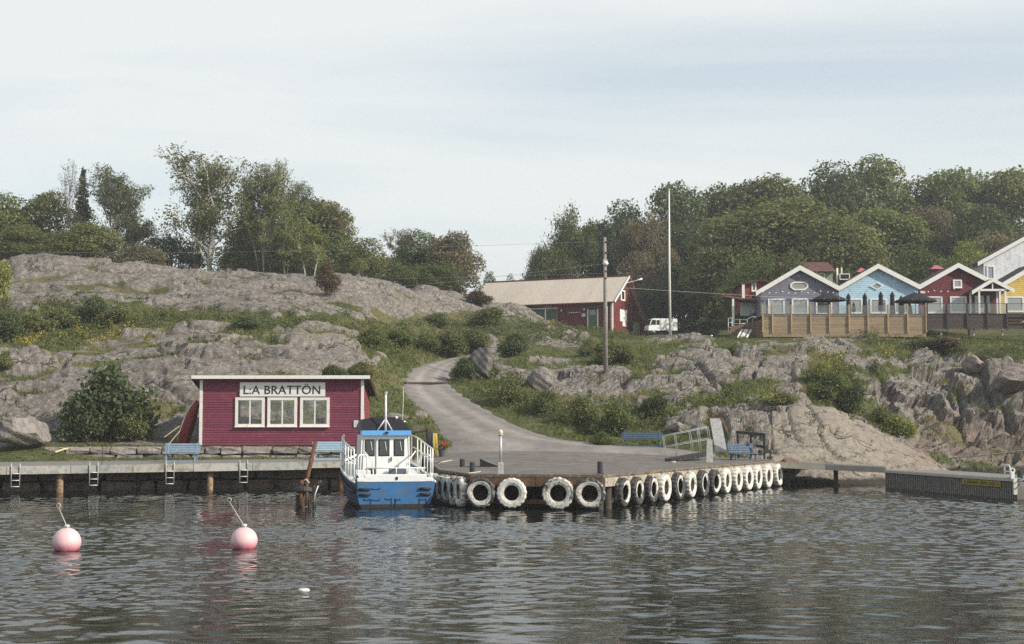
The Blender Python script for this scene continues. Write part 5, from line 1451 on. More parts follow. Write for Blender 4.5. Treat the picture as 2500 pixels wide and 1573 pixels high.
def rope_rack():
    t = thing('drying_rack', (0, 0, 0), 'dark timber rack with crossbeam standing beside the boat', 'rack')
    D = 66.5
    MB().bar(P(1008, 1058, D), P(1042, 1051, D), .10, .12).build('crossbeam', DARKWOOD, t); MB().bar(P(1042, 1051, D), P(1064, 1057, D + .4), .10, .12).build('crossbeam', DARKWOOD, t)
    for u, v, vb in ((1010, 1058, 1122), (1042, 1052, 1118), (1063, 1057, 1112)): MB().bar(P(u, v, D), P(u, vb, D), .10, .10).build('post', DARKWOOD, t)
    for k in range(3): MB().bar(P(1006, 1044 + k * 4, D + .8), P(1032, 1041 + k * 4, D + .8), .05, .06).build('rail', GREYWOOD, t)
rope_rack()
def hang(name, label, cat, u0, u1, vt, vb, D, mat, n, r):
    mb = MB()
    for k in range(n):
        u = u0 + (u1 - u0) * (k + .5) / n; a = P(u, vt, D - .12); b = P(u + random.uniform(-2, 2), vb + random.uniform(-8, 4), D - .12)
        m_ = a.lerp(b, .5) + Vector((random.uniform(-.06, .06), -.05, 0)); mb.tube([a, m_, b], r, 6)
    return tag(mb.build(name, mat, None, True), label, cat)
hang('fender_nets', 'bundle of dark nets hanging from the rack beside the boat', 'net', 1043, 1056, 1054, 1096, 66.4, pm('dark_net', (.04, .045, .055), .9, .4, 12, .5, 60, (.14, .06, .05), .3), 5, .055)
hang('yellow_rope', 'yellow rope hank hanging from the rack beside the boat', 'rope', 1056, 1066, 1058, 1112, 66.5, pm('rope_yellow', (.60, .46, .10), .85, .15, 20, .4, 90), 4, .035)
def flowerpot():
    D = 66.6; p = P(1082, 1126, D)
    t = thing('flower_pot', (p.x, p.y, 1.20), 'tall grey tub planted with red geraniums on the quay', 'flower pot')
    MB().lathe([(0, .02), (.17, 0), (.215, .5), (.23, .52), (.20, .52), (.19, .45), (0, .45)], 16).build('tub', pm('tub_grey', (.12, .12, .125), .7, .15, 6, .2, 40), t, False)
    rng = np.random.default_rng(3); n = 320; c = rng.normal(size=(n, 3)) * (.13, .13, .08) + (0, 0, .62)
    me = leaves('foliage', c, rand_dirs(n, rng), .05, rng, rng.uniform(size=n)); link('foliage', me, t, LEAF['green'])
    n = 150; c = rng.normal(size=(n, 3)) * (.14, .14, .07) + (0, 0, .74)
    me = leaves('blossoms', c, rand_dirs(n, rng), .04, rng, rng.uniform(size=n)); link('blossoms', me, t, leaf_mat('petal_red', (.42, .03, .03), (.55, .06, .05), (.6, .14, .10), .2))
flowerpot()
rope_line('rope', [P(1057, 1127, 60), P(1068, 1131, 58.5), P(1082, 1128, 59), P(1103, 1124, 60)], .03, 'pale rope end lying on the quay deck beside the boat rail')

# ------------------------------------------------------------------ left pier
PL0, PL1 = Vector((-28.5, 57.6, 1.08)), Vector((-4.2, 65.6, 1.22))
PB0, PB1 = Vector((-30.0, 65.2, 1.10)), Vector((-4.4, 69.4, 1.26))
def pier():
    t = thing('pier', (0, 0, 0), 'long low timber pier with pale concrete edge in front of the red hut', 'pier')
    n = 10
    deck = pm('pier_decking', (.235, .215, .195), .9, .2, 1.5, .5, 12, (.17, .155, .14), .5, stretch=(3, .7, 1))
    for k in range(n):
        a, b = PL0.lerp(PL1, k / n), PL0.lerp(PL1, (k + 1) / n); c, d = PB0.lerp(PB1, k / n), PB0.lerp(PB1, (k + 1) / n)
        e = (b - a).normalized() * .01
        MB().slab([a + e, b - e, d - e, c + e], .10).build('deck_section', deck, t)
        f = Vector(((b - a).y, -(b - a).x, 0)).normalized()
        h = .34 if k < 8 else .27
        pale = [CONCRETE, pm('pier_edge_greyer', (.36, .355, .33), .85, .16, 1.5, .3, 30, (.26, .25, .22), .5), pm('pier_edge_worn', (.40, .375, .32), .85, .18, 1.5, .3, 30, (.24, .215, .18), .5)]
        piece_bar('edge_beam', pale[k % 3], t, a + e + f * .07 - Vector((0, 0, h / 2 - .012)), b - e + f * .07 - Vector((0, 0, h / 2 - .012)), .13, h)
    for u, m_, r in ((137, RUSTY, .15), (505, RUSTY, .14), (826, RUSTY, .15), (-60, RUSTY, .14), (318, DARKWOOD, .10), (470, DARKWOOD, .10), (660, DARKWOOD, .10)):
        p = along(PL0, PL1, u); pp = (p.x + .1, p.y + (.35 if m_ is RUSTY else 1.2))
        MB().tube([(pp[0], pp[1], -1.5), (pp[0], pp[1], .3), (pp[0] + .02, pp[1], p.z - .12)], [r, r, r * .95], 12).build('pile', m_ if u not in (137, 505) else pm('pile_pale_rust', (.36, .25, .16), .85, .3, 5, .4, 30, (.16, .08, .045), .45), t, True)
    for k in range(14):
        a = PL0.lerp(PL1, (k + .5) / 14); b = PB0.lerp(PB1, (k + .5) / 14)
        piece_bar('joist', DARKWOOD, t, a.lerp(b, .03) - Vector((0, 0, .2)), b - Vector((0, 0, .2)), .14, .2)
pier()
def rubble_wall(name, label, a, b, z0, z1, rows, wmin, wmax, mat, depth, seed, jit=.05, bev=.05):
    rng = random.Random(seed); t = thing(name, (a[0], a[1], 0), label, 'stone wall')
    A_, B_ = Vector((a[0], a[1], 0)), Vector((b[0], b[1], 0)); L = (B_ - A_).length; rz = math.atan2(B_.y - A_.y, B_.x - A_.x); t.rotation_euler = (0, 0, rz)
    import bmesh
    hs = (z1 - z0) / rows
    for r in range(rows):
        x = -rng.uniform(0, wmin)
        while x < L:
            w = rng.uniform(wmin, wmax); h = hs * rng.uniform(.92, 1.0)
            bm = bmesh.new(); bmesh.ops.create_cube(bm, size=1); bmesh.ops.subdivide_edges(bm, edges=bm.edges[:], cuts=1, use_grid_fill=True)
            for v in bm.verts:
                v.co.x *= w - .03; v.co.y *= depth; v.co.z *= h - .02
                k = sum(abs(c) > .01 for c in v.co)
                if k >= 2: v.co *= .955 if k == 2 else .90
                v.co += Vector((rng.uniform(-1, 1), rng.uniform(-1, 1), rng.uniform(-1, 1))) * jit
            me = bpy.data.meshes.new('stone'); bm.to_mesh(me); bm.free(); me.materials.append(mat)
            o = link('stone', me, t); o.location = (x + w / 2, depth / 2 + rng.uniform(-.06, .06), z0 + hs * (r + .5))
            x += w
    return t
rubble_wall('quay_wall', 'old wall of big dark stone blocks behind the pier piles', (-29, 59.6), (-3.6, 66.9), -.75, 1.0, 3, 1.2, 2.6, pm('quay_stone', (.24, .185, .145), .92, .3, 1.6, .7, 9, (.14, .11, .09), .5, orand=.25), .8, 4, .05)
rubble_wall('foundation_wall', 'low grey granite retaining wall under the red hut and the grass strip', (-22.5, 68.55), (-6.6, 69.35), 1.05, 1.80, 2, .7, 1.7, pm('foundation_stone', (.30, .265, .235), .92, .2, 2.2, .7, 9, (.20, .175, .155), .5, orand=.18), .6, 9, .045)
def ladder(u, k, label):
    p = along(PL0, PL1, u); d = (PL1 - PL0).normalized(); f = Vector((d.y, -d.x, 0))
    t = thing('ladder', (p.x + f.x * .18, p.y + f.y * .18, p.z), label, 'ladder', math.atan2(d.y, d.x), 'bathing ladders on the pier')
    for sx in (-.17, .17):
        MB().tube([(sx, .25, .02), (sx, .18, .14), (sx, .05, .13), (sx, 0, .0), (sx, 0, -.86)], .022, 7).build('side_rail', GALV, t, True)
    for z in (-.30, -.58, -.84): MB().tube([(-.17, 0, z), (.17, 0, z)], .018, 6).build('rung', WHITE2, t, True)
for u, lab in ((41, 'metal ladder nearest the left edge on the pier'), (231, 'metal ladder between the first pale pile and the left bench'), (416, 'metal ladder just left of the grey-blue bench'), (595, 'metal ladder below the red hut windows')): ladder(u, 0, lab)
def pier_post():
    p = along(PL0, PL1, 243); t = tag(MB().tube([(p.x, p.y + .5, 1.1), (p.x, p.y + .5, 1.95)], .02, 6).build('thin_post', DARKWOOD, None), 'thin brown stake standing on the pier above a ladder', 'stake')
pier_post()

# mooring dolphin with the leaning rusty pole
def dolphin():
    D = 50.5
    t = thing('mooring_dolphin', (0, 0, 0), 'leaning rusty steel pole lashed to short mooring piles in the water', 'mooring pile')
    foot = P(738, 1228, D); foot.z = -.6
    MB().tube([P(722, 1260, D), P(748, 1176, D), P(771, 1077, D + .2)], .075, 10).build('steel_pole', RUSTY, t, True)
    MB().tube([P(733, 1235, D - .2), P(737, 1173, D - .1)], .072, 9).build('pile_sleeve', RUSTY, t, True)
    MB().tube([P(748, 1235, D - .2), P(750, 1178, D - .15)], .055, 9).build('pile_sleeve', RUSTY, t, True)
    for u0, u1, vt in ((722, 727, 1208), (736, 738, 1212), (757, 756, 1210), (766, 768, 1185)):
        a = P(u0, 1245, D); a.z = -1; MB().tube([a, P(u1, vt, D)], .062, 8).build('timber_pile', DARKWOOD, t, True)
    MB().tube([P(740, 1175, D - .3), P(748, 1171, D - .3), P(755, 1180, D - .3)], .03, 6).build('lashing', ROPEM, t, True)
    MB().tube([P(766, 1190, D), P(776, 1180, D), P(785, 1174, D)], .05, 7).build('bent_fender', DARKWOOD, t, True)
    MB().tube([P(777, 1186, D - .1), P(770, 1205, D - .1), P(766, 1225, D - .1)], .022, 6).build('white_rope', WHITE2, t, True)
    c = P(742, 1197, D)
    ty = thing('tyre', c, 'black car tyre lying flat around the leaning rusty pole', 'tyre', 0)
    b = link('carcass', TYRE, ty); b.scale = (.58, .62, .58); b.rotation_euler = (R(78), 0, 0); b.color = (-.2, .08, .3, 1)
dolphin()

# buoys
def buoy(u, v, D, dia, label, ru, rv, rlabel, pier_u):
    z = dia * .30; p = P(u, v, D)
    t = thing('mooring_buoy', (p.x, D, 0), label, 'buoy', 0, 'pink mooring buoys')
    r = dia / 2
    prof = [(0, -r * .98)] + [(r * math.cos(a), r * math.sin(a)) for a in np.linspace(-1.35, 1.45, 18)] + [(.05, r * .995), (.05, r * 1.06), (0, r * 1.06)]
    m, nt, b = new_mat('buoy_pink'); L = nt.links
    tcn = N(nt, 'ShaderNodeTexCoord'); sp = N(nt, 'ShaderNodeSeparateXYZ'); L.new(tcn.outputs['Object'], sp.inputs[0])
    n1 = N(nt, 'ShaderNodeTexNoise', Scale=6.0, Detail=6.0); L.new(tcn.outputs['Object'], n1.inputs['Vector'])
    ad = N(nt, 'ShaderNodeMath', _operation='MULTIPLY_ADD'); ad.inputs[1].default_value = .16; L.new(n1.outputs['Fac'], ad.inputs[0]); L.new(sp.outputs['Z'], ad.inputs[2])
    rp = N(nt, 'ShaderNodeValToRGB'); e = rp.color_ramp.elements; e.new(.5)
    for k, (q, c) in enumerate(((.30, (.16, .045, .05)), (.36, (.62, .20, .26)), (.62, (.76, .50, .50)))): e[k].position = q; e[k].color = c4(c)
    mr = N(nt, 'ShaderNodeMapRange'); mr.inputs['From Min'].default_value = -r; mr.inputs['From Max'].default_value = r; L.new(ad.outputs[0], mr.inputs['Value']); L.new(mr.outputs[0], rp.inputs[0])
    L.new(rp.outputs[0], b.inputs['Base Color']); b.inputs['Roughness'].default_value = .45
    o = MB().lathe(prof, 28).build('float', m, t, True); o.location = (0, 0, z)
    MB().lathe([(.06, 0), (.075, .03), (.06, .06), (.045, .03)], 10, closed=True).build('eye_ring', GALV, t).location = (0, 0, z + r * 1.03)
    a = Vector((0, 0, z + r * 1.05)); e_ = P(ru, rv, D + .5) - Vector((p.x, D, 0))
    MB().tube([a, a.lerp(e_, .5), e_], .014, 6).build('pick_up_rod', ROPEM, t, True)
    ro = MB().lathe([(.045, -.01), (.06, 0), (.045, .01)], 10, 'y', closed=True).build('rod_eye', ROPEM, t); ro.location = e_ + Vector((0, 0, .05))
buoy(163, 1320, 33.5, .66, 'pale pink ball buoy with slanting rod floating at the far left', 143, 1240, '', 132)
buoy(596, 1312, 34.0, .635, 'pink ball buoy in the reflection of the red hut', 560, 1226, '', 540)
def floater():
    D = 3.0 / ((1437 - HORIZON) / FPX); p = P(742, 1437, D)
    tag(MB().lathe([(0, -.03), (.08, -.02), (.11, .01), (.085, .035), (0, .04)], 14, c=(p.x, p.y, 0)).build('float', WHITE, None, True), 'small white float drifting in open water in front', 'float')
floater()
# ------------------------------------------------------------------ red waiting hut
HD = 70.6
def hut():
    k = HD / FPX
    x0, x1 = (490 - 1250) * k, (888 - 1250) * k
    zb = P(700, 1087, HD).z; zt = P(700, 927, HD).z; Wd = x1 - x0; H = zt - zb; dep = 3.0
    t = thing('waiting_hut', ((x0 + x1) / 2, HD, zb), 'dark red boarded waiting hut with three white windows and flat shed roof', 'hut')
    red = pm('falu_red_boards', (.185, .044, .074), .8, .08, 1.2, .15, 30, (.235, .068, .09), .3, orand=.13)
    hw = Wd / 2
    cx = (x0 + x1) / 2
    def X(u): return (u - 1250) * k - cx
    def Zz(v): return P(700, v, HD).z - zb
    WIN = [(576, 647.6), (654.5, 726.6), (734, 805.6)]; wt, wb = Zz(970.7), Zz(1042)
    rows = 26; rh = H / rows
    holes = [(X(a) + .05, X(b) - .05) for a, b in WIN]
    for r in range(rows):
        z0, z1 = r * rh, (r + 1) * rh; spans = [(-hw + .12, hw - .12)]
        if z1 > wb + .06 and z0 < wt - .06:
            spans = []; c = -hw + .12
            for a, b in holes: spans.append((c, a)); c = b
            spans.append((c, hw - .12))
        for a, b in spans:
            piece('board', red, t, ((a + b) / 2, .0, (z0 + z1) / 2), (b - a, .026, rh * .95), (R(-9), 0, 0))
    inner = pm('hut_inside', (.17, .15, .12), .9, .1, 3, .1, 20)
    # inner skin, side and back walls with window openings at the back
    def wall_with_holes(name, y, mat, xs, zlo, zhi, top):
        mb = MB(); c = -hw + .03
        for a, b in xs: mb.box(((c + a) / 2, y, top / 2), (a - c, .05, top)); mb.box(((a + b) / 2, y, zlo / 2), (b - a, .05, zlo)); mb.box(((a + b) / 2, y, (zhi + top) / 2), (b - a, .05, top - zhi)); c = b
        mb.box(((c + hw - .03) / 2, y, top / 2), (hw - .03 - c, .05, top)); mb.build(name, mat, t)
    wall_with_holes('front_wall', .045, inner, holes, wb + .05, wt - .05, H - .03)
    hb = H - .72
    wall_with_holes('back_wall', dep - .03, inner, [(X(560), X(845))], wb - .25, wt - .02, hb)
    for s in (-1, 1):
        MB().add([(s * hw, .02, 0), (s * hw, dep, 0), (s * hw, dep, hb), (s * hw, .02, H - .02), (s * (hw - .04), .02, 0), (s * (hw - .04), dep, 0), (s * (hw - .04), dep, hb), (s * (hw - .04), .02, H - .02)], [(0, 1, 2, 3), (4, 7, 6, 5), (0, 4, 5, 1), (1, 5, 6, 2), (2, 6, 7, 3), (3, 7, 4, 0)]).build('side_wall', siding('hut_side_boards', (.20, .04, .05), rh), t)
        MB().box((s * (hw - .05), -.035, H / 2), (.145, .05, H)).build('corner_board', WHITE, t)
    MB().box((0, dep / 2, -.06), (Wd - .1, dep - .1, .10)).build('floor', GREYWOOD, t)
    ov = .36; fr = [(-hw - ov, -.42), (hw + ov, -.42), (hw + ov, dep + .3), (-hw - ov, dep + .3)]
    sl = -.72 / dep
    pts = [Vector((x, y, H + .10 + sl * (y + .0))) for x, y in fr]
    MB().slab(pts, .10).build('roof', pm('roof_felt', (.10, .09, .085), .9, .2, 3, .3, 30), t)
    fa = piece('fascia_board', WHITE, t, (0, -.435, H + .11), (Wd + 2 * ov, .03, .17))
    for s in (-1, 1):
        MB().add([(s * (hw + ov), -.42, H + .16), (s * (hw + ov), dep + .3, H + .16 + sl * (dep + .7)), (s * (hw + ov), dep + .3, H - .06 + sl * (dep + .7)), (s * (hw + ov), -.42, H - .02),
                  (s * (hw + ov - .03), -.42, H + .16), (s * (hw + ov - .03), dep + .3, H + .16 + sl * (dep + .7)), (s * (hw + ov - .03), dep + .3, H - .06 + sl * (dep + .7)), (s * (hw + ov - .03), -.42, H - .02)],
                 [(0, 1, 2, 3), (4, 7, 6, 5), (0, 4, 5, 1), (1, 5, 6, 2), (2, 6, 7, 3), (3, 7, 4, 0)]).build('verge_board', pm('verge_dark', (.07, .035, .035), .8, .2, 3, .2, 30), t)
    gm = glass_mat('hut_glass', clear=.90)
    for (a, b), (a2, b2) in zip(WIN, holes):
        xa, xb = X(a), X(b); w = .135
        f = MB(); f.box(((xa + xb) / 2, -.04, wt - w / 2), (xb - xa, .07, w)); f.box(((xa + xb) / 2, -.04, wb + w / 2), (xb - xa, .07, w))
        for x in (xa + w / 2, xb - w / 2): f.box((x, -.04, (wt + wb) / 2), (w, .07, wt - wb - 2 * w))
        fo = f.build('window', WHITE, t)
        MB().box(((xa + xb) / 2, -.035, (wt + wb) / 2), (.055, .05, wt - wb - 2 * w)).build('mullion', WHITE, fo)
        for xl, xr in ((xa + w, (xa + xb) / 2 - .03), ((xa + xb) / 2 + .03, xb - w)):
            MB().box(((xl + xr) / 2, -.012, (wt + wb) / 2), (xr - xl, .006, wt - wb - 2 * w)).build('pane', gm, fo)
        MB().box(((xa + xb) / 2, -.085, wb - .012), (xb - xa + .04, .13, .03)).build('sill', WHITE, fo)
    # inside: bench with yellow life-saving gear and a red chair
    MB().box((X(700), 1.6, .55), (5.5, .45, .06)).box((X(700), 1.6, .27), (5.3, .05, .5)).build('inner_bench', inner, t)
    g = MB(); g.tube([(X(585), .6, .98), (X(600), .7, 1.1), (X(640), .7, .95)], .03, 6); g.tube([(X(590), .5, 1.12), (X(630), .6, .92)], .03, 6); g.tube([(X(655), .6, .95), (X(690), .7, 1.05)], .025, 6)
    g.build('yellow_gear', pm('gear_yellow', (.62, .42, .06), .6, .1, 5, 0), t)
    MB().box((X(774), .9, .75), (.5, .5, .06)).box((X(774), 1.15, 1.05), (.5, .06, .6)).build('red_chair', pm('chair_red', (.45, .05, .06), .6, .1, 5, 0), t)
    # sign
    sx0, sx1, sz0, sz1 = X(587), X(795), Zz(968.3), Zz(934)
    s = thing('station_sign', (cx + (sx0 + sx1) / 2, HD - .075, zb + (sz0 + sz1) / 2), 'long white name sign lettered L:A BRATTÖN on the red hut', 'sign')
    MB().box((0, 0, 0), (sx1 - sx0, .035, sz1 - sz0)).build('board', pm('sign_white', (.78, .77, .72), .5, .04, 3, .03, 40), s)
    cu = bpy.data.curves.new('lettering', 'FONT'); cu.body = 'L:A BRATTÖN'; cu.size = .6; cu.extrude = .006; cu.align_x = 'CENTER'; cu.offset = .004
    cu.space_character = 1.04
    ob = bpy.data.objects.new('lettering_curve', cu); COL.objects.link(ob); bpy.context.view_layer.update()
    me = bpy.data.meshes.new_from_object(ob.evaluated_get(bpy.context.evaluated_depsgraph_get())); COL.objects.unlink(ob); bpy.data.objects.remove(ob)
    xs = [v.co.x for v in me.vertices]; ys = [v.co.y for v in me.vertices]
    tw = M(186.5, HD); th_ = M(21.0, HD) ; fx = tw / (max(xs) - min(xs)); base0 = 0.0
    cap = .6 * .72
    for v in me.vertices:
        v.co.x = (v.co.x - (max(xs) + min(xs)) / 2) * fx; v.co.y = v.co.y * (th_ / cap)
    me.name = 'lettering'; me.materials.clear(); me.materials.append(BLACKP)
    lo = link('lettering', me, s); lo.rotation_euler = (R(90), 0, 0); lo.location = (-M(1.2, HD), -.024, Zz(962.2) - (sz0 + sz1) / 2)
    n = thing('notice', (cx + X(870.5), HD - .05, zb + Zz(1035)), 'small white notice sheet on the right end of the red hut', 'notice')
    MB().box((0, 0, 0), (.22, .02, .33)).build('sheet', WHITE2, n)
    for q in range(4): MB().box((0, -.013, .09 - q * .055), (.14, .004, .018)).build('printed_line', pm('print_grey', (.3, .3, .32), .8, .05, 5, 0), n)
hut()

def rowing_boat():
    D = 71.3; base = P(458, 1082, D)
    t = thing('rowing_boat', (base.x, D, base.z - .05), 'dark red rowing boat stood on end against the side of the hut', 'rowing boat')
    L = 2.25; ns = 12; mb = MB(); inn = MB(); gun = []
    for i in range(ns + 1):
        s = i / ns; w = .40 * math.sin(math.pi * min(1, .12 + .88 * (1 - s ** 2.2))) if s < 1 else .02
        w = .42 * (1 - s ** 3) ** .6 * (.82 + .18 * math.sin(math.pi * s)); dpt = .40 * (1 - .35 * s)
        z = s * L; bx = .12 * s * s
        ring = [(-dpt + bx, -w, z), (-dpt * .45 + bx, -w * .92, z), (bx - .02, -w * .45, z), (bx, 0, z), (bx - .02, w * .45, z), (-dpt * .45 + bx, w * .92, z), (-dpt + bx, w, z)]
        for p in ring: mb.v.append(p)
        gun.append((ring[0], ring[-1]))
    for i in range(ns):
        for j in range(6):
            a = i * 7 + j; mb.f.append((a, a + 1, a + 8, a + 7))
    mb.f.append(tuple(range(7)))
    ob = mb.build('hull', pm('boat_red', (.20, .035, .035), .55, .2, 3, .2, 30, (.28, .07, .06), .35), t, False)
    sm = ob.modifiers.new('skin', 'SOLIDIFY'); sm.thickness = .025
    for e in (0, 1): MB().tube([g[e] for g in gun], .028, 6).build('gunwale', pm('boat_trim', (.52, .38, .36), .6, .15, 5, .1, 30), t, True)
    for s in (.25, .6): MB().box((-.25, 0, L * s), (.04, .6, .16)).build('thwart', GREYWOOD, t)
    t.rotation_euler = (0, R(17), R(-28))
rowing_boat()
for (u0, v0, u1, v1, lab) in ((457, 1027, 401, 1068, 'longer pale pole propping the red rowing boat'), (451, 1038, 411, 1086, 'shorter pale pole propping the red rowing boat')):
    a = P(u0, v0, 71.2); b = P(u1, v1, 70.6); b.z = max(b.z, 1.8)
    tag(MB().tube([a, b], .026, 6).build('pole', pm('pale_pole', (.42, .35, .22), .8, .15, 8, .2, 40), None), lab, 'pole')
a, b, c = P(135, 1107, 67.5), P(158, 1098.5, 68.5), P(188, 1096, 69)
rope_line('hose', [a + Vector((0, 0, .05)), b + Vector((0, 0, .04)), c + Vector((0, 0, .04))], .045, 'pale yellow bent plank or hose lying on the grass at the left', pm('hose_yellow', (.62, .54, .28), .7, .1, 6, .1, 30), 'hose')

# ------------------------------------------------------------------ blue and white work boat
def boat():
    t = thing('work_boat', (-4.09, 50.0, 0), 'blue and white work boat with wheelhouse and railings moored at the quay', 'boat', R(11.5))
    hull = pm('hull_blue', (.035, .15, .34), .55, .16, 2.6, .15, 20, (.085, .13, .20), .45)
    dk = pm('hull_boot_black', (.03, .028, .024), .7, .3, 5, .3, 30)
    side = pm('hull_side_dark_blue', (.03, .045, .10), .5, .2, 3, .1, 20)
    gw = pm('boat_white', (.80, .80, .77), .4, .05, 2.5, .04, 30, (.62, .58, .50), .2)
    gwg = pm('boat_deck_grey', (.62, .63, .60), .6, .08, 3, .1, 30, (.48, .46, .42), .35)
    ST = [(0, 1.40, 1.24, .90), (.05, 1.42, 1.26, .90), (1.2, 1.48, 1.30, .95), (3, 1.52, 1.32, 1.08), (5, 1.5, 1.25, 1.28), (6.6, 1.2, .9, 1.48), (7.8, .65, .4, 1.66), (8.6, .04, .03, 1.8)]
    def ring(y, hw, cw, sz):
        c2 = (.14 + .5) / (sz + .5)
        return [(-hw, y, sz), (-(cw + (hw - cw) * .55), y, .45), (-cw, y, .13), (-cw * .75, y, -.35), (cw * .75, y, -.35), (cw, y, .13), (cw + (hw - cw) * .55, y, .45), (hw, y, sz)]
    def strip(j0, j1, name, mat, cap=False):
        mb = MB(); rs = [ring(*s)[j0:j1 + 1] for s in ST]; m = j1 - j0 + 1
        for r in rs: mb.v += r
        for i in range(len(rs) - 1):
            for j in range(m - 1): a = i * m + j; mb.f.append((a, a + 1, a + m + 1, a + m))
        return mb.build(name, mat, t)
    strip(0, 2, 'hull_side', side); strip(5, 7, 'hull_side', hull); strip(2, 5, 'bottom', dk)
    r = ring(*ST[0])
    MB().add([r[0], r[1], r[2], r[5], r[6], r[7]], [(0, 1, 4, 5), (1, 2, 3, 4)]).build('transom', hull, t)
    MB().add([(p[0], p[1] - .004, p[2]) for p in (r[2], r[3], r[4], r[5])], [(0, 1, 2, 3)]).build('boot_stripe', dk, t)
    mb = MB()
    for y, hw, cw, sz in ST: mb.v += [(-hw + .03, y, sz - .1), (hw - .03, y, sz - .1)]
    for i in range(len(ST) - 1): mb.f.append((2 * i, 2 * i + 1, 2 * i + 3, 2 * i + 2))
    mb.build('deck', gwg, t)
    for s in (-1, 1): MB().tube([(s * (hw), y, sz) for y, hw, cw, sz in ST], .045, 6).build('gunwale', gw, t, True)
    MB().tube([(-(hw + .02), y, sz - .33) for y, hw, cw, sz in ST[:6]], .055, 6).build('rubbing_strake', RUBBER, t, True)
    # stern bulwark, rubbing bars, steps and fittings on the transom
    MB().box((0.02, .02, 1.03), (2.18, .09, .27)).build('stern_coaming', gw, t, bevel=.02)
    for s in (-1, 1):
        MB().box((s * 1.19, .12, .97), (.30, .30, .15)).build('quarter_block', gw, t, bevel=.03)
        MB().lathe([(0, .16), (.075, .16), (.085, .13), (.06, .0), (.0, .0)], 10, c=(s * 1.28, .16, 1.04)).build('cleat', gw, t, True)
    for sx, z in ((-1.06, .66), (-1.06, .47), (1.06, .66), (1.06, .47)):
        MB().tube([(sx - .20, -.05, z), (sx + .20, -.05, z)], .045, 8).build('rubbing_bar', RUBBER, t, True)
    for sx, z, w in ((-.66, .66, .26), (-.66, .27, .26), (.1, .28, .17), (-.22, .30, .2), (-.98, .29, .2), (.98, .28, .2)):
        MB().box((sx, -.012, z), (w, .03, .018)).box((sx - w / 2, -.012, z + .02), (.02, .03, .05)).box((sx + w / 2, -.012, z + .02), (.02, .03, .05)).build('step_bracket', side, t)
    for sx in (-.85, -.12, .85, 1.1): MB().box((sx, -.008, .19), (.03, .02, .24)).build('rib', side, t)
    MB().box((.06, -.03, 1.03), (.07, .05, .10)).build('tow_eye', BLACKP, t)
    MB().box((.02, -.012, .06), (.03, .03, .5)).build('skeg', dk, t)
    # wheelhouse
    y0, y1 = 2.9, 5.1; zb, zt = .92, 2.52
    wh = MB()
    lo = [(-.86, y0), (.86, y0), (.92, y1), (-.92, y1)]; hi = [(-.80, y0 + .06), (.80, y0 + .06), (.86, y1 - .1), (-.86, y1 - .1)]
    wh.add([(x, y, zb - .1) for x, y in lo] + [(x, y, zt) for x, y in hi], [(0, 1, 5, 4), (1, 2, 6, 5), (2, 3, 7, 6), (3, 0, 4, 7), (4, 5, 6, 7)])
    who = wh.build('wheelhouse', gw, t)
    gl = glass_mat('boat_glass', (.03, .035, .035), 0, .05)
    for x0, x1 in ((-.77, -.41), (-.27, .14), (.30, .69)):
        yy = y0 + .045; zc = 2.04; hh = .62; w = x1 - x0
        fo = MB().box(((x0 + x1) / 2, yy - .012, zc), (w, .03, hh), (R(-2), 0, 0)).build('window', BLACKP, who, bevel=.012)
        MB().box(((x0 + x1) / 2, yy - .034, zc), (w - .07, .014, hh - .08), (R(-2), 0, 0)).build('pane', gl, fo, bevel=.004)
        MB().bar(((x0 + x1) / 2 + .03, yy - .055, zc + .24), ((x0 + x1) / 2 + .09, yy - .055, zc - .1), .018, .018).build('wiper', WHITE2, fo)
    MB().box((-.36, y0 + .012, 1.62), (.014, .02, 1.5), (R(-2), 0, 0)).build('door_gap', BLACKP, who)
    MB().box((.20, y0 - .02, 1.62), (.03, .06, .16)).build('door_handle', BLACKP, who)
    MB().box((0, y0 - .02, 2.58), (1.84, .22, .19)).build('brow', pm('brow_blue', (.13, .36, .68), .5, .08, 3, .05, 30), who, bevel=.015)
    MB().box((.02, y0 - .16, 2.60), (.10, .10, .08)).build('stern_lamp', BLACKP, who)
    MB().add([(-.92, y0, 2.67), (.92, y0, 2.67), (.74, y0 + .30, 3.04), (.34, y0 + .34, 3.17), (-.38, y0 + .34, 3.18), (-.86, y0 + .30, 3.09), (-.95, y1, 2.67), (.95, y1, 2.67), (.7, y1, 3.02), (-.8, y1, 3.05)],
             [(0, 1, 2, 3, 4, 5), (1, 7, 8, 2), (0, 5, 9, 6), (5, 4, 3, 2, 8, 9), (6, 9, 8, 7), (0, 6, 7, 1)]).build('canopy', pm('canopy_black', (.018, .018, .022), .45, .2, 3, .05, 20), who)
    ms = MB().tube([(-.02, y0 - .05, 2.62), (-.02, y0 - .05, 4.02)], .038, 8).build('mast', gw, t, True)
    MB().lathe([(0, 4.12), (.06, 4.12), (.06, 4.02), (0, 4.0)], 10, c=(-.02, y0 - .05, 0)).build('mast_light', GALV, ms)
    for dxx in (-.32, .22): MB().tube([(-.02, y0 - .05, 3.12), (dxx, y0 - .04, 2.68)], .022, 6).build('mast_stay', gw, ms, True)
    for x, z in ((-.30, 2.92), (.42, 3.15), (.72, 2.98)): 
        MB().tube([(x - .05, y0 + .3, z - .25), (x, y0 + .3, z)], .015, 5).lathe([(0, .06), (.05, .05), (.055, 0), (.03, -.04), (0, -.05)], 8, c=(x, y0 + .3, z)).build('deck_light', gw, who, True)
    MB().tube([(.70, y0 + .7, 2.9), (.76, y0 + .9, 4.3)], .012, 5).build('whip_antenna', WHITE2, who); MB().tube([(-.72, y0 + .9, 2.9), (-.75, y0 + 1.0, 3.8)], .012, 5).build('whip_antenna', WHITE2, who)
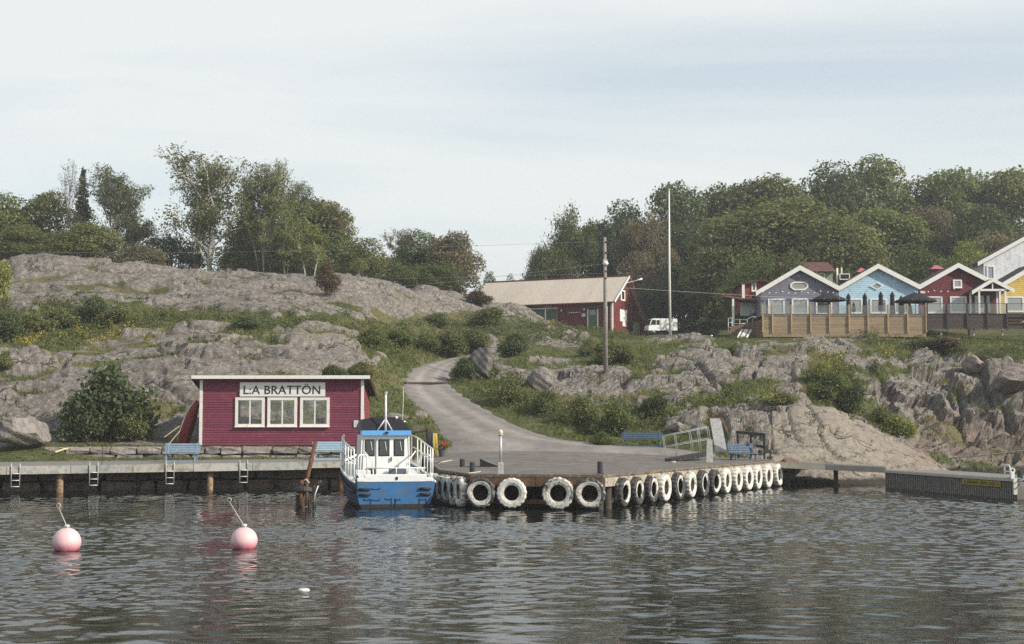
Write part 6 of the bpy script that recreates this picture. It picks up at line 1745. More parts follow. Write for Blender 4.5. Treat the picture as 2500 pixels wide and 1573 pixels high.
    for k in range(3): MB().lathe([(.10, -.03), (.14, 0), (.10, .03), (.07, 0)], 14, c=(.62, .7, .93 + .05 * k), closed=True).build('rope_coil', ROPEM, t)
    MB().tube([(-1.28, .16, 1.16), (-1.34, .02, .92), (-1.36, -.06, .5)], .05, 7).build('hanging_fender', RUBBER, t, True)
    MB().bar((.86, y0 + .08, 2.5), (.90, y0 + .1, 1.0), .045, .05).build('cabin_pipe', gw, who)
    MB().bar((-.87, y0 + .08, 2.5), (-.93, y0 + .1, 1.0), .045, .05).build('cabin_pipe', gw, who)
    # railings
    def rail(name, pts, r=.028): return MB().tube(pts, r, 7).build(name, gw, t, True)
    def sheer(y): return float(np.interp(y, [s[0] for s in ST], [s[3] for s in ST])), float(np.interp(y, [s[0] for s in ST], [s[1] for s in ST]))
    for s in (-1, 1):
        ys = [.5, 1.3, 2.2, 3.1, 4.0, 4.9, 5.7]
        top = [(s * (sheer(y)[1] - .05), y, sheer(y)[0] + 1.12 - .0 * y) for y in ys]; mid = [(x, y, z - .45) for x, y, z in top]
        rail('top_rail', [(top[0][0], .48, sheer(.5)[0])] + top + [(top[-1][0], 5.75, sheer(5.7)[0])]); rail('mid_rail', mid, .02)
        for (x, y, z) in top[1:-1]: rail('stanchion', [(x, y, sheer(y)[0]), (x, y, z)], .022)
        rail('gate_rail', [(s * 1.28, .2, 1.0), (s * 1.28, .2, 1.75), (s * 1.22, .25, 1.84), (s * .98, .6, 1.84), (s * .92, .6, 1.78), (s * .92, .6, .95)], .025)
        rail('gate_rail', [(s * .94, 1.6, 1.95), (s * .62, 1.55, 1.55), (s * .60, 1.5, .9)], .025)
    rail('stern_rail', [(-1.0, .08, 1.38), (1.08, .08, 1.38)], .022)
    for x in (-.4, .05, .42, .8): rail('stanchion', [(x, .08, 1.15), (x, .08, 1.38)], .018)
    MB().box((-.98, 1.7, 1.08), (.55, .5, .38)).build('locker', gwg, t, bevel=.03); MB().box((-.60, 2.72, 1.12), (.36, .18, .30)).build('grille', BLACKP, t)
    MB().box((.45, 2.74, 1.10), (.7, .16, .36)).build('hatch', pm('hatch_dark', (.09, .10, .14), .6, .15, 4, .1, 30), t, bevel=.02)
    MB().prism([(-.3, 0), (.35, 0), (.35, .14), (-.05, .16)], 1.2, 1.7).build('crate', gw, t).location = (.75, 0, .9)
    tag(MB().tube([t.matrix_basis @ Vector(q) for q in ((1.28, .16, 1.16), (1.9, .35, 1.0), (2.6, .8, 1.14), (3.3, 1.2, 1.20))], .022, 6).build('mooring_rope', ROPEM, None, True), 'pale mooring rope from the blue boat stern to the quay deck', 'rope')
    return t
boat()
# ------------------------------------------------------------------ gabled houses on the right
PANE = glass_mat('house_pane', (.30, .33, .33), 0, .06)
DPANE = glass_mat('dark_pane', (.035, .04, .042), 0, .06)
def framed_window(parent, xa, xb, za, zb, y, w=.10, pane=PANE, frame=WHITE, name='window', mull=False):
    f = MB(); f.box(((xa + xb) / 2, y, zb - w / 2), (xb - xa, .07, w)).box(((xa + xb) / 2, y, za + w / 2), (xb - xa, .07, w))
    for x in (xa + w / 2, xb - w / 2): f.box((x, y, (za + zb) / 2), (w, .07, zb - za - 2 * w))
    if mull: f.box(((xa + xb) / 2, y, (za + zb) / 2), (.05, .05, zb - za - 2 * w))
    fo = f.build(name, frame, parent)
    MB().box(((xa + xb) / 2, y + .012, (za + zb) / 2), (xb - xa - 2 * w, .008, zb - za - 2 * w)).build('pane', pane, fo)
    MB().box(((xa + xb) / 2, y - .05, za - .012), (xb - xa + .06, .12, .03)).build('sill', frame, fo)
    return fo
HSD = 112.0
def gable_house(name, label, uL, uR, pk, eL, eR, base_v, mat, wins, depth=4.0, D=HSD, bw=12, roofm=None, cat='house', over=.35, board=None):
    """front gable: wall columns uL..uR, roof edge points in the photo"""
    k = D / FPX; cx = (uL + uR) / 2; X0 = (cx - 1250) * k; zb = P(cx, base_v, D).z - .6
    t = thing(name, (X0, D, zb), label, cat)
    def X(u): return (u - cx) * k
    def Zv(v): return P(cx, v, D).z - zb
    roof_t = M(bw, D)
    def edge_z(u):
        if u <= pk[0]: a, b = eL, pk
        else: a, b = pk, eR
        f = (u - a[0]) / (b[0] - a[0]); return Zv(a[1] + (b[1] - a[1]) * f) - roof_t * .5
    poly = [(X(uL) + .015, 0), (X(uR) - .015, 0), (X(uR) - .015, edge_z(uR)), (X(pk[0]), edge_z(pk[0])), (X(uL) + .015, edge_z(uL))]
    MB().prism(poly, 0, depth).build('wall', mat, t)
    rm = roofm or pm('roof_dark_felt', (.075, .062, .060), .85, .2, 4, .4, 20, (.05, .045, .042), .5)
    for a, b in ((eL, pk), (pk, eR)):
        p = [Vector((X(a[0]), -over, Zv(a[1]))), Vector((X(b[0]), -over, Zv(b[1]))), Vector((X(b[0]), depth + .3, Zv(b[1]))), Vector((X(a[0]), depth + .3, Zv(a[1])))]
        MB().slab(p, .08).build('roof', rm, t)
        s = MB(); q0, q1 = Vector((X(a[0]), -over - .02, Zv(a[1]) + .03)), Vector((X(b[0]), -over - .02, Zv(b[1]) + .03)); dz = Vector((0, 0, -roof_t))
        s.add([q0, q1, q1 + dz, q0 + dz] + [v + Vector((0, .05, 0)) for v in (q0, q1, q1 + dz, q0 + dz)], [(0, 1, 2, 3), (4, 7, 6, 5), (0, 4, 5, 1), (1, 5, 6, 2), (2, 6, 7, 3), (3, 7, 4, 0)])
        s.build('bargeboard', board or WHITE, t)
    for w in wins: framed_window(t, X(w[0]), X(w[1]), Zv(w[3]), Zv(w[2]), -.03, w=M(3.6, D), pane=w[4] if len(w) > 4 else PANE)
    return t, X, Zv
g, GX, GZ = gable_house('grey_house', 'violet grey gabled house with oval window, leftmost of the row', 1858.7, 2050, (1954.6, 650), (1846, 713), (2050, 700.6), 772, siding('siding_grey', (.185, .18, .225), .16), [(1877, 1917.5, 729.6, 769), (1935, 1975.6, 729, 768.5), (1994, 2034, 729, 768, DPANE)])
def octagon(t, X, Zv, u0, u1, v0, v1, pts, wf, name, pm_, frm):
    cxu, cv = (u0 + u1) / 2, (v0 + v1) / 2; o = [(X(cxu) + (X(u1) - X(u0)) / 2 * a, Zv(cv) + (Zv(v0) - Zv(v1)) / 2 * b) for a, b in pts]
    cxx, czz = X(cxu), Zv(cv); i = [(cxx + (x - cxx) * (1 - wf[0]), czz + (z - czz) * (1 - wf[1])) for x, z in o]; n = len(o); mb = MB()
    vs = [(x, -.07, z) for x, z in o] + [(x, -.07, z) for x, z in i] + [(x, .0, z) for x, z in o] + [(x, .0, z) for x, z in i]
    fs = []
    for q in range(n):
        r = (q + 1) % n; fs += [(q, r, r + n, q + n), (q + 2 * n, q + 3 * n, r + 3 * n, r + 2 * n), (q, q + 2 * n, r + 2 * n, r), (q + n, r + n, r + 3 * n, q + 3 * n)]
    fo = mb.add(vs, fs).build(name, frm, t); MB().add([(x, -.02, z) for x, z in i], [tuple(range(n))]).build('pane', pm_, fo)
octagon(g, GX, GZ, 1932, 1976, 688, 709, [(-.62, 1), (.62, 1), (1, .45), (1, -.35), (.6, -1), (-.6, -1), (-1, -.35), (-1, .45)], (.17, .32), 'oval_window', pm('slat_grey', (.33, .31, .28), .8, .15, 9, .3, 60), WHITE)
MB().box((GX(1952), -.06, GZ(675)), (.2, .12, .12)).build('spot_lamp', pm('lamp_grey', (.3, .3, .32), .6, .1, 5, 0), g)
bh, BX, BZ = gable_house('blue_house', 'light blue gabled house with diamond window, second of the row', 2050.4, 2246, (2146, 646), (2050, 700.6), (2246.4, 697), 772, siding('siding_blue', (.40, .57, .67), .16), [(2073, 2108, 729, 766), (2127, 2168, 729, 766), (2186, 2226, 729, 766)])
octagon(bh, BX, BZ, 2126, 2162, 688.5, 709, [(0, 1), (1, 0), (0, -1), (-1, 0)], (.32, .28), 'diamond_window', pm('slat_grey', (.33, .31, .28)), pm('trim_pale_blue', (.66, .74, .80), .6, .05, 3, 0))
MB().box((BX(2146), -.06, BZ(673)), (.2, .12, .10)).build('spot_lamp', pm('lamp_bluegrey', (.32, .45, .58), .6, .1, 5, 0), bh)
rh_, RX, RZ = gable_house('red_house', 'dark red gabled house with small square attic window and white porch', 2246.8, 2443, (2342.4, 644), (2246.6, 697), (2442.5, 695), 772, siding('siding_red', (.135, .028, .038), .16), [(2262, 2304, 724, 765), (2322.7, 2363, 724, 764.5), (2331, 2353, 683, 703.6)])
def porch():
    for a, b in (((2358, 716.5), (2409.4, 686)), ((2409.4, 686), (2460, 712))):
        p = [Vector((RX(a[0]), -1.9, RZ(a[1]))), Vector((RX(b[0]), -1.9, RZ(b[1]))), Vector((RX(b[0]), .2, RZ(b[1]))), Vector((RX(a[0]), .2, RZ(a[1])))]
        MB().slab(p, .07).build('porch_roof', pm('roof_dark_felt', (.075, .062, .060)), rh_)
        q0, q1 = Vector((p[0].x, -1.93, p[0].z + .03)), Vector((p[1].x, -1.93, p[1].z + .03)); dz = Vector((0, 0, -.30)); s = MB()
        s.add([q0, q1, q1 + dz, q0 + dz] + [v + Vector((0, .05, 0)) for v in (q0, q1, q1 + dz, q0 + dz)], [(0, 1, 2, 3), (4, 7, 6, 5), (0, 4, 5, 1), (1, 5, 6, 2), (2, 6, 7, 3), (3, 7, 4, 0)]); s.build('porch_bargeboard', WHITE, rh_)
    for u, y in ((2376, -1.8), (2426, -1.8), (2370, -.3), (2434, -.4), (2439, -1.8)): MB().box((RX(u), y, RZ(745)), (.13, .13, RZ(714) - RZ(776))).build('porch_post', WHITE, rh_)
    MB().box((RX(2408), -1.8, RZ(713.5)), (RX(2442) - RX(2373), .13, .16)).build('porch_beam', WHITE, rh_)
    MB().box((RX(2409), -1.8, RZ(703)), (.09, .09, RZ(696) - RZ(711))).build('king_post', WHITE, rh_)
    MB().box((RX(2402), -.03, RZ(746)), (RX(2432) - RX(2376), .06, RZ(718) - RZ(774))).build('door_frame', pm('door_brown', (.05, .03, .03), .6, .2, 4, .1, 30), rh_)
    for a, b in ((2383, 2405), (2412, 2420)): MB().box((RX((a + b) / 2), -.07, RZ(743)), (RX(b) - RX(a), .03, RZ(723) - RZ(764))).build('door_pane', PANE, rh_)
    MB().box((RX(2256), -.06, RZ(714)), (.36, .1, .18)).build('wall_sign', pm('cream', (.75, .68, .5), .6, .05, 4, 0), rh_)
porch()
gable_house('yellow_house', 'yellow house cut off by the right edge of the picture', 2443.4, 2640, (2540, 640), (2443.2, 695.5), (2640, 692), 772, siding('siding_yellow', (.62, .44, .11), .16), [(2460, 2503, 724, 762), (2520, 2560, 724, 762)])
gable_house('white_building', 'large white vertical-boarded building behind the yellow house', 2406.8, 2700, (2556, 553), (2390, 642), (2715, 640), 760, siding('siding_white', (.66, .67, .70), .42, axis=0), [(2414, 2434, 649, 683, pm('shade_blind', (.30, .31, .40), .8, .1, 9, .2, 60))], depth=3, D=124.0, bw=10)
def cupola(u0, u1, v0, v1, D, label):
    p = P((u0 + u1) / 2, v1 + 30, D); w = M(u1 - u0, D); h = M(v1 - v0 + 30, D)
    t = thing('vent_cupola', p, label, 'roof vent', 0, 'red roof vents')
    MB().box((0, 0, h / 2), (w * .78, w * .7, h)).build('shaft', siding('siding_red', (.13, .03, .04), .16), t)
    MB().add([(-w / 2, -w / 2, h - .05), (w / 2, -w / 2, h - .05), (w / 2, w / 2, h - .05), (-w / 2, w / 2, h - .05), (-w * .08, 0, h + .34), (w * .08, 0, h + .34)], [(0, 1, 5, 4), (1, 2, 5), (2, 3, 4, 5), (3, 0, 4), (3, 2, 1, 0)]).build('cap', pm('cap_red', (.42, .13, .12), .7, .15, 5, .2, 40), t)
cupola(2089, 2118.6, 664, 672, 117.5, 'red capped roof vent behind the left slope of the blue gable')
cupola(2268.6, 2304, 657, 676, 117.5, 'red capped roof vent behind the left slope of the dark red gable')
def ac_box():
    p = P(2060.5, 690, 116); t = thing('ventilation_unit', p, 'dark box with white frame and pipes in the roof valley between grey and blue gables', 'ventilation unit')
    w, h = M(25, 116), M(15, 116); z = M(13.5, 116)
    MB().box((0, 0, z), (w * .9, .5, h * .86)).build('casing', BLACKP, t)
    f = MB(); f.box((0, -.27, z + h / 2 - .03), (w, .05, .07)).box((0, -.27, z - h / 2 + .03), (w, .05, .07)).box((-w / 2 + .03, -.27, z), (.07, .05, h - .14)).box((w / 2 - .03, -.27, z), (.07, .05, h - .14)); f.build('frame', WHITE, t)
    for x, ht, r in ((-.53, 1.2, .09), (-.16, 1.25, .06)): MB().tube([(x, .1, -.6), (x, .1, ht)], r, 8).build('pipe', pm('cream_pipe', (.7, .67, .5), .6, .1, 5, 0), t, True)
    MB().box((0, .1, -.3), (.5, .4, 1.0)).build('stand', BLACKP, t)
ac_box()
def tiled_house():
    D = 130.0; t = thing('tiled_house', (P(1975, 700, D).x, D, P(1975, 720, D).z), 'dull green house with dark red tiled roof among the trees behind', 'house')
    o = t.location; x0, x1 = P(1912, 700, D).x - o.x, P(2040, 700, D).x - o.x; ze, zr = P(0, 664, D).z - o.z, P(0, 632, D).z - o.z
    MB().box(((x0 + x1) / 2, 3, ze / 2 - .3), (x1 - x0 - .5, 6, ze + .6)).build('wall', siding('siding_dull_green', (.26, .28, .20), .2), t)
    tl = pm('tile_red', (.17, .075, .06), .85, .25, 3, .4, 20, (.09, .05, .045), .5, orand=.12); n = 9
    for r in range(6):
        for k in range(n):
            a, b = x0 + (x1 - x0) * k / n, x0 + (x1 - x0) * (k + 1) / n; f0, f1 = r / 6, (r + 1.06) / 6
            MB().slab([(a, -.4 + 3.4 * f0, ze + (zr - ze) * f0 + .03), (b, -.4 + 3.4 * f0, ze + (zr - ze) * f0 + .03), (b, -.4 + 3.4 * f1, ze + (zr - ze) * f1), (a, -.4 + 3.4 * f1, ze + (zr - ze) * f1)], .04).build('roof_tile_row', tl, t)
    MB().slab([(x0, 3.0, zr), (x1, 3.0, zr), (x1, 6.4, ze), (x0, 6.4, ze)], .06).build('rear_roof', tl, t)
    w = P(2006, 700, D).x - o.x; framed_window(t, w - .3, w + .3, ze - .85, ze - .1, -.0, .08, DPANE)
tiled_house()
gable_house('red_annex', 'red cottage wall with white corner board half hidden left of the grey house', 1815, 1905, (1858, 684), (1808, 694), (1908, 694), 745, siding('siding_cottage_red', (.19, .035, .035), .2, axis=0), [(1837, 1849, 686, 712, DPANE)], depth=6, D=124, bw=4, board=pm('cottage_trim', (.10, .03, .03), .8, .1, 4, 0))
def annex_extra():
    p = P(1815.5, 745, 123.6); tag(MB().box((p.x, p.y + .1, P(1815, 715, 123.6).z), (.24, .12, M(40, 123.6))).build('downpipe', WHITE, None), 'white corner post on the red cottage left of the grey house', 'corner post')
annex_extra()
def canopy():
    D = 113.5; t = thing('entrance_canopy', (0, 0, 0), 'slanting entrance canopy with red edge and white post left of the grey house', 'canopy')
    a, b = P(1769, 722, D), P(1857, 733, D); o = Vector((0, 2.6, .1)); up = Vector((0, 0, -.22))
    MB().slab([a, b, b + o, a + o], .06).build('canopy_roof', pm('cap_red', (.4, .12, .1)), t)
    MB().add([a + up * .3, b + up * .3, b + up * 1.2, a + up * .5, a + up * .3 + o, b + up * .3 + o, b + up * 1.2 + o, a + up * .5 + o], [(0, 1, 2, 3), (7, 6, 5, 4), (3, 2, 6, 7), (0, 3, 7, 4), (1, 5, 6, 2)]).build('soffit', DARKWOOD, t)
    MB().box(P(1790.5, 776, D) + Vector((0, .1, 0)), (.16, .16, M(100, D))).build('post', WHITE, t)
    MB().box(P(1837, 752, D) + Vector((0, 1.5, 0)), (M(44, D), .1, M(32, D))).build('back_wall', pm('shed_white', (.62, .66, .66), .8, .08, 3, .1, 30), t)
canopy()
def strings():
    t = thing('string_lights', (0, 0, 0), 'string of small white bulbs along the grey and red house fronts', 'string lights')
    D = HSD - .45
    pts = [(1863, 713), (1878, 716), (1894, 715), (1910, 712), (1925, 716), (1941, 716), (1957, 712), (1972, 715.5), (1988, 715.5), (2003, 711), (2034, 715), (2248, 713), (2266, 713), (2281, 710), (2297, 712), (2314, 712), (2329, 706)]
    for a, b in zip(pts[:10], pts[1:11]): MB().tube([P(a[0], a[1] - 3, D), P((a[0] + b[0]) / 2, (a[1] + b[1]) / 2, D), P(b[0], b[1] - 3, D)], .008, 4).build('cable', BLACKP, t)
    for a, b in zip(pts[11:-1], pts[12:]): MB().tube([P(a[0], a[1] - 3, D), P(b[0], b[1] - 3, D)], .008, 4).build('cable', BLACKP, t)
    for u, v in pts:
        p = P(u, v, D); MB().lathe([(0, .06), (.05, .04), (.065, 0), (.04, -.05), (0, -.06)], 8, c=p).build('bulb', WHITE, t, True)
strings()

# ------------------------------------------------------------------ terrace fences with glass screens
FD = 107.0
WOOD = pm('fence_larch', (.335, .25, .16), .8, .2, 2.5, .4, 16, (.24, .185, .125), .45, stretch=(.6, .6, 5), orand=.16)
WOODP = pm('fence_post_wood', (.42, .31, .19), .8, .15, 3, .3, 20, orand=.1)
CLEAR = glass_mat('screen_glass', clear=.86)
DFEN = pm('fence_dark_stain', (.070, .055, .050), .8, .2, 3, .3, 16, (.10, .075, .065), .4, stretch=(.6, .6, 5), orand=.12)
def screen_fence(name, label, us, vt, vb, vg, post_top, post_bot, mat, pmat, rows, z_per=None, glass_rail=False, y=FD, open_bays=()):
    t = thing(name, (P(us[0], vb, y).x, y, P(us[0], vb, y).z), label, 'fence')
    o = t.location
    zt, zb, zg = P(0, vt, y).z - o.z, P(0, vb, y).z - o.z, P(0, vg, y).z - o.z
    for i, (a, b) in enumerate(zip(us[:-1], us[1:])):
        xa, xb = P(a, 800, y).x - o.x + .01, P(b, 800, y).x - o.x - .01; rh = (zt - zb) / rows
        for r in range(rows):
            if i in open_bays and r % 2 == 0 and 1 < r < rows - 2: continue
            piece('plank', mat, t, ((xa + xb) / 2, random.uniform(-.006, .006), zb + rh * (r + .5)), (xb - xa, .028, rh * .93))
        MB().box(((xa + xb) / 2, .0, (zt + zg) / 2 + .03), (xb - xa - .06, .012, zg - zt - .05)).build('glass_pane', CLEAR, t)
        piece('top_rail', pmat, t, ((xa + xb) / 2, -.01, zt + .02), (xb - xa, .09, .035))
        if glass_rail: piece('glass_rail', pmat, t, ((xa + xb) / 2, 0, zg), (xb - xa, .035, .035))
    for u in us:
        piece('post', pmat, t, (P(u, 800, y).x - o.x, -.07, (P(0, post_top, y).z + P(0, post_bot, y).z) / 2 - o.z), (.105, .11, P(0, post_top, y).z - P(0, post_bot, y).z))
    return t
screen_fence('terrace_fence', 'light brown plank fence with glass screens in front of the grey and blue houses', [1862, 1886, 1932, 1979, 2025, 2073, 2119, 2167.7, 2215.6, 2261], 772, 823, 746, 744, 812, WOOD, WOODP, 11)
screen_fence('dark_terrace_fence', 'dark stained fence with framed glass in front of the red and yellow houses', [2263.5, 2312, 2361, 2410, 2458, 2507, 2556], 767, 803, 741.5, 741, 806, DFEN, pm('frame_steel', (.05, .045, .042), .6, .2, 5, .1, 40), 9, glass_rail=True, open_bays=(4,))
def deck_floor():
    t = thing('terrace_deck', (0, 0, 0), 'timber terrace floor behind the plank fences', 'terrace')
    a = P(1862, 776, FD); b = P(2560, 776, FD); z = P(0, 776, HSD).z - .05
    MB().slab([(a.x + .05, FD + .08, z), (b.x, FD + .08, z), (b.x, HSD - .02, z), (a.x + .05, HSD - .02, z)], .12).build('floor', GREYWOOD, t)
    for u, v0, v1 in ((2380, 806, 815), (2300, 806, 830), (2450, 806, 815)): MB().box((P(u, 800, FD).x, FD + .3, (P(0, v0, FD).z + P(0, v1, FD).z) / 2), (.14, .14, .55)).build('footing', CONCRETE, t)
deck_floor()
def side_ramp():
    y = FD + .2; t = thing('ramp_fence', (0, 0, 0), 'sloping fence of upright brown boards beside the entrance ramp', 'fence')
    n = 22
    for k in range(n):
        u = 1783 + (1859 - 1783) * (k + .5) / n; f = (k + .5) / n; vt = 797 - 17 * f ** 1.3; vb = 825
        D = FD + 3.5 * (1 - f); a, b = P(u, vt, D), P(u, vb, D)
        piece('board', pm('ramp_board', (.22, .14, .095), .85, .2, 4, .3, 20, orand=.18), t, (a + b) / 2, (M(3.2, D), .025, a.z - b.z))
side_ramp()
def ramp_rail():
    t = thing('handrail', (0, 0, 0), 'grey tubular handrail above the sloping ramp boards', 'handrail'); D = 111.2; mb = MB()
    for a, b in (((1778, 777), (1778, 822)), ((1787, 777), (1787, 822)), ((1778, 777), (1787, 777)), ((1778, 788), (1787, 788)), ((1778, 800), (1787, 800)), ((1778, 812), (1787, 812))): mb.tube([P(*a, D), P(*b, D)], .03, 6)
    mb.build('end_gate', GALV, t, True); mb = MB()
    for pts in ([(1787, 781), (1822, 781), (1836, 774), (1853, 774)], [(1787, 791), (1824, 790)]): mb.tube([P(*p, D) for p in pts], .028, 6)
    mb.build('rail_tube', GALV, t, True)
    for u in (1806, 1824, 1838): MB().tube([P(u, 779, D), P(u, 806, D)], .024, 6).build('stanchion', GALV, t, True)
ramp_rail()
def leaning_boards():
    t = thing('leaning_pallet', (0, 0, 0), 'bundle of whitish boards leaning against the sloping ramp fence', 'boards'); D = 107.6
    for k in range(6):
        u = 1801 + k * 4.4; a = P(u, 824.5, D - .5); b = P(u + 11, 805, D + .15); MB().bar(a, b, .13, .03, up=(0, -1, 0)).build('plank', [WHITE2, GREYWOOD][k % 3 == 1], t)
leaning_boards()
def lawn_lamp():
    D = 108; p = P(1737, 826, D); p.z = ground(p.x, p.y); t = thing('garden_lamp', p, 'small white-topped garden lamp on the lawn left of the ramp', 'lamp')
    MB().tube([(0, 0, -.1), (0, 0, .32)], .05, 8).build('stem', GALV, t); MB().lathe([(0, .44), (.10, .42), (.10, .34), (0, .32)], 10).build('head', WHITE, t)
lawn_lamp()

UMB = pm('parasol_black', (.022, .020, .023), .8, .2, 5, .2, 40)
def open_parasol(u, vt, u0, u1, ve, D, label):
    zb = P(0, 776, HSD).z - .05; c = P(u, vt, D); r = M(u1 - u0, D) / 2; x = (P(u0, ve, D).x + P(u1, ve, D).x) / 2
    t = thing('parasol', (x, D, zb), label, 'parasol', 0, 'open black parasols')
    H = c.z - zb; he = P(u, ve, D).z - zb; mb = MB(); n = 8
    ring = [(r * math.cos(2 * math.pi * (k + .5) / n), r * math.sin(2 * math.pi * (k + .5) / n), he) for k in range(n)]
    mid = [(p[0] * .5, p[1] * .5, he + (H - he) * .55) for p in ring]; low = [(p[0], p[1], he - .10) for p in ring]
    vs = [(0, 0, H)] + mid + ring + low
    fs = []
    for k in range(n):
        j = (k + 1) % n; fs += [(0, 1 + k, 1 + j), (1 + k, 1 + n + k, 1 + n + j, 1 + j), (1 + n + k, 1 + 2 * n + k, 1 + 2 * n + j, 1 + n + j)]
    mb.add(vs, fs).build('canopy', UMB, t)
    MB().lathe([(0, .10), (.05, .07), (.05, 0)], 8, c=(0, 0, H - .01)).build('finial', WHITE2, t)
    MB().tube([(0, 0, 0), (0, 0, H - .02)], .03, 8).build('pole', pm('pole_brown', (.12, .09, .07), .6, .1, 5, 0), t, True)
    for k in range(0, n, 2): MB().tube([(0, 0, he - .02), (mid[k][0], mid[k][1], mid[k][2] - .03)], .012, 4).build('rib', GALV, t)
    for k in (4, 5, 6, 7): MB().box((ring[k][0] * .97, ring[k][1] * .97 - .02, he - .03), (.10, .03, .07)).build('rib_end', WHITE2, t)
open_parasol(2021, 714.5, 1975, 2067, 732, 109.0, 'open black parasol over the corner of the grey house terrace')
open_parasol(2232, 713.5, 2183, 2286, 735, 109.2, 'open black parasol between the blue and the red house')
def closed_parasol(u, vt, vb, w, D, label):
    zb = P(0, 776, HSD).z - .05; p = P(u, vt, D); H = p.z - zb; hb = P(u, vb, D).z - zb; r = M(w, D) / 2
    t = thing('parasol', (p.x, D, zb), label, 'parasol', 0, 'folded black parasols')
    n = 12; mb = MB(); prof = [(.02, H), (r * .55, H - .16), (r * .95, H - .34), (r * .88, H - .36), (r * .75, H - .45), (r * 1.0, hb + .35), (r * 1.05, hb + .05), (r * .8, hb), (.02, hb + .1)]
    for k in range(n):
        a = 2 * math.pi * k / n; q = 1 if k % 2 else .72
        for rr, z in prof: mb.v.append((rr * q * math.cos(a), rr * q * math.sin(a), z))
    m = len(prof)
    for k in range(n):
        for j in range(m - 1): mb.f.append((k * m + j, ((k + 1) % n) * m + j, ((k + 1) % n) * m + j + 1, k * m + j + 1))
    mb.build('folded_canopy', UMB, t); MB().tube([(0, 0, 0), (0, 0, hb + .3)], .03, 8).build('pole', GALV, t, True)
    MB().box((0, 0, .05), (.5, .5, .08)).build('foot', BLACKP, t)
for u, vt, vb, w, D, lab in ((2071, 716, 769, 13, 108.6, 'folded parasol at the left corner of the blue house'), (2111, 715.5, 769, 13.5, 108.6, 'folded parasol left of the middle window of the blue house'), (2150, 712, 760, 13.5, 109.6, 'tallest folded parasol in front of the middle window of the blue house'),
                           (2178, 712, 767, 13.5, 108.8, 'folded parasol right of the middle window of the blue house'), (2084, 738, 762, 9.5, 110.5, 'short folded parasol in front of the left window of the blue house'), (2200, 722, 767, 15, 110.4, 'folded parasol half hidden behind the right open parasol'), (2221, 740, 767, 12, 110.3, 'low folded parasol under the right open parasol')):
    closed_parasol(u, vt, vb, w, D, lab)

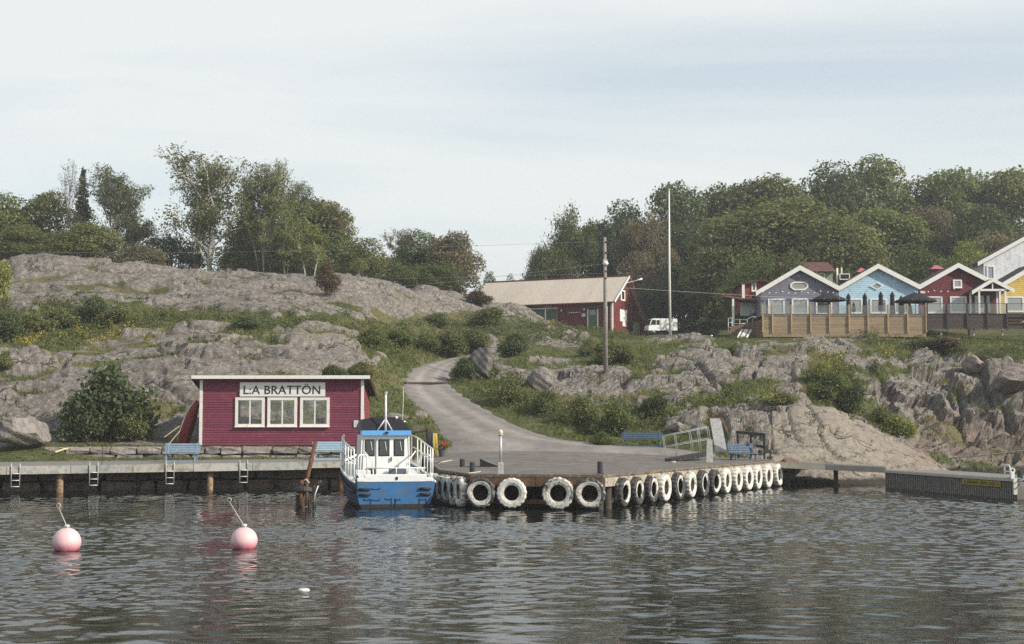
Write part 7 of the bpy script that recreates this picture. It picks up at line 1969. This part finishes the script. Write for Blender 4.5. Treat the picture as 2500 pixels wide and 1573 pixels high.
# ------------------------------------------------------------------ red barn
def barn():
    ang = R(-25); corner = P(1495, 806, 148.0); zb = corner.z - .5
    t = thing('barn', (corner.x, corner.y, zb), 'long dark red barn with pale corrugated roof on the hill', 'barn', ang)
    # local: x runs left (negative) along the front, y back into the building, origin at the right front corner
    Ht = P(1495, 731, 148).z - zb; L = 16.2; r1 = 4.0; Wd = 10.0; Hr = Ht + 2.75; rear = 1.6
    red = siding('barn_boards', (.155, .032, .030), .18, axis=0, amt=.4)
    poly = [(0, 0), (Wd, 0), (Wd, rear), (r1, Hr - .15), (0, Ht)]
    MB().add([(0, y, z) for y, z in poly] + [(-L, y, z) for y, z in poly], [(0, 1, 2, 3, 4), (9, 8, 7, 6, 5), (0, 5, 6, 1), (1, 6, 7, 2), (2, 7, 8, 3), (3, 8, 9, 4), (4, 9, 5, 0)]).build('wall', red, t)
    # corrugated roof: front slope as sheets
    s1 = (Hr - Ht) / r1; nsh = 16; x0, x1 = .45, -L - .4
    rm = pm('barn_roof_sheet', (.58, .50, .41), .7, .08, .8, .25, 6, (.50, .42, .335), .4, stretch=(6, 1, 1), orand=.05)
    for k in range(nsh):
        a = x0 + (x1 - x0) * k / nsh; b = x0 + (x1 - x0) * (k + 1) / nsh + .006
        MB().slab([(b, -.45, Ht - .45 * s1 + .05), (a, -.45, Ht - .45 * s1 + .05), (a, r1, Hr + .05), (b, r1, Hr + .05)], .05).build('roof_sheet', rm, t)
    s2 = (Hr - rear) / (Wd - r1)
    MB().slab([(x1, r1, Hr + .05), (x0, r1, Hr + .05), (x0, Wd + .5, rear - .5 * s2 + .05), (x1, Wd + .5, rear - .5 * s2 + .05)], .06).build('rear_roof', rm, t)
    edge_r = pm('barn_trim_red', (.22, .05, .045), .75, .15, 4, .2, 30)
    MB().bar((x0, r1, Hr + .09), (x1, r1, Hr + .09), .22, .10).build('ridge_cap', edge_r, t)
    MB().bar((x0 + .03, -.5, Ht - .45 * s1), (x0 + .03, r1, Hr), .05, .24).build('verge_board', WHITE2, t)
    MB().bar((x0 + .03, r1, Hr), (x0 + .03, Wd + .5, rear - .5 * s2), .05, .26).build('verge_board', edge_r, t)
    MB().bar((x0, -.46, Ht - .45 * s1 - .03), (x1, -.46, Ht - .45 * s1 - .03), .07, .12).build('gutter', edge_r, t)
    MB().box((-.07, -.03, Ht / 2), (.17, .06, Ht)).build('corner_board', WHITE, t); MB().box((.03, .06, Ht / 2), (.06, .17, Ht)).build('corner_board', WHITE, t)
    MB().tube([(-.55, -.07, Ht - .1), (-.55, -.07, .2)], .05, 7).build('downpipe', WHITE2, t, True)
    k = 148 / FPX / math.cos(ang)
    def fx(u): return (u - 1495) * k * 1.0
    def fz(v): return P(1440, v, 149.5).z - zb
    grn = pm('door_green', (.105, .135, .095), .75, .2, 4, .2, 30); 
    def door(name, u0, u1, vt, vb, mat=grn, fr=WHITE):
        xa, xb, za, zc = fx(u0), fx(u1), max(.3, fz(vb)), fz(vt)
        d = MB().box(((xa + xb) / 2, -.03, (za + zc) / 2), (xb - xa, .06, zc - za)).build(name, mat, t)
        for x in (xa, xb): MB().box((x, -.05, (za + zc) / 2), (.13, .09, zc - za + .1)).build('jamb', fr, d)
        return d
    d = door('door', 1437, 1461, 756, 803); MB().box((fx(1449), -.075, fz(764)), (fx(1456) - fx(1442), .03, .55)).build('door_pane', pm('blind_grey', (.36, .38, .40), .7, .1, 5, .1, 30), d)
    MB().box((fx(1449), -.30, fz(752)), (1.4, .5, .06)).build('door_hood', grn, t)
    g2 = door('gate', 1298, 1362, 751, 800, pm('gate_green', (.085, .115, .09), .75, .2, 4, .2, 30), pm('gate_frame', (.2, .2, .18), .7, .1, 5, 0))
    MB().box((fx(1334), -.08, fz(770)), (.14, .06, 1.6)).build('gate_batten', WHITE, g2); MB().box((fx(1330), -.09, fz(750.5)), (fx(1364) - fx(1296), .07, .10)).build('gate_lintel', WHITE2, g2)
    MB().box((fx(1339), -.07, fz(741)), (fx(1350) - fx(1328), .10, .50)).build('louvre', pm('louvre_green', (.09, .12, .12), .6, .1, 6, 0), t)
    f = MB(); f.box((fx(1339), -.10, fz(735.5)), (1.0, .06, .06)).box((fx(1339), -.10, fz(746.5)), (1.0, .06, .06)); f.build('louvre_frame', pm('pale_green', (.36, .45, .42), .6, .1, 5, 0), t)
    s = MB().box((fx(1405), -.06, fz(763)), (fx(1421) - fx(1389), .05, .14)).build('name_board', pm('board_green', (.12, .22, .14), .6, .1, 5, 0), t)
    for u in (1393, 1398, 1402, 1406, 1410, 1415): MB().box((fx(u), -.095, fz(763)), (.12, .02, .07)).build('letter_mark', WHITE, s)
    MB().box((fx(1427), -.06, fz(770)), (.40, .05, .36)).build('notice_board', pm('notice_blue', (.55, .66, .74), .6, .1, 5, 0), t)
    for u, v in ((1373.5, 757), (1429, 756)): MB().box((fx(u), -.10, fz(v)), (.14, .16, .18)).build('wall_lamp', WHITE, t)
    # gable windows and small door (gable lies in the local y-z plane at x = 0)
    def gy(u): return (u - 1496.5) / (1557 - 1496.5) * Wd
    def gz(v): return P(1520, v, 151).z - zb
    for u0, u1, vt, vb, pn in ((1511, 1519, 709, 735, DPANE), (1509.5, 1522, 757, 786, pm('shut_white', (.7, .7, .66), .7, .05, 5, 0)), (1514, 1521, 787, 797, pm('shut_white', (.7, .7, .66)))):
        ya, yb, za, zc = gy(u0), gy(u1), gz(vb), gz(vt)
        fo = MB().box((.03, (ya + yb) / 2, (za + zc) / 2), (.08, yb - ya, zc - za)).build('gable_window', WHITE, t)
        MB().box((.075, (ya + yb) / 2, (za + zc) / 2), (.02, (yb - ya) * .55, (zc - za) * .72)).build('pane', pn, fo)
    MB().box((.03, (gy(1533) + gy(1546)) / 2, (gz(814) + gz(782)) / 2), (.08, gy(1546) - gy(1533), gz(782) - gz(814))).build('side_door', pm('door_pale_green', (.24, .28, .17), .75, .15, 4, .2, 30), t)
    MB().box((.05, gy(1530), gz(795)), (.06, .8, 1.0)).build('vent_flap', BLACKP, t)
    l = MB().tube([(.3, 2.9, Hr - .95), (.5, 3.2, Hr - .75), (1.3, 4.6, Hr - .35)], .035, 6).build('lamp_arm', GALV, t, True)
    MB().tube([(1.2, 4.5, Hr - .38), (1.5, 5.0, Hr - .22)], [.08, .12], 8).build('lamp_head', WHITE2, l, True)
barn()

# ------------------------------------------------------------------ little white truck
def truck():
    D = 150.0; p = P(1614, 816, D)
    t = thing('small_truck', p, 'small white box truck parked behind the flagpole', 'truck', R(14))
    wp = pm('truck_white', (.82, .82, .80), .35, .04, 2, 0)
    k = .98
    cab = MB(); prof = [(-1.62, .30), (-1.66, .62), (-1.55, .86), (-1.28, 1.50), (-1.05, 1.60), (-.30, 1.60), (-.30, .30)]
    cab.prism(prof, -.66, .66).build('cab', wp, t, bevel=.03)
    ws = MB().add([(-1.548, -.56, .90), (-1.548, .56, .90), (-1.31, .56, 1.47), (-1.31, -.56, 1.47)], [(0, 1, 2, 3)])
    ws.v = [(x - .022, y, z + .012) for x, y, z in ws.v]; ws.build('windscreen', DPANE, t)
    MB().add([(-1.42, -.668, .92), (-.80, -.668, .92), (-.80, -.668, 1.45), (-1.20, -.668, 1.45)], [(0, 1, 2, 3)]).build('front_quarter_glass', DPANE, t)
    MB().box((-.55, -.664, 1.18), (.36, .016, .50)).build('door_window', DPANE, t)
    MB().box((-.56, -.664, .62), (.42, .012, .012)).build('door_seam', BLACKP, t)
    MB().box((.66, 0, .98), (1.84, 1.36, 1.26)).build('cargo_box', wp, t, bevel=.02)
    MB().box((.02, -.684, .98), (.02, .012, 1.2)).build('box_seam', pm('seam_grey', (.5, .5, .5), .6, .05, 5, 0), t)
    MB().box((.5, 0, .32), (2.2, .8, .12)).build('chassis', BLACKP, t)
    for sx, sy in ((-1.0, -.56), (-1.0, .56), (.75, -.56), (.75, .56)):
        w = MB().lathe([(.10, -.08), (.25, -.08), (.27, -.05), (.27, .05), (.25, .08), (.10, .08)], 16, 'y', (sx, sy, .27), True).build('wheel', RUBBER, t)
        MB().lathe([(0, -.085), (.15, -.085), (.15, .085), (0, .085)], 12, 'y', (sx, sy, .27)).build('rim', GALV, w)
    MB().box((-1.66, 0, .40), (.10, 1.3, .14)).build('bumper', pm('bumper_grey', (.35, .35, .36), .6, .1, 5, 0), t)
    for sy in (-.48, .48): MB().box((-1.655, sy, .66), (.05, .20, .14)).build('headlight', pm('lens', (.6, .62, .64), .2, .05, 5, 0), t)
    MB().tube([(-1.2, -.66, .98), (-1.32, -.82, 1.05)], .02, 5).box((-1.34, -.83, 1.08), (.04, .14, .2)).build('mirror', BLACKP, t)
truck()

# ------------------------------------------------------------------ poles and wires
def utility_pole():
    D = 91.3; b = P(1479, 925, D); b.z = ground(b.x, b.y) - .1; top = P(1477, 580, D)
    t = thing('utility_pole', b, 'tall weathered wooden utility pole with white insulator ball', 'utility pole'); H = top.z - b.z
    MB().tube([(0, 0, -.4), (-.01, 0, H * .5), (-.03, 0, H)], [.155, .125, .10], 10).build('pole', pm('pole_grey', (.30, .265, .235), .9, .2, 3, .4, 22, (.20, .175, .155), .5, stretch=(3, 3, .3)), t, True)
    zi = P(1477, 644, D).z - b.z
    MB().lathe([(0, .15), (.14, .12), (.20, 0), (.14, -.12), (0, -.15)], 12, c=(0, -.18, zi)).build('insulator_lamp', WHITE, t, True)
    MB().box((0, -.1, zi + .2), (.30, .12, .10)).build('bracket', GALV, t)
    for v in (592, 618, 663, 680): MB().box((.02, -.12, P(1477, v, D).z - b.z), (.10, .10, .09)).build('clamp', BLACKP, t)
    return top, D
utility_pole()
W = pm('wire_grey', (.45, .45, .45), .5, .05, 5, 0)
def wire(p, q, sag, label):
    pts = [p.lerp(q, k / 14) - Vector((0, 0, sag * math.sin(math.pi * k / 14))) for k in range(15)]
    tag(MB().tube(pts, .009, 4).build('overhead_wire', W, None), label, 'wire')
wire(P(1477, 589, 91.3), P(-400, 604, 118), .6, 'uppermost overhead wire running left from the utility pole')
wire(P(1477, 644, 91.3), P(-400, 655, 108), 2.2, 'middle overhead wire running left from the lamp of the utility pole')
wire(P(1477, 668, 91.3), P(-400, 690, 118), .3, 'lowest overhead wire running left from the utility pole')
wire(P(1479, 700, 91.3), P(2700, 715, 150), .9, 'thin overhead wire running right from the utility pole to the houses')
def flagpole():
    D = 134.0; b = P(1636.5, 816, D); b.z = ground(b.x, b.y); top = P(1633.5, 466, D); H = top.z - b.z
    t = thing('flagpole', b, 'tall bare white flagpole in front of the forest', 'flagpole')
    MB().tube([(0, 0, -.2), (-.04, 0, H * .5), (top.x - b.x, 0, H)], [.125, .10, .06], 10).build('mast', WHITE, t, True)
    MB().lathe([(0, .22), (.09, .16), (.11, .08), (.05, 0)], 10, c=(top.x - b.x, 0, H)).build('finial', pm('finial_gold', (.55, .45, .25), .4, .1, 5, 0), t, True)
flagpole()

# ------------------------------------------------------------------ footbridge, pontoon
def footbridge():
    t = thing('footbridge', (0, 0, 0), 'low wooden footbridge from the quay corner to the pontoon', 'footbridge')
    a, b = Vector((12.35, 66.6, 1.13)), P(2162, 1141, 65.2); m = a.lerp(b, .45); off = Vector((.35, 1.7, 0))
    n = 26
    for k in range(n):
        p0, p1 = a.lerp(b, k / n), a.lerp(b, (k + .93) / n); MB().slab([p0, p1, p1 + off, p0 + off], .04).build('deck_plank', GREYWOOD, t)
    f = Vector((-.01, -.05, 0))
    piece_bar('side_beam', pm('beam_bleached', (.46, .42, .34), .85, .15, 3, .3, 30), t, a + f - Vector((0, 0, .14)), m + f - Vector((0, 0, .14)), .08, .25)
    piece_bar('side_beam', pm('beam_grey', (.20, .19, .17), .85, .2, 3, .3, 30), t, m + f - Vector((0, 0, .14)), b + f - Vector((0, 0, .14)), .08, .23)
    piece_bar('back_beam', DARKWOOD, t, a + off - Vector((0, 0, .16)), b + off - Vector((0, 0, .16)), .08, .22)
    for k in (.1, .55): 
        p = a.lerp(b, k) + off * .5; MB().tube([(p.x, p.y, -1.2), (p.x, p.y, p.z - .1)], .11, 8).build('pile', DARKWOOD, t, True)
footbridge()
PA, PBn = P(2160, 1142, 65.0), P(2480, 1168, 55.0)
def pontoon():
    A_, B_ = Vector((PA.x, PA.y, 0)), Vector((PBn.x, PBn.y, 0)); d = (B_ - A_).normalized(); nn = Vector((-d.y, d.x, 0)); L = (B_ - A_).length; zt = .77
    t = thing('pontoon', (A_.x, A_.y, 0), 'dark ribbed concrete pontoon with pale deck edge', 'pontoon', math.atan2(d.y, d.x))
    dark = pm('pontoon_side', (.17, .155, .135), .85, .22, 3, .4, 20, (.25, .23, .20), .45, stretch=(4, 4, .6))
    MB().box((L / 2, 1.35, zt / 2 - .25), (L, 2.62, zt + .3)).build('hull', dark, t)
    for k in range(64): piece('rib', dark, t, (L * (k + .5) / 64, .022, .42), (.085, .05, .80))
    deck = pm('pontoon_deck', (.23, .21, .19), .9, .15, 2, .4, 20)
    MB().box((L / 2, 1.35, zt - .02), (L + .06, 2.78, .085)).build('deck', deck, t)
    MB().box((L / 2, -.06, zt - .02), (L + .06, .05, .10)).build('deck_edge', pm('deck_edge_pale', (.44, .42, .37), .8, .12, 3, .2, 30), t)
    # low yellow sign strip, its small dark lettering is not readable in the photo
    x0, x1 = L * .635, L * .905
    s = thing('warning_sign', t.matrix_basis @ Vector(((x0 + x1) / 2, -.03, .56)), 'long narrow yellow warning strip on the side of the pontoon', 'sign', math.atan2(d.y, d.x))
    MB().box((0, 0, 0), (x1 - x0, .03, .22)).build('board', pm('sign_yellow', (.36, .27, .04), .7, .2, 5, .1, 30, (.24, .19, .05), .5), s)
    rn = random.Random(2); x = -(x1 - x0) / 2 + .15
    while x < (x1 - x0) / 2 - .2:
        w = rn.uniform(.07, .11); MB().box((x + w / 2, -.018, 0), (w, .006, .11)).build('lettering_mark', pm('sign_dark_print', (.12, .09, .02), .7, .1, 5, 0), s); x += w + (.03 if rn.random() < .8 else .11)
    bl = thing('bollard', t.matrix_basis @ Vector((L - .25, .35, zt)), 'stout black bollard at the near end of the pontoon', 'bollard')
    MB().lathe([(0, .36), (.10, .36), (.11, .34), (.11, .0), (0, 0)], 14).build('post', BOLL, bl)
    rope_line('rope', [t.matrix_basis @ Vector(q) for q in ((L - 1.6, .0, zt + .04), (L - .8, .05, zt + .04), (L - .4, .2, zt + .10), (L - .2, .2, zt + .06), (L + .3, .1, zt + .02))], .028, 'pale green rope wound round the pontoon bollard', pm('rope_green', (.42, .58, .50), .9, .1, 10, .2, 60))
    g = thing('ring_post', t.matrix_basis @ Vector((L + .02, -.05, 0)), 'white steel post with ring eye at the pontoon end', 'post')
    MB().box((0, 0, .52), (.13, .10, .62)).build('lower_plate', WHITE, g); MB().box((0, .25, zt + .16), (.13, .09, .26)).build('upper_plate', WHITE, g)
    MB().lathe([(.055, -.03), (.10, -.03), (.10, .03), (.055, .03)], 12, 'y', (0, .25, zt + .36), True).build('ring', WHITE, g)
    q = thing('ladder', t.matrix_basis @ Vector((L * .56, 2.55, zt)), 'low pale ladder hoop on the far side of the pontoon', 'ladder', math.atan2(d.y, d.x))
    MB().tube([(-.2, 0, 0), (-.2, 0, .35), (-.12, 0, .42), (.12, 0, .42), (.2, 0, .35), (.2, 0, 0)], .028, 7).build('hoop', WHITE2, q, True)
    MB().tube([(-.2, 0, .15), (.2, 0, .15)], .02, 6).build('rung', WHITE2, q, True)
    # next pontoon begins at the right edge
    e = thing('pontoon', (B_ + d * .55).to_tuple(), 'next pontoon with white rail entering at the right edge', 'pontoon', math.atan2(d.y, d.x))
    MB().box((2.0, 1.35, .20), (3.4, 2.5, .9)).build('hull', dark, e); MB().box((2.0, 1.35, .70), (3.6, 2.7, .10)).build('deck', deck, e)
    piece('rail_beam', WHITE2, e, (1.6, -.03, .62), (3.6, .08, .16)); MB().tube([(-.3, .6, .95), (3.4, .6, .95)], .035, 7).build('rail', WHITE2, e, True)
    for x in (.4, 2.6): MB().tube([(x, .6, .7), (x, .6, .95)], .03, 6).build('rail_stub', WHITE2, e, True)
pontoon()
wire2 = [P(2310, 1120, 84), P(2400, 1112, 78), P(2520, 1098, 70)]
rope_line('mooring_line', wire2, .03, 'long pale mooring line from the shore rocks to the right edge', ROPEM)

# ------------------------------------------------------------------ loose boulders in the cliff
def boulder(u, v, w, h, label, seed, mat, dyaw=0., dep=None, push=0.):
    import bmesh
    p = hit(u, v); D = p.y + push; p = P(u, v, D); rw, rh2 = M(w, D) / 2, M(h, D) / 2; rd = dep or max(rw, rh2)
    rng = np.random.default_rng(seed); bm = bmesh.new(); bmesh.ops.create_icosphere(bm, subdivisions=4, radius=1.0)
    pl = [(d_, rng.uniform(.55, .86)) for d_ in rand_dirs(15, rng)]
    for vv in bm.verts:
        c = np.array(vv.co) * 1.18
        for d_, hgt in pl:
            q = c @ d_
            if q > hgt: c = c - d_ * (q - hgt)
        c = c * (1 + .05 * math.sin(c[0] * 5 + seed) * math.sin(c[1] * 6) + .03 * math.sin(c[2] * 11 + c[0] * 9))
        vv.co = Vector((c[0] * rw, c[1] * rd, c[2] * rh2))
    me = bpy.data.meshes.new('boulder'); bm.to_mesh(me); bm.free(); me.materials.append(mat)
    o = link('boulder', me); o.location = P(u, v - h / 2 + h * .08, D); o.rotation_euler = (0, 0, 0)
    return tag(o, label, 'boulder')
GRAN = pm('boulder_granite', (.27, .24, .215), .95, .22, 1.0, .8, 7, (.17, .15, .135), .5, dist=.10)
GRANP = pm('boulder_pinkish', (.29, .235, .20), .95, .22, 1.0, .8, 7, (.18, .14, .12), .5, dist=.10)
boulder(2372, 918, 66, 58, 'tilted wedge-shaped boulder on the grass top of the cliff', 31, GRANP)
boulder(2470, 962, 110, 78, 'massive overhanging block at the right edge of the cliff', 36, GRANP, dep=2.2)
boulder(1935, 1152, 90, 36, 'low reddish rock at the waterline under the footbridge', 83, pm('boulder_rust', (.20, .125, .085), .95, .25, 1.5, .7, 9, (.11, .075, .055), .5, dist=.06), dep=1.2, push=-.5)
boulder(1655, 1055, 44, 30, 'dark rounded stone in the grass above the gangway', 88, GRAN)
boulder(1325, 955, 80, 68, 'dark slanting facet rock in the middle of the bank', 94, GRAN)
boulder(1180, 925, 52, 78, 'blackish steep rock beside the path bend', 97, pm('boulder_dark', (.12, .11, .105), .95, .2, 1.2, .8, 8, (.2, .18, .165), .4, dist=.08))
boulder(60, 1098, 130, 92, 'rounded grey boulder at the foot of the hill on the far left', 103, GRAN, dep=1.6)
def driftwood():
    p = hit(318, 668); rng = np.random.default_rng(8); mb = MB(); p.z += .05
    for k in range(12):
        a = rng.uniform(-1.2, 1.2); d_ = Vector((math.sin(a) * 1.2, rng.uniform(-.4, .4), abs(math.cos(a)) * .6 + .1)) * rng.uniform(.5, 1.1)
        mb.tube([p, p + d_ * .5 + Vector((0, 0, .08)), p + d_], [.05, .03, .012], 5, caps=False)
    tag(mb.build('dead_branches', pm('bleached_twig', (.36, .32, .28), .9, .15, 6, .2, 40), None), 'bleached dead branches lying on the upper rock', 'branches')
driftwood()
def path_drain():
    a, b = hit(985, 938, True), hit(1095, 937, True); up = Vector((0, 0, .07))
    t = tag(MB().bar(a + up, b + up, .35, .10).build('path_drain', DARKWOOD, None), 'dark timber water bar laid across the gravel path', 'water bar')
path_drain()
# ------------------------------------------------------------------ thin haze, added to lift the blacks and soften contrast
def haze():
    mb = MB().box((0, 0, 20), (17000, 17000, 46))
    m = bpy.data.materials.new('fade_haze'); m.use_nodes = True; nt = m.node_tree
    for n in list(nt.nodes): nt.nodes.remove(n)
    o = nt.nodes.new('ShaderNodeOutputMaterial'); v = nt.nodes.new('ShaderNodeVolumePrincipled')
    v.inputs['Density'].default_value = 0.00055
    v.inputs['Color'].default_value = (.86, .88, .90, 1); v.inputs['Anisotropy'].default_value = .2
    nt.links.new(v.outputs[0], o.inputs['Volume'])
    tag(mb.build('haze', m), 'thin pale haze added over the harbour to soften contrast', 'haze', kind='stuff')
haze()
